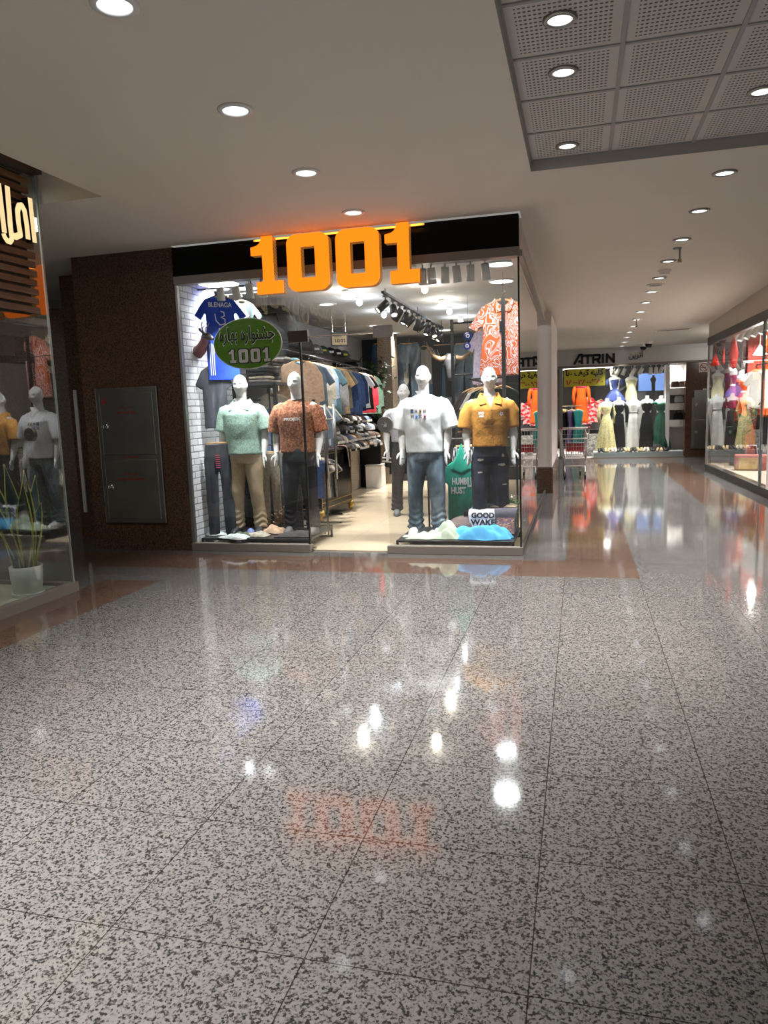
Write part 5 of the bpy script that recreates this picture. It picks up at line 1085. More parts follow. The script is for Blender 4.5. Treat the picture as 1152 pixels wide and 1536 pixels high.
stk = [(-3.98, 8.98, ['taupe', 'beige', 'black', 'black', 'charcoal', 'black', 'black'], 'behind the mint mannequin head'), (-3.96, 9.26, ['bone', 'grey', 'black', 'grey', 'taupe', 'charcoal', 'brown'], 'under the green oval sign'), (-3.94, 9.52, ['charcoal', 'taupe', 'white', 'brown', 'grey', 'stripe', 'charcoal', 'stripe'], 'right of the oval sign'), (-3.92, 9.78, ['orange', 'orange', 'stripe', 'bone', 'stripe', 'sky', 'sky', 'sky'], 'nearest the peach jacket')]
for x, y, cols_, where in stk:
    for k, c_ in enumerate(cols_):
        o = obj('folded_tee', FOLD, cm(c_), None, True, loc=(x + 0.012 * math.sin(k * 2.3), y, 1.9275 + 0.0445 * k)); o.rotation_euler = (0, 0, math.pi / 2 + 0.06 * math.sin(k * 1.9))
        nm = {'stripe': 'pale striped', 'sky': 'sky blue', 'bone': 'off white'}.get(c_, c_)
        tag(o, ('%s folded tee, %s from the bottom of the stack %s' % (nm, ordn[k], where)), 'folded tee', 'folded tees on the metal shelf')
for i, (k, lb) in enumerate((('denim', 'denim jacket at the near end under the folded clothes shelf'), ('charcoal', 'charcoal trousers leg hanging under the folded clothes shelf'), ('brown', 'brown shirt under the folded clothes shelf'), ('taupe', 'taupe shirt at the far end under the folded clothes shelf'))):
    garment('hanging_shirt', lb, 'shirt', LONG, cm(k), (-4.0, 8.98 + 0.25 * i, 1.615), 0.4, 'shirts under the folded clothes shelf', 0.95)
# trousers hanging between the two left mannequins
for px_, k, Y, lb in ((394, 'slate', 8.40, 'slate trousers hanging just right of the khaki legs'), (404, 'beige', 8.36, 'light beige trousers hanging between the mint and rust mannequins'), (414, 'grey', 8.42, 'grey trousers hanging left of the rust mannequin')):
    p = at(px_, 684, Y); t = thing('hanging_trousers', lb, 'trousers', (p.x, Y, 1.06), 0.1, 'trousers between the left mannequins'); t.scale = (0.55, 0.8, 0.88); obj('cloth', PANT, cm(k), t); clip_hanger(t)
tr_ = thing('clothes_rail', 'low black rail for trousers behind the left mannequins', 'clothes rail'); MB().tube([(-4.0, 8.40, 1.155), (-3.0, 8.40, 1.155)], 0.011).build('tube', BLACKM, tr_)
for x in (-4.0, -3.0): MB().tube([(x, 8.40, 1.155), (x, 8.54, 1.155), (x, 8.54, 0.012)], 0.011).build('upright', BLACKM, tr_)
# dried flower bunch
df = thing('dried_flowers', 'bunch of dried brown flowers on the platform between the left mannequins', 'dried flowers', (-3.50, 8.30, DISP + 0.001)); mb = MB(); r_ = random.Random(9)
MB().lathe([(0, 0), (0.045, 0), (0.05, 0.06), (0.035, 0.09), (0, 0.09)], n=16).build('pot', BLACKM, df)
for k in range(40):
    d = Vector((r_.gauss(0, 0.6), r_.gauss(0, 0.6), 1)).normalized(); L = 0.12 + 0.09 * r_.random(); mb.tube([(0, 0, 0.07), d * (0.07 + L)], 0.0025, 5); mb.ell(d * (0.07 + L), (0.014, 0.014, 0.012), 6, 4)
mb.build('stems', plain('dried_stem', (0.32, 0.22, 0.13), 0.9, var=0.5, scale=30), df)

# ------------------------------------------------------------------ shoes on the slanted rack, counter, cube
rk = thing('shoe_rack', 'dark stepped shoe rack along the left shop wall', 'shoe rack', (-4.0, 0, 0))
for r in range(5): MB().bar((0.10 - 0.055 * r, 10.6, 0.84 + 0.155 * r), (0.10 - 0.055 * r, 14.1, 0.84 + 0.155 * r), 0.22, 0.015).build('tier', BLACKM, rk)
for y in (10.62, 12.0, 14.08): MB().prism([(-0.62, 0.012), (0.20, 0.012), (0.20, 0.84), (-0.02, 1.46), (-0.62, 1.46)], y, y + 0.015).build('side_frame', BLACKM, rk)
SH2 = MB().rings([(0, -0.01, 0.0, 0.045, 0.135), (0, -0.01, 0.022, 0.046, 0.138), (0, -0.005, 0.05, 0.042, 0.12), (0, 0.03, 0.075, 0.038, 0.08), (0, 0.05, 0.10, 0.037, 0.055)], 16, 2.4)
SHM = SH2.mesh('sneaker'); SHM.polygons.foreach_set('use_smooth', [True] * len(SHM.polygons))
SOLE = MB().rings([(0, -0.01, -0.012, 0.047, 0.14), (0, -0.01, 0.014, 0.048, 0.142)], 16, 2.4).mesh('sole')
scol = [('black', (0.015, 0.015, 0.016)), ('white', (0.70, 0.70, 0.68)), ('grey', (0.18, 0.18, 0.18)), ('tan', (0.36, 0.25, 0.15)), ('blue', (0.13, 0.2, 0.34)), ('black', (0.02, 0.02, 0.02)), ('brown', (0.12, 0.07, 0.045)), ('white', (0.62, 0.6, 0.55))]
r_ = random.Random(12); tier = ['lowest', 'second', 'third', 'fourth', 'top']
for r in range(5):
    for k in range(22):
        y = 10.72 + 0.155 * k; nm, c_ = scol[r_.randrange(8)] if r else scol[[2, 3, 2, 6, 7, 2, 0][k % 7]]
        t = thing('sneaker', '%s sneaker, number %d from the near end on the %s rack tier' % (nm, k + 1, tier[r]), 'shoe', (-4.0 + 0.11 - 0.055 * r, y, 0.862 + 0.155 * r), math.pi / 2 + r_.gauss(0, 0.4), 'sneakers on the slanted rack'); t.scale = (1.3, 1.1 + 0.15 * r_.random(), 1.2 + 0.5 * r_.random())
        obj('upper', SHM, plain('shoe_' + nm + str(round(c_[0], 2)), c_, 0.6), t); obj('sole', SOLE, plain('sole_pale', (0.62, 0.6, 0.56), 0.6) if r_.random() < 0.65 else BLACKM, t)
        if r_.random() < 0.3: MB().box(-0.012, 0.012, -0.02, -0.016, 0.10, 0.13).build('price_tag', plain('cream_card', (0.62, 0.55, 0.36), 0.6), t)
GOLD = plain('gold_metal', (0.62, 0.40, 0.10), 0.3, 1.0)
ct = thing('counter', 'black glossy counter with gold edges and gold feet', 'counter', (-3.75, 10.32, 0.012), -0.06)
BG = plain('gloss_black', (0.008, 0.008, 0.009), 0.12)
MB().box(-0.30, 0.30, -0.62, 0.60, 0.13, 0.95).build('body', BG, ct); MB().box(-0.32, 0.32, -0.64, 0.62, 0.95, 0.985).build('top', plain('counter_top', (0.05, 0.04, 0.035), 0.3), ct)
mb = MB()
for z in (0.16, 0.24, 0.92): mb.box(0.30, 0.306, -0.60, 0.58, z, z + 0.012); mb.box(-0.29, 0.29, -0.626, -0.62, z, z + 0.012)
for y in (-0.60, 0.58): mb.box(0.30, 0.307, y - 0.006, y + 0.006, 0.14, 0.94)
mb.build('gold_trim', GOLD, ct)
for x in (-0.26, 0.27):
    for y in (-0.58, 0.56): MB().tube([(x, y, 0.13), (x * 1.08, y * 1.02, 0.08), (x * 0.98, y, 0.04), (x * 1.1, y * 1.03, 0.008)], [0.05, 0.045, 0.018, 0.025], 10).build('foot', GOLD, ct, True)
bc = drape(0.34, 0.0, 0.25, 0.0, 0.30, 99, 0.008); o = laid('draped_cloth', 'brown tee draped over the far end of the black counter', 'tee', bc, cm('brown'), (-3.44, 10.70, 1.0), math.pi / 2 + 0.3)
wc = thing('display_cube', 'white cube stand on the shop floor by the stone column', 'stand', (-3.93, 14.03, 0.012), 0.08); MB().box(-0.14, 0.18, -0.12, 0.30, 0, 0.42).build('body', WHITEP, wc); MB().box(-0.15, 0.19, -0.13, 0.31, 0.42, 0.45).build('top', plain('cube_top', (0.45, 0.42, 0.38), 0.5), wc)

# ------------------------------------------------------------------ back of the shop
YB2 = 15.88
cb = thing('drawer_cabinet', 'black drawer cabinet along the back wall of the shop', 'cabinet', (-2.4, 15.6, 0.012)); MB().box(-1.4, 1.5, -0.35, 0.35, 0, 1.72).build('body', plain('cabinet_black', (0.014, 0.015, 0.018), 0.5), cb)
for i in range(4):
    for j in range(5):
        d = MB().box(-1.37 + 0.72 * i, -0.69 + 0.72 * i, -0.37, -0.35, 0.05 + 0.33 * j, 0.36 + 0.33 * j).build('drawer', plain('cabinet_front', (0.02, 0.022, 0.027), 0.4), cb); MB().box(-1.13 + 0.72 * i, -0.93 + 0.72 * i, -0.385, -0.37, 0.27 + 0.33 * j, 0.29 + 0.33 * j).build('pull', GOLD if (i, j) == (0, 4) else STEEL, d)
def backitem(name, label, cat, me, mat, px_, py_, sc, hang='clip', Y=15.75, rz=0.0):
    p = at(px_, py_, Y); return garment(name, label, cat, me, mat, (p.x, Y, p.z), rz, None, sc, hang)
backitem('hanging_shorts', 'dark denim shorts hanging at the left end of the back wall', 'shorts', SHORTS, DENIM_B, 574, 516, 1.15); backitem('hanging_jeans', 'blue grey denim shirt hanging left of the ripped jeans', 'shirt', TEE2, DENIM, 592, 518, 1.0, 'top')
t = backitem('hanging_jeans', 'ripped blue jeans hanging in the middle of the back wall', 'jeans', PANTW, DENIM, 613, 516, 1.12, Y=15.6)
me = patch(0.10, 0.28, 0.3, 3); me.transform(Matrix.Translation((-0.06, 0, -0.62))); onto(me, PANTW, (0, 1, 0), 0.004, 0.4); obj('rip', me, RIPM, t)
VARS = pattern('varsity_grey', [(0.0, (0.30, 0.28, 0.25)), (0.9, (0.34, 0.32, 0.29))], 3, 0, 'wave')
t = backitem('hanging_tee', 'grey tee with black and white shoulder stripes hanging beside the ripped jeans', 'tee', TEE2, VARS, 636, 520, 1.05, 'top')
for s_ in (-1, 1):
    for k in range(3): MB().bar((s_ * (0.17 + 0.05 * k), -0.04, -0.05 - 0.01 * k), (s_ * (0.25 + 0.045 * k), -0.04, -0.20 - 0.02 * k), 0.022, 0.01).build('stripe', [WTEE, BK, WTEE][k], t)
backitem('hanging_trousers', 'black trousers on a wooden hanger left of the bull skull', 'trousers', PANT, cm('black'), 664, 518, 1.1); backitem('hanging_jeans', 'light blue jeans hanging right of the bull skull', 'jeans', PANT, DENIM_L, 697, 516, 1.15)
backitem('hanging_jeans', 'pale washed jeans at the right end of the back wall', 'jeans', PANT, DENIM_L, 714, 518, 1.1); backitem('hanging_tee', 'black tee under the bull skull with white sides', 'tee', TEE, cm('bone'), 676, 548, 0.9, 'top', 15.83)
br_ = thing('clothes_rail', 'long black rail across the back wall of the shop', 'clothes rail'); MB().tube([(-4.1, 15.72, 2.985), (-0.75, 15.72, 2.985)], 0.012).build('tube', BLACKM, br_)
for x in (-4.0, -2.4, -0.8): MB().tube([(x, 15.72, 2.985), (x, 16.0, 2.985)], 0.012).build('bracket', BLACKM, br_)
mr_ = at(656, 570, 15.75); t = thing('mirror', 'tall blue tinted mirror standing on the back cabinet', 'mirror', (mr_.x + 0.05, 15.80, 1.735)); MB().prism(arc(0, 0.42, 0.27, 0, 180, 12) + [(-0.27, 0), (0.27, 0)], -0.01, 0.01).build('glass', plain('mirror_teal', (0.08, 0.2, 0.25), 0.15, 0.5), t); MB().prism(arc(0, 0.42, 0.29, 0, 180, 12) + [(-0.29, 0), (0.29, 0)], 0.011, 0.03).build('frame', STEEL, t)
# bull skull
bs = thing('bull_skull', 'black bull skull with wide curved horns on the back wall', 'ornament', (0, 0, 0)); p = at(677, 548, 15.3); bs.location = (p.x, 15.3, p.z)
sk = MB().tube([(0, 0.02, 0.22), (0, -0.03, 0.10), (0, -0.06, -0.08), (0, -0.08, -0.26), (0, -0.085, -0.32)], [(0.07, 0.13), (0.09, 0.14), (0.08, 0.095), (0.055, 0.07), (0.03, 0.05)], 16)
for s_ in (-1, 1): sk.ell((s_ * 0.10, -0.03, 0.04), (0.045, 0.05, 0.06), 10, 8)
obj('skull', soft(sk, 0.014, 3, 0.005, 3), plain('skull_black', (0.012, 0.012, 0.014), 0.6), bs); hn = plain('horn', (0.22, 0.14, 0.07), 0.45, var=0.5, scale=14)
for s_ in (-1, 1): MB().tube([(s_ * 0.09, 0, 0.16), (s_ * 0.22, -0.02, 0.13), (s_ * 0.36, -0.03, 0.20), (s_ * 0.47, -0.03, 0.36), (s_ * 0.50, -0.03, 0.50)], [0.055, 0.052, 0.042, 0.026, 0.006], 12).build('horn', hn, bs, True)
MB().tube([(0, 0.05, 0.15), (0, 0.62, 0.15)], 0.02).build('wall_bracket', BLACKM, bs)
ew = plain('evil_eye_blue', (0.01, 0.03, 0.26), 0.2)
for i, (px_, py_, r) in enumerate(((702, 504, 0.055), (701, 519, 0.050))):
    p = at(px_, py_, 10.5); t = thing('evil_eye', ['upper blue glass evil eye pendant on the right rack post', 'lower blue glass evil eye pendant on the right rack post'][i], 'pendant', (p.x, 10.5, p.z), 0, 'evil eye pendants'); R90 = Matrix.Rotation(math.pi / 2, 3, 'X')
    MB().lathe([(0, 0), (r, 0.0), (r, 0.015), (0, 0.02)], n=24, M=R90).build('disc', ew, t); MB().lathe([(0, 0.0), (r * 0.5, 0.0), (r * 0.5, 0.003), (0, 0.004)], (0, -0.019, 0), 20, R90).build('iris', WHITEP, t); MB().lathe([(0, 0.0), (r * 0.25, 0.0), (r * 0.25, 0.003), (0, 0.004)], (0, -0.023, 0), 16, R90).build('pupil', ew, t)
    MB().tube([(0, -0.006, r), (0, -0.006, (3.05 - p.z) if i == 0 else r + 0.06)], 0.002, 5).build('cord', ew, t)

# ------------------------------------------------------------------ right hand rack
ORC = (0.66, 0.135, 0.035); WHC = (0.74, 0.70, 0.73)
OPAT = pattern('orange_swirl', [(0.30, ORC), (0.36, WHC), (0.395, ORC), (0.45, WHC), (0.475, ORC), (0.525, WHC), (0.55, ORC), (0.61, WHC), (0.65, ORC), (0.72, WHC)], 5.5, 1.6, 'noise', (1.3, 1.3, 0.75), 'CONSTANT', rough=0.8); OPAT.node_tree.nodes['Noise Texture'].inputs['Detail'].default_value = 1.2
OP = tee_poly(0.80, 0.262, 0.26, False, 0.075, 0.06); OP = [(0.075, 0), (0.175, -0.045), (0.185, -0.25), (0.175, -0.80)] + [q_ for q_ in OP if q_[0] < 0.06 and q_[0] != 0.075]
OSH = pad(OP, 0.06, 0.011, 4, 0.010, 55, 2.0)
p = at(757, 450, 8.85); t = garment('hanging_shirt', 'orange and white swirl patterned shirt hanging above the mustard mannequin', 'shirt', OSH, OPAT, (p.x - 0.02, 8.85, p.z), 0.10, None, 1.07)
for s_ in (-1, 1): MB().prism([(s_ * 0.01, -0.11), (s_ * 0.085, 0.02), (s_ * 0.12, -0.03), (s_ * 0.07, -0.13)], -0.045, -0.036).build('collar', OPAT, t)
MB().box(-0.04, 0.01, -0.05, -0.045, -0.34, -0.22).build('price_tag', BK, t); MB().tube([(0, 0, 0.095), (0, 0, (3.05 - p.z) / 1.07)], 0.006).build('hanging_strap', CHROME, t)
ra_ = thing('clothes_rack', 'tall black two tier clothes rack on the right side of the shop', 'clothes rack', (0, 0, 0))
for x, y in ((-1.75, 10.6), (-0.85, 8.75), (-1.28, 10.6), (-0.72, 12.6)): MB().box(x - 0.02, x + 0.02, y - 0.02, y + 0.02, 0.012, 2.75).build('upright', BLACKM, ra_)
MB().tube([(-1.75, 10.6, 2.70), (-0.72, 10.6, 2.70)], 0.014).build('top_rail', BLACKM, ra_); MB().tube([(-1.28, 9.0, 1.86), (-1.28, 12.6, 1.86)], 0.014).build('lower_rail', BLACKM, ra_); MB().tube([(-1.75, 10.6, 1.98), (-0.72, 10.6, 1.98)], 0.014).build('cross_rail', BLACKM, ra_)
MB().tube([(-1.28, 10.6, 1.86), (-0.72, 12.6, 1.86)], 0.012).build('brace', BLACKM, ra_); MB().tube([(-0.85, 8.75, 1.86), (-1.28, 9.05, 1.86)], 0.012).build('brace', BLACKM, ra_)
for i, (px_, k, lb) in enumerate(((709, 'darkbrown', 'dark brown tee at the left end of the right rack'), (717, 'darkbrown', 'dark brown tee second on the right rack'), (722, 'bone', 'off white tee third on the right rack'), (728, 'black', 'black tee with blue print on the right rack'), (735, 'forest', 'dark green tee behind the mustard mannequin head'), (741, 'black', 'black tee on the right rack behind the mannequin neck'), (754, 'forest', 'dark green tee at the right end of the right rack'))):
    Y = 10.2 - 0.14 * i; p = at(px_, 577, Y); t = garment('hanging_tee', lb, 'tee', TEE2, cm(k), (p.x, Y, 1.765), 0.35 + 0.05 * math.sin(i * 2), 'tees on the right rack', 1.0); t.scale = (0.8, 0.8, 1.0)
    if i == 3: MB().box(-0.03, 0.05, -0.05, -0.045, -0.3, -0.15).build('chest_print', pattern('blue_print', [(0.3, (0.02, 0.05, 0.6)), (0.6, (0.1, 0.4, 0.7)), (0.7, (0.5, 0.1, 0.1))], 20, 1, 'noise'), t)
for i, (px_, k, lb) in enumerate(((716, 'lilac', 'lilac tee on the high tier left of the orange shirt'), (720, 'pink', 'dusty pink tee behind the lilac one'), (728, 'black', 'black tee behind the orange swirl shirt'))):
    Y = 10.62 + 0.12 * i; p = at(px_ + 12, 470, 10.6); t = garment('hanging_tee', lb, 'tee', LONG2 if k == 'pink' else TEE2, cm(k), (p.x, Y, 2.60), 0.3, 'tees on the high tier', 1.0); t.scale = (0.72, 0.8, 1.0)
for px_, Y, k, me, lb in ((706, 9.75, 'darkbrown', PANT, 'dark brown trousers below the brown tees on the right'), (716, 9.6, 'charcoal', PANT, 'charcoal trousers below the off white tee on the right'), (613, 13.3, 'navy', LONG, 'navy jacket low behind the grey tee mannequin'), (603, 12.6, 'black', LONG, 'black varsity jacket with white stripes behind the grey tee mannequin')):
    p = at(px_, 640, Y); zz = {PANT: 1.2, LONG: 1.12}[me]; t = garment('hanging_garment', lb, 'garment', me, cm(k), (p.x, Y, zz), 0.2, None, 1.0, 'clip' if me is PANT else 'top')
    if k == 'black':
        for q_ in (0.42, 0.48): MB().tube([(-0.36, -0.05, -q_), (-0.20, -0.05, -q_ - 0.02)], 0.016).build('cuff_stripe', WTEE, t)
    MB().tube([(0, 0, 0.10), (0, 0.02, 0.12)], 0.004).build('hook_end', CHROME, t)
lr = thing('clothes_rail', 'low floor rail behind the grey tee mannequin', 'clothes rail'); MB().tube([(-3.1, 12.4, 1.225), (-2.6, 13.6, 1.225)], 0.012).build('tube', BLACKM, lr); MB().tube([(-3.1, 12.4, 1.225), (-3.1, 12.4, 0.012)], 0.012).build('upright', BLACKM, lr); MB().tube([(-2.6, 13.6, 1.225), (-2.6, 13.6, 0.012)], 0.012).build('upright', BLACKM, lr)
# ------------------------------------------------------------------ the dress shop at the end of the corridor
YA = 20.9
LG = plain('light_metal_fascia', (0.50, 0.49, 0.47), 0.4, 0.3)
fa = thing('shop_fascia', 'pale metal fascia with black lettering over the far dress shop', 'fascia', (0, YA, 2.46))
MB().box(-2.05, 4.2, 0, 0.2, 0.04, 0.375).build('panel', LG, fa); MB().box(-2.05, 4.2, -0.02, 0.2, -0.02, 0.04).build('lower_trim', GREYTRIM, fa)
mb = MB(); mb.box(-8, 4.2, YA, YA + 0.2, 2.837, 3.3); struct(mb.build('wall_far_upper', LG))
xl = at(861, 537, YA).x; xr = at(928, 537, YA).x
hA, zA = 0.245, 2.655
ST = 0.06
def stroke(pts, w_, y0, y1, mb, closed=False):
    """thick lettering stroke through points in the xz plane"""
    for a_, b_ in zip(pts[:-1], pts[1:]):
        a_ = Vector(a_); b_ = Vector(b_); d = (b_ - a_).normalized(); n = Vector((-d.y, d.x)) * w_ / 2
        mb.prism([tuple(a_ - n - d * w_ * 0.0), tuple(b_ - n), tuple(b_ + n), tuple(a_ + n)], y0, y1)
    for p in pts[1:-1]: mb.prism([(p[0] + w_ / 2 * math.cos(t), p[1] + w_ / 2 * math.sin(t)) for t in [2 * math.pi * k / 10 for k in range(10)]], y0, y1)
LW = (xr - xl) / 4.15
glyph = {'A': [[(0.02, 0), (0.50, 1.0), (0.74, 1.0), (0.74, 0)], [(0.40, 0.30), (0.74, 0.30)]], 'T': [[(0.02, 0.9), (0.86, 0.9)], [(0.45, 0.9), (0.45, 0)]], 'R': [[(0.10, 0), (0.10, 0.9), (0.66, 0.9), (0.70, 0.72), (0.62, 0.45), (0.12, 0.42)], [(0.42, 0.42), (0.72, 0.0)]], 'I': [[(0.4, 0), (0.4, 1.0)]], 'N': [[(0.08, 0), (0.08, 0.92), (0.70, 0.08), (0.70, 1.0)]]}
for i, ch in enumerate('ATRIN'):
    mb = MB(); ox = xl + LW * (0, 0.82, 1.70, 2.28, 2.98)[i]
    for s_ in glyph[ch]: stroke([(px_ * LW * 1.02, pz * hA) for px_, pz in s_], ST, -0.05, 0.0, mb)
    o = mb.build('sign_letter', BLACKM); o.location = (ox, YA - 0.001, zA - hA / 2)
    tag(o, 'black letter %s of the far shop sign reading ATRIN' % ch, 'letter', 'letters of the far shop sign')
p = at(954, 533, YA); o = obj('sign_letter', letters(persian('آترین'), 0.36, 0.22, 0.03, 0.004), BLACKM, loc=(p.x, YA - 0.016, p.z)); tag(o, 'black script word right of the ATRIN letters on the far fascia', 'lettering')
# glass, plinth, side posts
wz = thing('shop_window', 'display window of the far dress shop with five long gowns', 'shop window', (0, YA, 0))
pane('pane', 0.40, 1.30, 0.02, 0.03, 0.14, 2.44, None, GLASS, wz); pane('pane', 1.31, 2.62, 0.02, 0.03, 0.14, 2.44, None, GLASS, wz)
MB().box(0.36, 2.64, 0.0, 0.05, 0.0, 0.14).build('base_panel', plain('glass_green_grey', (0.22, 0.26, 0.26), 0.2), wz)
MB().box(0.30, 2.66, -0.05, 0.06, 0.0, 0.03).build('kerb', GREYTRIM, wz)
dp = thing('display_platform', 'white display platform behind the far shop glass', 'display platform', (1.5, YA + 0.5, 0)); MB().box(-1.14, 1.14, -0.43, 0.5, 0.0, 0.15).build('body', WHITEP, dp); MB().box(-1.14, 1.14, -0.43, 0.5, 0.15, 0.165).build('top', WHITEM, dp)
ps = thing('door_post', 'grey steel post at the left edge of the far dress shop', 'post', (-0.50, YA, 0)); MB().box(-0.04, 0.04, 0, 0.08, 0, 2.44).build('post', ALU, ps); MB().box(-0.05, 0.05, -0.01, 0.09, 0, 0.06).build('shoe', STEEL, ps)
pg = thing('shop_window', 'greenish glass panel left of the far shop entrance behind the trolley', 'shop window', (-1.2, YA, 0)); pane('pane', -0.8, 0.65, 0.02, 0.03, 0.06, 2.44, None, GLASS, pg); MB().box(-0.8, 0.65, 0, 0.05, 0, 0.06).build('base_rail', GREYTRIM, pg)
mb = MB(); mb.box(-8, -2.1, YA, YA + 0.1, 0, 2.9); struct(mb.build('wall_far_left', WHITEP))
mb = MB(); mb.box(2.66, 4.6, YA - 0.02, YA + 0.3, 0, 2.45); struct(mb.build('wall_far_right', G_WALL))
mb = MB(); mb.box(-3.5, 4.4, 25.4, 25.5, 0, 2.7); struct(mb.build('wall_far_shop_back', plain('far_dark_wall', (0.035, 0.035, 0.04), 0.6)))
mb = MB(); mb.box(-3.5, 4.4, YA + 0.2, 25.4, 2.62, 2.66); struct(mb.build('ceiling_far_shop', WHITEP))
mb = MB(); mb.box(-3.5, -3.4, YA + 0.1, 25.4, 0, 2.62); mb.box(2.95, 3.05, YA + 0.3, 25.4, 0, 2.62); struct(mb.build('wall_far_shop_sides', WHITEP))
mb = MB(); mb.box(-3.4, 3.0, YA + 0.05, 25.4, 0.002, 0.012); struct(mb.build('floor_far_shop', plain('far_pale_floor', (0.5, 0.47, 0.44), 0.25)))
for i, (x, y) in enumerate(((-1.2, 22.4), (0.2, 22.6), (1.6, 22.6), (2.4, 21.6), (-0.2, 24.2), (1.5, 24.2))): downlight(x, y, 2.62, 'flat downlight inside the far dress shop', 'downlights in the far dress shop', 26, 0.1)
fl_ = thing('tube_light', 'long white tube light above the yellow sale banner in the far shop', 'tube light', (0.15, YA + 0.12, 2.44)); MB().box(-0.6, 0.7, 0, 0.03, -0.035, -0.005).build('tube', LAMPW, fl_); MB().box(-0.6, 0.7, 0, 0.03, -0.005, 0.01).build('holder', WHITEM, fl_)
lamp('tube_glow', 'AREA', (0.05, 0.05, -0.05), 30, (0.95, 0.98, 1.0), 1.2, 0.05, parent=fl_)
ftr = thing('light_track', 'white light track behind the top of the far shop glass', 'light track', (1.6, YA + 0.25, 2.45)); MB().box(-1.0, 0.95, -0.015, 0.015, 0, 0.03).build('rail', WHITEM, ftr); MB().tube([(0, 0, 0.03), (0, 0, 0.17)], 0.01).build('suspension', WHITEM, ftr)
for i, px_ in enumerate((918, 928, 937, 952, 963, 976, 984, 993)):
    p = at(px_, 550, YA + 0.25); spotlight((p.x, YA + 0.25, 2.46), ordn[i] + ' small white spotlight over the far gowns, counted from the navy dress', 'spotlights over the far gowns', WHITEM, [-0.3, 0.5, 0.4, 0.5, 0.5, 0.1, 0.1, 0.4][i], [0.2, 1.6, 1.3, 1.4, 1.2, 0, 0, 1.2][i], 1.15, 45)
# yellow banner
YEL = plain('banner_yellow', (0.62, 0.55, 0.03), 0.5, var=0.06); REDP = plain('banner_red', (0.50, 0.02, 0.06), 0.5)
p0 = at(846, 554, YA - 0.05); p1 = at(908, 578, YA - 0.05)
bn = thing('sale_banner', 'yellow sale banner with black script and red numbers at the far shop door', 'banner', ((p0.x + p1.x) / 2, YA + 0.03, (p0.z + p1.z) / 2)); bw, bh = p1.x - p0.x, p0.z - p1.z
MB().box(-bw / 2, bw / 2, 0, 0.01, -bh / 2, bh / 2).build('cloth', YEL, bn)
for x in (-bw / 2 + 0.05, bw / 2 - 0.05): MB().tube([(x, 0.02, bh / 2 - 0.03), (x, 0.02, 2.44 - (p0.z + p1.z) / 2)], 0.006).build('cord', BLACKM, bn)
obj('lettering', move_mesh(letters(persian('کلیه کیف ها'), bw * 0.92, bh * 0.44, 0, 0.045), Matrix.Translation((0, -0.004, bh * 0.24))), BK, bn)
obj('lettering', move_mesh(letters('۱۸۰-۲۸۰-۳۸۰', bw * 0.9, bh * 0.36, 0, 0.03), Matrix.Translation((0, -0.004, -bh * 0.22))), REDP, bn)
# gowns on busts
BUSTW = plain('bust_white', (0.80, 0.80, 0.79), 0.45)
def bust_mesh():
    mb = MB(); mb.rings([(0, 0, -0.55, 0.09, 0.07), (0, 0, -0.30, 0.115, 0.08), (0, 0, -0.16, 0.145, 0.10), (0, 0, -0.06, 0.165, 0.085), (0, 0.0, -0.02, 0.12, 0.065), (0, 0, 0.0, 0.055, 0.05), (0, 0, 0.075, 0.05, 0.05), (0, 0, 0.085, 0.03, 0.03)], 22, 2.3); return soft(mb, 0.012, 3, 0)
BUST = bust_mesh()
def gown_mesh(z0, hw, pleat, n=64, top=-0.10, waist=0.10, amp=0.02, short=False, seed=0):
    """hanging skirt with pleats below a fitted bodice; z measured from the neck"""
    rows = []; ph = np.random.default_rng(seed).uniform(0, 6.28, 3)
    prof = [(top, 0.148, 0.10), (top - 0.06, 0.150, 0.108), (top - 0.16, 0.128, 0.095), (top - 0.25, waist, 0.085), (top - 0.33, waist + 0.03, 0.10)]
    for k in range(1, 13): u = k / 12; prof.append((top - 0.33 + (z0 - top + 0.33) * u, waist + 0.03 + (hw - waist - 0.03) * u ** 0.8, 0.10 + (hw * 0.62 - 0.10) * u ** 0.8))
    for z, a_, b_ in prof:
        d = max(0.0, min(1.0, (top - 0.27 - z) / 0.5)); r = []
        for j in range(n):
            t = 2 * math.pi * j / n; k = 1 + d * amp * 4 * (math.sin(pleat * t + ph[0]) * 0.6 + 0.4 * math.sin(pleat * 1.7 * t + ph[1] + z * 2)); r.append((a_ * k * math.cos(t), b_ * k * math.sin(t), z))
        rows.append(r)
    return rows
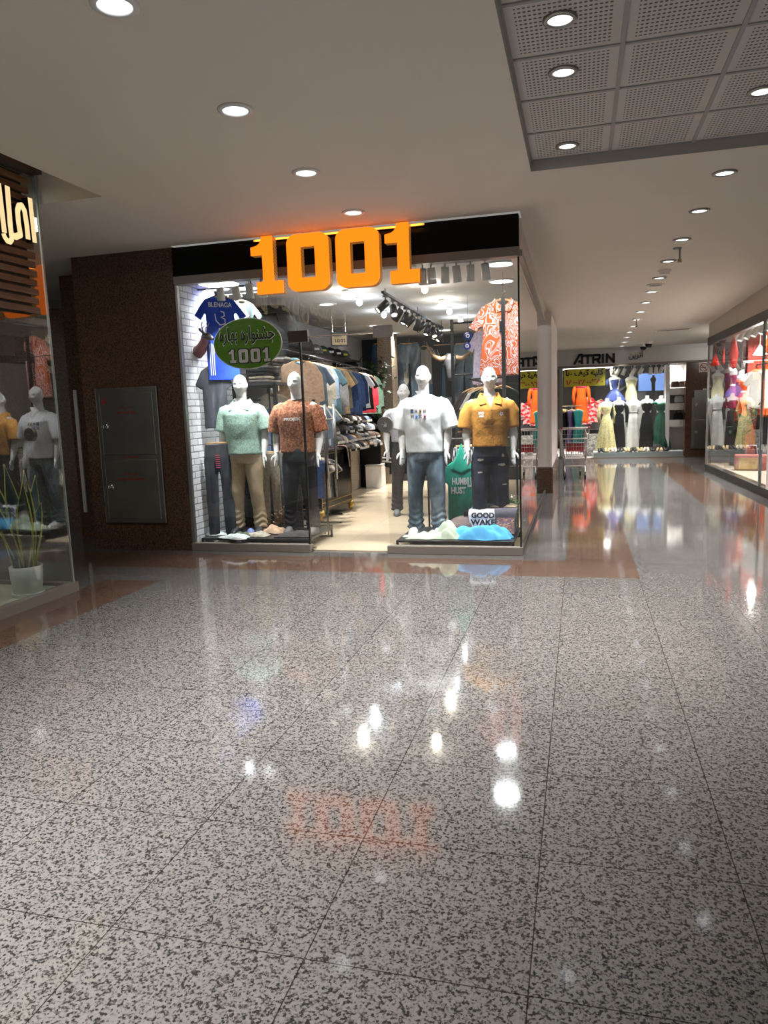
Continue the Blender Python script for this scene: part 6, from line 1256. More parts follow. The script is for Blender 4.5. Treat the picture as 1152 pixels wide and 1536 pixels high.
def gown(label, loc, z0, hw, mat, pleat=11, amp=0.02, sleeves=None, mat2=None, stand=True, group='gowns on busts in the far shop', floor=0.165, top=-0.10, straps=False, waist=0.10, part='dress', ceil=2.62, rz=0.0):
    t = thing('dress_bust', label, 'dressed bust', loc, rz, group); obj('bust', BUST, BUSTW, t)
    mb = MB(); mb.loft(gown_mesh(z0, hw, pleat, top=top, waist=waist, amp=amp, seed=int(hw * 1000) + pleat)); mb.build(part, mat, t, True)
    if sleeves:
        for s_ in (-1, 1):
            if sleeves == 'long': mb = MB().tube([(s_ * 0.135, 0, -0.07), (s_ * 0.19, -0.01, -0.18), (s_ * 0.215, -0.02, -0.38), (s_ * 0.20, -0.05, -0.60)], [0.05, 0.055, 0.045, 0.035], 12)
            elif sleeves == 'cape': mb = MB().tube([(s_ * 0.13, 0, -0.06), (s_ * 0.19, 0, -0.25), (s_ * 0.21, 0, -0.7), (s_ * 0.215, 0, z0 + 0.22)], [(0.04, 0.05), (0.03, 0.07), (0.03, 0.08), (0.035, 0.09)], 12)
            elif sleeves == 'puff': mb = MB().ell((s_ * 0.18, 0, -0.15), (0.06, 0.07, 0.10), 14, 10)
            elif sleeves == 'ruffle': mb = MB().ell((s_ * 0.15, -0.01, -0.11), (0.075, 0.09, 0.055), 14, 8)
            mb.build('sleeve', mat2 or mat, t, True)
    if stand: MB().tube([(0, 0, -0.5), (0, 0, floor - loc[2])], 0.012).build('pole', CHROME, t); MB().lathe([(0, 0), (0.11, 0), (0.11, 0.012), (0, 0.02)], (0, 0, floor - loc[2]), 18).build('stand_base', CHROME, t)
    else: MB().tube([(0, 0, 0.08), (0, 0, ceil - loc[2])], 0.008).build('suspension', CHROME, t)
    return t
LACE = pattern('lace_yellow', [(0.35, (0.42, 0.36, 0.14)), (0.5, (0.66, 0.58, 0.28)), (0.65, (0.75, 0.68, 0.40))], 30, 1, 'noise')
SATN = lambda n_, c_: plain('satin_' + n_, c_, 0.42, 0, 0.2, 0.15, 6)
CREAM = SATN('cream', (0.66, 0.60, 0.34)); NAVYS = SATN('navy', (0.03, 0.045, 0.16)); GREENS = SATN('green', (0.015, 0.085, 0.05)); BLACKS = SATN('black', (0.006, 0.006, 0.007)); WHITES = SATN('white', (0.74, 0.74, 0.70))
YD = YA + 0.42
def PX(px_, Y=YD): return at(px_, 640, Y).x
gown('bust in a yellow lace gown with long sleeves leftmost in the far window', (PX(910.5), YD, 1.52), -1.33, 0.30, LACE, 12, 0.02, 'long')
gown('bust in a black long sleeved lace gown second from the left in the far window', (PX(928), YD, 1.54), -1.35, 0.19, BLACKS, 9, 0.012, 'long')
t = gown('bust in a white gown with cape sleeves in the middle of the far window', (PX(949.5), YD, 1.55), -1.36, 0.21, WHITES, 9, 0.016, 'cape'); MB().tube([(0.115 * math.cos(a_), 0.09 * math.sin(a_), -0.34) for a_ in [2 * math.pi * k / 20 for k in range(21)]], 0.012).build('belt', plain('silver_sequin', (0.5, 0.5, 0.48), 0.3, 0.6, var=0.4, scale=120), t)
t = gown('bust in a black corset gown with white frill fourth in the far window', (PX(970), YD, 1.55), -1.35, 0.24, BLACKS, 11, 0.016, None); MB().tube([(0.15 * math.cos(a_), 0.105 * math.sin(a_), -0.10 + 0.012 * math.sin(9 * a_)) for a_ in [2 * math.pi * k / 40 for k in range(41)]], 0.018).build('frill', WHITES, t)
gown('bust in an off shoulder dark green satin gown at the right of the far window', (PX(991), YD, 1.54), -1.35, 0.27, GREENS, 12, 0.02, 'ruffle')
Yu = YA + 0.62
p = at(922, 565, Yu); gown('bust in a short navy puff sleeved dress hung high in the far window', (p.x, Yu, p.z), -0.66, 0.28, NAVYS, 12, 0.035, 'puff', stand=False, top=-0.08, part='dress')
RUCH = pattern('ruched_cream', [(0.3, (0.42, 0.37, 0.2)), (0.6, (0.68, 0.62, 0.38))], 26, 1.2, 'stripe'); RUCH.node_tree.nodes['Wave Texture'].inputs['Distortion'].default_value = 2.5
p = at(947, 565, Yu); gown('bust in a short cream ruched dress hung high beside the navy one', (p.x, Yu, p.z), -0.66, 0.16, RUCH, 8, 0.008, None, stand=False, top=-0.08, waist=0.115)
# shoes along the window front
HEEL = MB(); HEEL.rings([(0, -0.04, 0.0, 0.03, 0.06), (0, -0.03, 0.02, 0.032, 0.07), (0, 0.0, 0.05, 0.03, 0.06), (0, 0.05, 0.085, 0.028, 0.04)], 14); HEEL.tube([(0, 0.075, 0.07), (0, 0.085, 0.0)], [0.012, 0.006], 8); HEELM = HEEL.mesh('heel')
hc = [('black', (0.015, 0.014, 0.015)), ('gold', (0.55, 0.40, 0.2)), ('cream', (0.62, 0.55, 0.42)), ('black', (0.02, 0.02, 0.02)), ('gold', (0.5, 0.38, 0.22))]
for k in range(22):
    x = PX(899 + 4.9 * k, YA + 0.16); nm, c_ = hc[(k // 2) % 5]
    o = obj('high_heel', HEELM, plain('heel_' + nm, c_, 0.35), None, True, loc=(x, YA + 0.15 + 0.02 * (k % 2), 0.1655)); o.rotation_euler = (0, 0, 0.35 * math.sin(k * 1.7)); o.scale = (1.2,) * 3
    tag(o, '%s high heel, number %d from the left along the far window front' % (nm, k + 1), 'shoe', 'shoes along the far window')
# TV and shelves
p0 = at(957, 560, 22.6); p1 = at(1003, 586, 22.6)
tv = thing('wall_screen', 'wide blue lit screen showing a dark figure inside the far shop', 'screen', ((p0.x + p1.x) / 2, 22.6, (p0.z + p1.z) / 2)); hw_, hh_ = (p1.x - p0.x) / 2, (p0.z - p1.z) / 2
MB().box(-hw_, hw_, 0, 0.05, -hh_, hh_).build('housing', BLACKM, tv); MB().box(-hw_ + 0.015, hw_ - 0.015, -0.003, 0, -hh_ + 0.02, hh_ - 0.015).build('screen', emit('screen_blue', (0.17, 0.30, 0.68), 1.0), tv)
MB().prism([(-0.04, -0.25), (-0.05, -0.02), (-0.09, 0.08), (-0.05, 0.13), (-0.03, 0.14), (-0.035, 0.19), (0.03, 0.19), (0.03, 0.14), (0.06, 0.12), (0.08, 0.06), (0.05, -0.02), (0.05, -0.25)], -0.006, -0.0032).build('figure', BK, tv)
MB().box(0.33, 0.36, -0.006, -0.0032, -0.12, 0.14).build('pink_bar', emit('screen_pink', (0.8, 0.15, 0.45), 0.9), tv); MB().tube([(0, 0.05, 0.1), (0, 0.05, 2.62 - tv.location.z)], 0.02).build('bracket', BLACKM, tv)
sh_ = thing('shelf_unit', 'white shelf unit with bags at the right end of the far window', 'shelf unit', (PX(1014, YA + 0.4), YA + 0.55, 0.012))
w_ = 0.28
MB().box(-w_, w_, 0.25, 0.27, 0, 2.42).build('back_panel', WHITEP, sh_); MB().box(-w_, -w_ + 0.10, -0.25, 0.25, 0, 2.42).build('side_panel', WHITEP, sh_); MB().box(w_ - 0.02, w_, -0.25, 0.25, 0, 2.42).build('side_panel', WHITEP, sh_)
for z in (0.78, 1.22, 1.62): MB().box(-w_ + 0.10, w_ - 0.02, -0.25, 0.25, z, z + 0.18).build('drawer_box', WHITEP, sh_)
hb = soft(MB().rings([(0, 0, 0, 0.12, 0.05), (0, 0, 0.08, 0.125, 0.055), (0, 0, 0.15, 0.10, 0.04), (0, 0, 0.17, 0.08, 0.02)], 20, 3), 0.01, 2, 0.002)
for i, (x, z, c_, lb) in enumerate(((-0.04, 1.812, 'brown', 'brown handbag on the top shelf of the far white unit'), (0.14, 1.812, 'taupe', 'taupe handbag right of the brown one on the far white unit'), (0.06, 1.412, 'white', 'white handbag on the middle shelf of the far white unit'), (0.06, 0.972, 'black', 'black handbag on the lower shelf of the far white unit'), (-0.05, 0.18, 'charcoal', 'charcoal box bag at the foot of the far white unit'))):
    t = thing('handbag', lb, 'handbag', (sh_.location.x + x, YA + 0.42, 0.0125 + z), 0, 'handbags on the white unit'); 
    if i == 4: t.location = (PX(986, YA + 0.2), YA + 0.2, 0.166)
    obj('body', hb, cm(c_), t); MB().tube([(-0.06, 0, 0.14), (-0.05, 0, 0.24), (0.05, 0, 0.24), (0.06, 0, 0.14)], 0.007).build('handle', cm(c_), t, True)
# things left in the entrance
OR2 = SATN('orange', (0.72, 0.10, 0.015)); PK = SATN('pink', (0.62, 0.03, 0.14)); PURP = SATN('purple', (0.09, 0.06, 0.13)); TEALD = SATN('teal', (0.01, 0.10, 0.09)); GOLDS = SATN('gold', (0.55, 0.40, 0.2))
Y1 = YA + 0.9; p = at(872, 578, Y1)
t = gown('orange long sleeved dress with pink collar hanging inside the far entrance', (p.x, Y1, p.z + 0.06), -1.10, 0.18, OR2, 7, 0.02, 'long', stand=False, group='dresses in the far entrance', waist=0.12)
MB().tube([(0.12 * math.cos(a_), 0.09 * math.sin(a_) - 0.01, -0.09 + 0.01 * math.sin(8 * a_)) for a_ in [2 * math.pi * k / 30 for k in range(31)]], 0.045).build('collar', PK, t, True)
sr = thing('clothes_stand', 'chrome clothes stand in the far shop entrance behind the trolley', 'clothes stand', (at(858, 620, YA + 0.5).x, YA + 0.5, 0.012)); MB().tube([(0, 0, 0.02), (0, 0, 1.45)], 0.012).build('pole', CHROME, sr); MB().tube([(-0.3, 0, 1.42), (0.3, 0, 1.42)], 0.012).build('bar', CHROME, sr); MB().lathe([(0, 0), (0.2, 0), (0.2, 0.015), (0, 0.02)]).build('base', CHROME, sr)
for dx, mt, lb in ((-0.18, BLACKS, 'black flowered dress on the clothes stand in the far entrance'), (0.0, PURP, 'purple satin dress on the clothes stand in the far entrance'), (0.16, TEALD, 'teal dress on the clothes stand in the far entrance')):
    t = garment('hanging_dress', lb, 'dress', PANT if False else pad([(0.07, 0), (0.16, -0.05), (0.13, -0.25), (0.11, -0.40), (0.22, -1.05), (-0.22, -1.05), (-0.11, -0.40), (-0.13, -0.25), (-0.16, -0.05), (-0.07, 0)], 0.07, 0.02, 3, 0.02, 71), mt, (sr.location.x + dx, YA + 0.5 - 0.05, 1.32), 0.5, 'dresses on the far stand')
    if dx < 0: MB().ell((-0.08, -0.04, -0.02), (0.09, 0.05, 0.06), 10, 6).build('gold_trim', GOLDS, t, True)
wp = thing('pedestal', 'white marbled pedestal with a black top in the far shop entrance', 'pedestal', (at(890, 665, YA + 1.0).x, YA + 1.0, 0.012)); MB().box(-0.2, 0.2, -0.2, 0.2, 0, 0.62).build('body', pattern('marble', [(0.42, (0.25, 0.25, 0.26)), (0.5, (0.62, 0.62, 0.62)), (0.6, (0.75, 0.75, 0.74))], 6, 3, 'noise'), wp); MB().box(-0.14, 0.14, -0.12, 0.12, 0.62, 0.74).build('top', BLACKM, wp)
es = thing('stair_panel', 'dark sloping stair side panel inside the far shop', 'stair', (at(885, 620, YA + 2.4).x - 0.3, YA + 2.4, 0.012)); MB().prism([(0, 0), (1.9, 0), (1.9, 1.9), (1.5, 1.9), (0.0, 0.9)], 0, 0.1).build('panel', plain('stair_grey', (0.06, 0.06, 0.065), 0.5), es); MB().tube([(0, 0, 1.05), (1.5, 0, 2.05), (1.9, 0, 2.3)], 0.03).build('handrail', STEEL, es)
for i, (px_, py_) in enumerate(((883, 596), (893, 605), (901, 600), (880, 615), (890, 612))):
    p = at(px_, py_, YA + 2.3); t = garment('checked_shirt', ['red checked top left of the stair panel', 'red checked top under the stair handrail', 'red checked top behind the yellow gown', 'red checked top lowest beside the orange dress', 'red checked top in the middle of the stair group'][i], 'top', TEE, pattern('red_check', [(0.4, (0.5, 0.02, 0.03)), (0.6, (0.55, 0.35, 0.33))], 9, 0, 'voronoi', interp='CONSTANT'), (p.x, YA + 2.3, p.z), 0.2, 'red checked tops in the far shop', 0.6)
# fire cabinet, no smoking sign, small switch on the granite
p = at(1036, 673, YA - 0.03); p1 = at(1072, 597, YA - 0.03); fire_cabinet('stainless fire cabinet in the far granite wall right of the dress shop', (p.x, YA - 0.02, 0.22), 0.62, 1.32, False)
p = at(1056, 551, YA - 0.03); ns = thing('no_smoking_sign', 'white and red no smoking sign on the far granite wall', 'sign', (p.x, YA - 0.021, p.z)); MB().box(-0.12, 0.12, -0.006, 0, -0.12, 0.12).build('plate', plain('sign_white', (0.7, 0.66, 0.64), 0.5), ns)
mb = MB(); R90 = Matrix.Rotation(math.pi / 2, 3, 'X'); mb.lathe([(0.085, 0.0), (0.105, 0.0), (0.105, 0.003), (0.085, 0.003)], (0, -0.006, 0), 30, R90); mb.bar((-0.065, -0.0085, 0.065), (0.065, -0.0085, -0.065), 0.02, 0.003, (0, 1, 0)); mb.build('red_ring', RED, ns)
MB().box(-0.06, 0.05, -0.0075, -0.006, -0.012, 0.012).build('cigarette', BK, ns); MB().tube([(0.05, -0.007, 0.015), (0.06, -0.007, 0.03), (0.045, -0.007, 0.045)], 0.004).build('smoke', BK, ns)
p = at(1057, 585, YA - 0.03); sw_ = thing('wall_switch', 'small pale square plate on the far granite wall under the no smoking sign', 'switch', (p.x, YA - 0.021, p.z)); MB().box(-0.04, 0.04, -0.01, 0, -0.04, 0.04).build('plate', WHITEP, sw_); MB().box(-0.015, 0.015, -0.014, -0.01, -0.025, 0.025).build('rocker', plain('switch_grey', (0.3, 0.3, 0.3), 0.5), sw_)

# ------------------------------------------------------------------ shopping trolley
pc = atz(856, 716, 0); tl = thing('shopping_trolley', 'wire shopping trolley with red trim parked by the white pillar', 'shopping trolley', (-0.13, 15.75, 0), 0.08)
WIRE = plain('trolley_wire', (0.42, 0.40, 0.38), 0.35, 0.8); TRED = plain('trolley_red', (0.26, 0.015, 0.025), 0.5)
def quadp(u, v): return None
base = [(-0.20, -0.40, 0.42), (0.20, -0.40, 0.42), (0.22, 0.36, 0.45), (-0.22, 0.36, 0.45)]; topc = [(-0.24, -0.48, 0.82), (0.24, -0.48, 0.82), (0.27, 0.42, 0.97), (-0.27, 0.42, 0.97)]
B4 = [Vector(p) for p in base]; T4_ = [Vector(p) for p in topc]; bk = MB()
for k in range(4):
    a0, a1, t0, t1 = B4[k], B4[(k + 1) % 4], T4_[k], T4_[(k + 1) % 4]; n_ = 9 if k % 2 == 0 else 15
    for j in range(n_ + 1): bk.tube([a0.lerp(a1, j / n_), t0.lerp(t1, j / n_)], 0.0035, 5)
    for j in range(6): bk.tube([a0.lerp(t0, j / 5), a1.lerp(t1, j / 5)], 0.0035 if j else 0.007, 5)
for j in range(11): bk.tube([B4[0].lerp(B4[3], j / 10), B4[1].lerp(B4[2], j / 10)], 0.0035, 5)
for k in range(4): bk.tube([T4_[k], T4_[(k + 1) % 4]], 0.009, 6)
bk.build('basket', WIRE, tl)
hb_ = MB(); hb_.tube([(-0.26, -0.50, 1.03), (0.26, -0.50, 1.03)], 0.016, 10); hb_.build('handle', plain('handle_pale', (0.5, 0.45, 0.42), 0.5), tl, True)
for s_ in (-1, 1): MB().tube([(s_ * 0.26, -0.48, 0.80), (s_ * 0.265, -0.50, 1.03)], 0.011).build('handle_arm', WIRE, tl); MB().ell((s_ * 0.265, -0.50, 1.03), (0.025, 0.025, 0.025), 10, 8).build('end_cap', TRED, tl, True)
MB().box(-0.17, 0.17, -0.435, -0.425, 0.56, 0.72).build('seat_flap', TRED, tl)
ch = MB()
for s_ in (-1, 1): ch.tube([(s_ * 0.24, -0.44, 0.60), (s_ * 0.21, -0.40, 0.40), (s_ * 0.20, -0.36, 0.26), (s_ * 0.17, 0.38, 0.20), (s_ * 0.17, 0.42, 0.14)], 0.012, 8)
ch.tube([(-0.20, -0.36, 0.26), (0.20, -0.36, 0.26)], 0.012, 8); ch.tube([(-0.17, 0.38, 0.20), (0.17, 0.38, 0.20)], 0.012, 8); ch.tube([(-0.2, -0.36, 0.26), (-0.2, -0.42, 0.14)], 0.012, 8); ch.tube([(0.2, -0.36, 0.26), (0.2, -0.42, 0.14)], 0.012, 8); ch.build('chassis', WIRE, tl)
for x, y in ((-0.2, -0.42), (0.2, -0.42), (-0.17, 0.42), (0.17, 0.42)):
    w0 = MB().lathe([(0.022, -0.014), (0.062, -0.014), (0.062, 0.014), (0.022, 0.014)], (x, y, 0.062), 20, Matrix.Rotation(math.pi / 2, 3, 'Y')).build('wheel', BLACKM, tl); MB().box(x - 0.02, x + 0.02, y - 0.015, y + 0.015, 0.10, 0.15).build('fork', STEEL, tl)
# ------------------------------------------------------------------ shop on the right of the corridor
XG = 2.60
before = set(bpy.data.objects)
mb = MB(); zf = lambda y: 3.12 - (y - 12) * 0.016
mb.add([(XG + x, y, z) for x, y, z in ((0, 10.5, 2.84), (0, 17.0, 2.76), (0, 17.0, zc(17)), (0, 10.5, zc(10.5)), (0.25, 10.5, 2.84), (0.25, 17.0, 2.76), (0.25, 17.0, zc(17)), (0.25, 10.5, zc(10.5)))], [(0, 3, 2, 1), (4, 5, 6, 7), (0, 1, 5, 4), (2, 3, 7, 6), (0, 4, 7, 3), (1, 2, 6, 5)]); struct(mb.build('wall_right_upper', plain('right_fascia', (0.52, 0.47, 0.42), 0.6)))
mb = MB(); mb.bar((XG + 0.03, 10.5, 2.77), (XG + 0.03, 17.0, 2.69), 0.10, 0.15); struct(mb.build('trim_5', plain('dark_lintel', (0.05, 0.048, 0.045), 0.45)))
rg = thing('shop_window', 'long glass side window of the right hand dress shop', 'shop window', (XG, 0, 0))
pane('pane', 0.0, 0.012, 12.75, 16.95, 0.13, 2.66, None, GLASS3, rg); MB().box(-0.02, 0.06, 10.5, 17.0, 0.0, 0.13).build('base_panel', BLACKM, rg); pane('pane', 0.0, 0.012, 12.30, 12.72, 0.13, 2.72, None, GLASS3, rg)
MB().box(-0.01, 0.03, 12.72, 12.76, 0.13, 2.7).build('post', plain('glass_edge', (0.18, 0.24, 0.24), 0.3), rg); MB().box(-0.01, 0.03, 16.95, 17.0, 0.13, 2.66).build('post', ALU, rg)
mb = MB(); mb.box(XG - 0.01, XG + 0.12, 10.5, 12.3, 0.13, 2.72); struct(mb.build('wall_right', plain('cream_wall', (0.66, 0.61, 0.56), 0.6)))
mb = MB(); mb.box(XG + 0.07, 7.0, 10.6, 16.95, 0.13, 0.16); struct(mb.build('floor_right_shop', plain('right_floor', (0.42, 0.36, 0.3), 0.3)))
mb = MB(); mb.box(XG + 0.07, 7.0, 10.6, 17.0, 2.86, 2.9); struct(mb.build('ceiling_right_shop', WHITEP))
mb = MB(); mb.box(7.0, 7.1, 10.5, 17.0, 0, 2.9); mb.box(XG + 0.10, 7.0, 16.98, 17.08, 0.13, 2.86); struct(mb.build('wall_right_shop', plain('dark_rack_wall', (0.06, 0.055, 0.06), 0.7)))
mb = MB(); mb.box(XG + 0.12, 7.1, 10.5, 10.58, 0, 2.86); mb.box(XG, 7.1, 10.5, 10.58, 2.86, 3.3); struct(mb.build('wall_right_front', plain('cream_wall', (0.66, 0.61, 0.56), 0.6)))
for i, (x, y) in enumerate(((3.3, 13.2), (3.4, 14.6), (3.4, 16.0), (5.0, 14.0), (5.0, 16.0))): downlight(x, y, 2.86, 'flat downlight inside the right hand shop', 'downlights in the right hand shop', 50, 0.11, spread=130)
def rx(px_, py_, x): return atx(px_, py_, x)
OB = plain('orange_panel', (0.66, 0.10, 0.018), 0.5, var=0.06, scale=3); RB = plain('red_panel', (0.30, 0.035, 0.022), 0.5)
t = thing('orange_panel', 'tall orange wall panel inside the right hand shop', 'panel', (0, 16.9, 0.161)); MB().box(3.62, 4.9, 0, 0.06, 0.02, 2.66).build('board', OB, t); MB().box(3.60, 4.92, -0.01, 0.07, 0, 0.02).build('base', BLACKM, t)
t = thing('red_column', 'narrow dark red column left of the orange panel in the right hand shop', 'column', (3.42, 16.72, 0.161)); MB().box(-0.14, 0.14, -0.1, 0.1, 0.05, 2.69).build('shaft', RB, t); MB().box(-0.16, 0.16, -0.12, 0.12, 0, 0.05).build('base', BLACKM, t)
def hungdress(px_, py_, x, z0, hw, mat, label, sleeves=None, stand=False, part='dress'):
    p = at(px_, py_, x); return gown(label, (p.x, p.y, p.z), z0, hw, mat, 9, 0.02, sleeves, stand=stand, group='dresses in the right hand shop', floor=0.161, ceil=2.86, waist=0.105, rz=-1.2)
hungdress(1095, 552, 16.3, -0.80, 0.16, SATN('maroon', (0.22, 0.02, 0.05)), 'maroon short dress hung in the right hand shop window')
hungdress(1112, 562, 16.5, -0.95, 0.15, OR2, 'orange sleeveless dress hung before the orange panel at right')
rr2 = thing('clothes_rail', 'black rail of white blouses high in the right hand shop', 'clothes rail'); a_ = rx(1124, 549, 3.55); b_ = rx(1148, 545, 3.35); MB().tube([a_, b_], 0.014).build('tube', BLACKM, rr2)
for p in (a_, b_): MB().tube([p, (p.x, p.y, 2.86)], 0.01).build('suspension', BLACKM, rr2)
BLS = plain('cloth_blouse', (0.72, 0.70, 0.68), 0.85, var=0.05)
for i, (k, mt, lb) in enumerate(((0.02, pattern('leaf_print', [(0.35, (0.03, 0.06, 0.05)), (0.5, (0.5, 0.3, 0.2)), (0.6, (0.05, 0.08, 0.12))], 3, 2, 'voronoi', interp='CONSTANT'), 'dark patterned blouse at the left end of the right blouse rail'), (0.3, BLS, 'white blouse second on the right blouse rail'), (0.55, BLS, 'white blouse in the middle of the right blouse rail'), (0.85, BLS, 'white blouse at the right end of the right blouse rail'))):
    p = a_.lerp(b_, k); garment('hanging_blouse', lb, 'blouse', TEE2, mt, (p.x - 0.03, p.y, p.z - 0.11), -1.0 + 0.1 * i, 'blouses in the right hand shop', 0.98)
for i, (px_, k) in enumerate(((1132, 'charcoal'), (1137, 'slate'), (1142, 'navy'), (1147, 'black'))):
    p = rx(px_, 622, 3.75 - 0.08 * i); rp_ = p if i == 0 else rp_; garment('hanging_trousers', ['charcoal trousers at the left under the white blouses at right', 'slate trousers second under the white blouses at right', 'navy trousers third under the white blouses at right', 'black trousers nearest the glass edge under the white blouses'][i], 'trousers', PANT, cm(k), (p.x, p.y, p.z), -1.0, 'trousers in the right hand shop', 0.95, 'clip')
rr3 = thing('clothes_rail', 'low black rail of dark trousers in the right hand shop', 'clothes rail'); MB().tube([(rp_.x + 0.05, rp_.y + 0.2, rp_.z + 0.095), (p.x - 0.05, p.y - 0.2, p.z + 0.095)], 0.012).build('tube', BLACKM, rr3)
for q_ in ((rp_.x + 0.05, rp_.y + 0.2), (p.x - 0.05, p.y - 0.2)): MB().tube([(q_[0], q_[1], p.z + 0.095), (q_[0], q_[1], 0.161)], 0.012).build('upright', BLACKM, rr3)
pl_ = thing('potted_plant', 'leafy green plant standing between the gowns in the right hand shop', 'plant'); p = at(1103, 690, 16.2); pl_.location = (p.x, p.y, 0.161); r_ = random.Random(8); mb = MB()
MB().lathe([(0, 0), (0.12, 0), (0.15, 0.28), (0.13, 0.28), (0.12, 0.25), (0, 0.25)], n=20).build('pot', BLACKM, pl_); st = MB()
for k in range(9):
    d = Vector((r_.gauss(0, 0.25), r_.gauss(0, 0.35), 1)).normalized(); L = 0.6 + 0.5 * r_.random(); st.tube([(0, 0, 0.25), d * L * 0.6 + Vector((0, 0, 0.25)), d * L + Vector((0, 0, 0.22))], 0.006, 5)
    for q_ in range(7):
        c_ = d * L * (0.5 + 0.5 * r_.random()) + Vector((r_.gauss(0, 0.07), r_.gauss(0, 0.07), 0.25 + r_.gauss(0, 0.05))); mb.ell(c_, (0.05, 0.09, 0.012), 8, 4, Matrix.Rotation(r_.random() * 6, 3, 'Z') @ Matrix.Rotation(r_.gauss(0.3, 0.5), 3, 'X'))
mb.build('leaves', plain('plant_leaf', (0.02, 0.055, 0.025), 0.45, var=0.4), pl_, True); st.build('stems', plain('plant_stem', (0.05, 0.06, 0.02), 0.7), pl_)
def pendant(px_, py_, x, label, prof, mat, power=0, lens=None):
    p = at(px_, py_, x) if x > 9 else rx(px_, py_, x); t = thing('pendant_lamp', label, 'lamp', (p.x, p.y, p.z), 0, 'pendant lamps in the right hand shop'); MB().lathe(prof, n=20).build('shade', mat, t, True); MB().tube([(0, 0, prof[0][1]), (0, 0, 2.875 - p.z)], 0.008).build('cord', mat, t)
    if lens: MB().ell((0, 0, prof[-1][1] + 0.005), (lens, lens, 0.02), 14, 8).build('bulb', LAMPW, t); lamp('pendant_glow', 'POINT', (0, 0, prof[-1][1] - 0.06), power, (1, 0.97, 0.92), 0.05, parent=t)
REDL = plain('lamp_red', (0.62, 0.03, 0.02), 0.4)
pendant(1135, 527, 3.1, 'white bell pendant lamp in the right hand window', [(0.01, 0.12), (0.02, 0.10), (0.03, 0.03), (0.09, -0.03), (0.13, -0.06), (0.12, -0.06)], WHITEM, 30, 0.08)
pendant(1098, 530, 15.9, 'long red pendant lamp over the maroon dress in the right hand shop', [(0.01, 0.30), (0.05, 0.22), (0.085, 0.0), (0.06, -0.25), (0.01, -0.30)], REDL); pendant(1084, 532, 16.2, 'thin red pendant left of the long one in the right hand shop', [(0.008, 0.2), (0.014, 0.1), (0.02, -0.15), (0.01, -0.2)], REDL); pendant(1072, 541, 16.4, 'small red cone pendant at the far end of the right hand window', [(0.008, 0.16), (0.02, 0.10), (0.045, 0.02), (0.10, -0.10), (0.09, -0.10)], REDL)
for i, (px_, py_) in enumerate(((1126, 505), (1144, 506))):
    p = rx(px_, py_, 3.6); t = thing('globe_lamp', ['white globe lamp under the lintel of the right hand shop, left of two', 'white globe lamp at the right picture edge in the right hand shop'][i], 'lamp', (p.x, p.y, p.z), 0, 'globe lamps in the right hand shop'); MB().ell((0, 0, 0), (0.09,) * 3, 18, 12).build('globe', emit('globe_warm', (1.0, 0.93, 0.82), 4.0), t, True); MB().tube([(0, 0, 0.08), (0, 0, 2.875 - p.z)], 0.008).build('stem', WHITEM, t); lamp('globe_glow', 'POINT', (0, 0, -0.13), 30, (1, 0.95, 0.88), 0.06, parent=t)
trk = thing('light_track', 'white light track just inside the right hand glass', 'light track', (2.95, 0, 2.83)); MB().box(-0.015, 0.015, 12.9, 16.6, 0, 0.03).build('rail', WHITEM, trk); MB().box(-0.03, 0.03, 12.85, 12.9, 0, 0.03).build('end_cap', WHITEM, trk)
for i in range(7): spotlight((2.95, 13.1 + 0.5 * i, 2.832), ordn[i] + ' spotlight on the right hand shop track, counted from the near end', 'spotlights in the right hand shop', WHITEM, -0.5, -1.3, 1.2, 60)
p = rx(1122, 705, 3.05); t = thing('tote_bag', 'large red and gold striped bag on the floor of the right hand window', 'bag', (3.05, p.y, 0.161), -0.3); obj('body', soft(MB().rings([(0, 0, 0, 0.28, 0.14), (0, 0, 0.14, 0.30, 0.15), (0, 0, 0.28, 0.29, 0.10), (0, 0, 0.30, 0.28, 0.05)], 24, 3.5), 0.014, 2, 0.004), plain('bag_red', (0.22, 0.04, 0.03), 0.6, var=0.2), t); MB().box(-0.2, 0.12, -0.165, -0.155, 0.03, 0.24).build('front_panel', pattern('gold_lines', [(0.4, (0.16, 0.04, 0.03)), (0.6, (0.55, 0.42, 0.14))], 26, 2, 'wave'), t); MB().tube([(-0.1, 0, 0.28), (-0.08, 0, 0.46), (0.08, 0, 0.46), (0.1, 0, 0.28)], 0.012).build('handle', plain('handle_lilac', (0.4, 0.38, 0.45), 0.6), t, True)

def swing(objs, pivot, a):
    M = Matrix.Translation(pivot) @ Matrix.Rotation(a, 4, 'Z') @ Matrix.Translation(-Vector(pivot))
    for o in objs:
        if o.parent is None: o.location = M @ o.location; o.rotation_euler = (o.rotation_euler.x, o.rotation_euler.y, o.rotation_euler.z + a)
swing([o for o in bpy.data.objects if o not in before], (2.60, 16.8, 0), 0.032)   # this front stands a little askew to the corridor
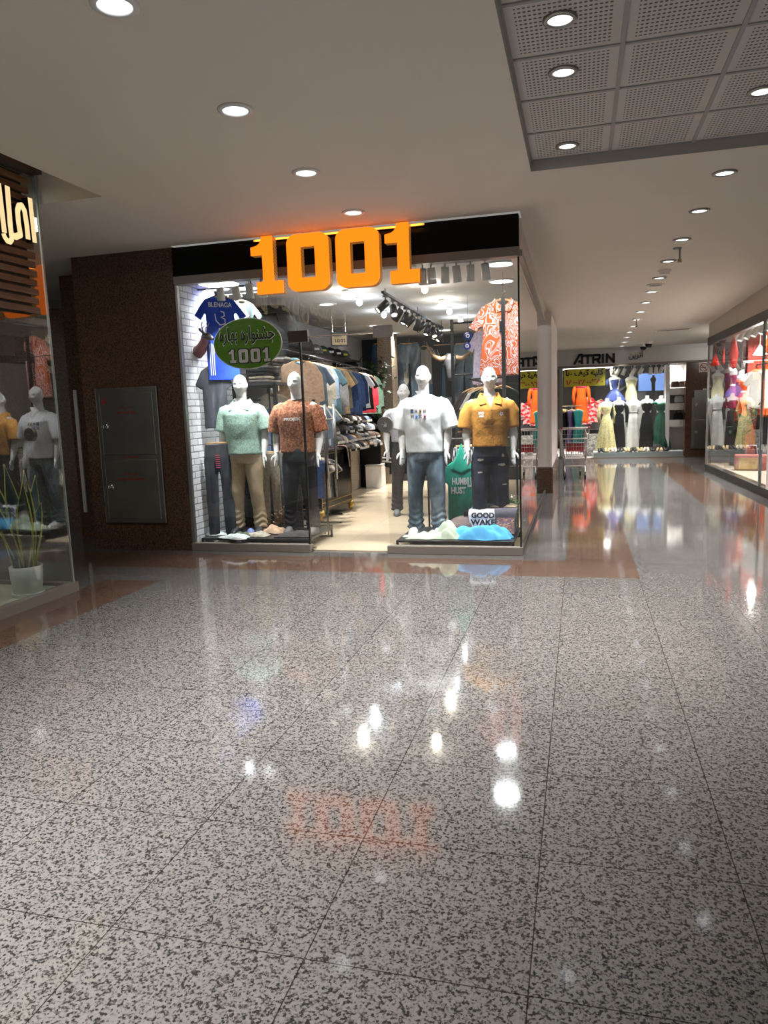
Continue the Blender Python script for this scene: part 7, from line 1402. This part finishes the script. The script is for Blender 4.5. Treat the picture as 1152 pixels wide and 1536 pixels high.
# ------------------------------------------------------------------ dark shop on the left with its wood sign
XS = -4.45
ls = thing('shop_window', 'corner glass of the dark left shop in front of the snake plant', 'shop window', (0, 0, 0))
gp_ = pane('pane', -0.012, 0, -6.6, -0.01, 0.09, 3.60, None, GLASS2, ls); gp_.location = (XS, 5.64, 0); gp_.rotation_euler = (0, 0, -0.062); pane('pane', -7.5, XS - 0.02, 5.63, 5.642, 0.09, 3.60, None, GLASS, ls)
MB().box(XS - 0.06, XS + 0.03, -1.0, 5.66, 0.0, 0.085).build('base_rail', GREYTRIM, ls); MB().box(-7.5, XS - 0.06, 5.58, 5.66, 0, 0.085).build('base_rail', GREYTRIM, ls); MB().box(XS - 0.014, XS + 0.002, 5.63, 5.646, 0.09, 3.60).build('corner_edge', plain('glass_edge_pale', (0.30, 0.34, 0.33), 0.3), ls)
MB().box(-0.06 + XS, 0.05 + XS, -1.0, 5.66, 3.605, 3.695).build('top_beam', plain('brown_beam', (0.075, 0.042, 0.026), 0.5, var=0.1), ls)
mb = MB(); mb.box(-9, XS - 0.07, -1.0, 5.57, 0.0, 0.06); struct(mb.build('floor_left_shop', plain('pale_lit_floor', (0.55, 0.55, 0.46), 0.3)))
mb = MB(); mb.box(-9, -8.9, -1, 5.6, 0, 3.6); struct(mb.build('wall_left_shop', plain('dark_grey_wall', (0.05, 0.05, 0.048), 0.7)))
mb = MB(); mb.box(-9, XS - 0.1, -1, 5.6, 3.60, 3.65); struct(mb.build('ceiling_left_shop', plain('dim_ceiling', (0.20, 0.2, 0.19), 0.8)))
WOOD = pattern('slat_wood', [(0.3, (0.13, 0.066, 0.036)), (0.55, (0.18, 0.095, 0.054)), (0.75, (0.23, 0.13, 0.076))], 3.0, 2.5, 'noise', (1, 0.6, 6.0), rough=0.5)
sg = thing('slat_sign', 'brown wood slat sign board on the glass of the dark left shop', 'sign board', (XS + 0.012, 0, 0))
yend = [atx(*pq, XS + 0.05) for pq in ((36, 262), (57, 470))]
ztop, zbot = 3.55, yend[1].z
MB().box(0.0, 0.012, -1.0, 5.42, zbot + 0.02, ztop).build('backing', plain('sign_backing', (0.012, 0.009, 0.007), 0.7), sg)
nsl = 15; pitch = (ztop - zbot) / nsl
for k in range(nsl): MB().box(0.012, 0.04, -1.0, 5.47 + (0.0 if k % 2 else 0.01), zbot + pitch * k, zbot + pitch * k + pitch * 0.66).build('slat', WOOD, sg)
# channel letters: face and dark return
XF = XS + 0.115
LITC = emit('letter_cream', (1.0, 0.74, 0.38), 0.76); LRET = plain('letter_return', (0.012, 0.01, 0.008), 0.5)
def YZ(px_, py_): p = atx(px_, py_, XF); return (p.y, p.z)
def chan(strokes, wd, label, extra=None):
    t = thing('sign_letter', label, 'letter', (XF, 0, 0), 0, 'lit letters of the left shop'); f = MB(); r = MB()
    for pts in strokes:
        for mb_, w_, d0, d1 in ((f, wd, -0.003, 0.0), (r, wd * 0.98, -0.075, -0.0035)):
            for a_, b_ in zip(pts[:-1], pts[1:]):
                a_ = Vector(a_); b_ = Vector(b_); d = (b_ - a_).normalized(); n = Vector((-d.y, d.x)) * w_ / 2
                mb_.prism([tuple(a_ - n), tuple(b_ - n), tuple(b_ + n), tuple(a_ + n)], d0, d1, 'yz')
            for p in pts[1:-1]: mb_.prism([(p[0] + w_ / 2 * math.cos(q_), p[1] + w_ / 2 * math.sin(q_)) for q_ in [2 * math.pi * k / 14 for k in range(14)]], d0, d1, 'yz')
    f.build('face', LITC, t); r.build('side_return', LRET, t); return t
def px2(lst): return [YZ(a_, b_) for a_, b_ in lst]
wd = abs(YZ(45.5, 330)[0] - YZ(51.5, 330)[0])
chan([px2([(45, 297), (52.5, 364)])], wd, 'lit cream upright letter bar nearest the glass corner of the left shop')
chan([px2([(42.5, 359), (40.5, 338), (37, 316), (33, 308.5), (28.5, 309), (26.5, 316), (28, 334), (31, 352), (24, 355), (17.5, 353), (15.5, 336), (11, 279)])], wd * 1.05, 'lit cream looped letters second from the glass corner of the left shop')
chan([px2([(17.5, 353), (18.0, 359), (15.5, 362.5), (11, 361), (7, 355), (5.5, 350)])], wd * 0.9, 'lit cream hooked stroke under the looped letters of the left shop')
chan([px2([(-2, 274), (7, 349)])], wd, 'lit cream tall bar at the left picture edge')
def fontletters(txt, y_hi, z0, h, label):
    for dp, mt, nm, x in ((0.004, LITC, 'face', 0.0), (0.07, LRET, 'side_return', -0.04)): pass
    t = thing('sign_letter', label, 'letter', (XF, 0, 0), 0, 'lit letters of the left shop')
    me = letters(persian(txt), None, h, 0.004, 0.008); w_ = coords(me)[:, 0]; W_ = w_.max() - w_.min(); me.transform(Matrix.Translation((XF * 0, 0, 0)) @ Matrix.Rotation(math.pi / 2, 4, 'Z')); me.transform(Matrix.Translation((0, y_hi - W_ / 2, z0 + h / 2))); obj('face', me, LITC, t)
    me = letters(persian(txt), None, h, 0.07, 0.006); me.transform(Matrix.Rotation(math.pi / 2, 4, 'Z')); me.transform(Matrix.Translation((-0.038, y_hi - W_ / 2, z0 + h / 2))); obj('side_return', me, LRET, t); return y_hi - W_ - 0.10
yy = YZ(-6, 300)[0] - 0.02
yy = fontletters('ک', yy, 3.06, 0.33, 'lit cream letter past the left picture edge, next to the tall bar'); yy = fontletters('مرکزی', yy, 2.95, 0.46, 'lit cream word beyond the left picture edge'); yy = fontletters('مجتمع', yy, 2.95, 0.46, 'last lit cream word of the left shop sign')
lamp('left_shop_down_lamp', 'AREA', (-5.3, 4.6, 3.5), 26, (1.0, 0.96, 0.86), 0.6)  # downward area lamp inside the left shop, without a fixture
# plant in the white pot
pp = atz(43, 892, 0.06); pt = thing('potted_snake_plant', 'snake plant in a white pot on a saucer behind the left shop glass', 'potted plant', (pp.x - 0.0, pp.y + 0.0, 0.061))
POTW = plain('pot_white', (0.72, 0.72, 0.68), 0.35)
MB().lathe([(0, 0), (0.135, 0), (0.135, 0.03), (0.115, 0.03), (0.115, 0.012), (0, 0.012)], n=36).build('saucer', POTW, pt, False, 0.004)
MB().lathe([(0, 0.014), (0.100, 0.014), (0.112, 0.03), (0.130, 0.15), (0.133, 0.255), (0.126, 0.258), (0.12, 0.225), (0, 0.225)], n=40).build('pot', POTW, pt, True)
MB().lathe([(0, 0.226), (0.119, 0.226), (0.119, 0.232), (0, 0.236)], n=24).build('soil', plain('soil', (0.03, 0.022, 0.015), 0.95, var=0.5, scale=60), pt)
LEAFG = plain('leaf_dark', (0.012, 0.035, 0.018), 0.4, var=0.5, scale=22); LEAFY = plain('leaf_edge', (0.50, 0.52, 0.10), 0.45, var=0.15)
r_ = random.Random(21); tips = [(-0.28, 0.62), (-0.22, 0.78), (-0.14, 0.98), (-0.10, 0.62), (-0.03, 0.55), (0.02, 0.86), (0.06, 0.60), (0.07, 0.74), (0.13, 0.93), (0.16, 0.83), (-0.20, 0.55), (-0.33, 0.92)]
for k, (tx, L) in enumerate(tips):
    bx, by = tx * 0.22, r_.gauss(0, 0.03); base_ = Vector((bx, by, 0.22)); tip = Vector((tx, by + r_.gauss(0, 0.09), 0.22 + L * 0.93)); mid = base_.lerp(tip, 0.5) + Vector((-tx * 0.15 + r_.gauss(0, 0.02), r_.gauss(0, 0.02), 0.05)); n_ = 14; yaw = r_.uniform(-0.7, 0.7)
    ctr = []; 
    for i in range(n_ + 1):
        u = i / n_; ctr.append(base_ * (1 - u) ** 2 + mid * 2 * u * (1 - u) + tip * u * u)
    def strip(w_in, w_out, th, side=None):
        mb = MB(); vs = []
        for i, c_ in enumerate(ctr):
            u = i / n_; hw = 0.040 * (0.45 + 1.1 * math.sin(math.pi * min(1, u * 0.9 + 0.1)) ** 0.8) * (1 - u ** 5); a0 = yaw + 0.9 * u; ax = Vector((math.cos(a0), math.sin(a0), 0)); nn = Vector((-math.sin(a0), math.cos(a0), 0)) * th
            if side is None: L_, R_ = -ax * hw * 0.86, ax * hw * 0.86
            else: L_, R_ = ax * side * hw * 0.86, ax * side * (hw * 1.08 + 0.002)
            vs += [c_ + L_ - nn, c_ + (L_ + R_) / 2 - nn * (0.2 if side is None else 1), c_ + R_ - nn, c_ + R_ + nn, c_ + (L_ + R_) / 2 + nn * 1.8, c_ + L_ + nn]
        return mb.loft([vs[6 * i:6 * i + 6] for i in range(n_ + 1)])
    lf = strip(0, 0, 0.003).build('leaf', LEAFG, pt, True)
    for s_ in (-1, 1): strip(0, 0, 0.0035, s_).build('leaf_edge', LEAFY, lf, True)
# desk things inside the dark shop
dk_ = thing('desk', 'dark desk standing inside the dim left shop', 'desk', (-6.6, 3.6, 0.061)); MB().box(-0.7, 0.7, -0.4, 0.4, 0.70, 0.74).build('top', plain('desk_dark', (0.05, 0.035, 0.028), 0.4), dk_)
for x in (-0.62, 0.62): MB().box(x - 0.03, x + 0.03, -0.36, 0.36, 0, 0.70).build('leg', BLACKM, dk_)
gb = thing('lit_area_board', 'pale greenish board added for the pale-lit part of the dim left shop', 'board', (-8.88, 3.3, 0.9)); MB().box(0, 0.03, -0.7, 0.5, 0, 1.3).build('board', plain('board_green', (0.42, 0.46, 0.43), 0.4), gb); MB().box(0, 0.04, -0.73, 0.53, -0.03, 0.0).build('ledge', STEEL, gb)  # pale board put in to stand for the lit part of the dark shop
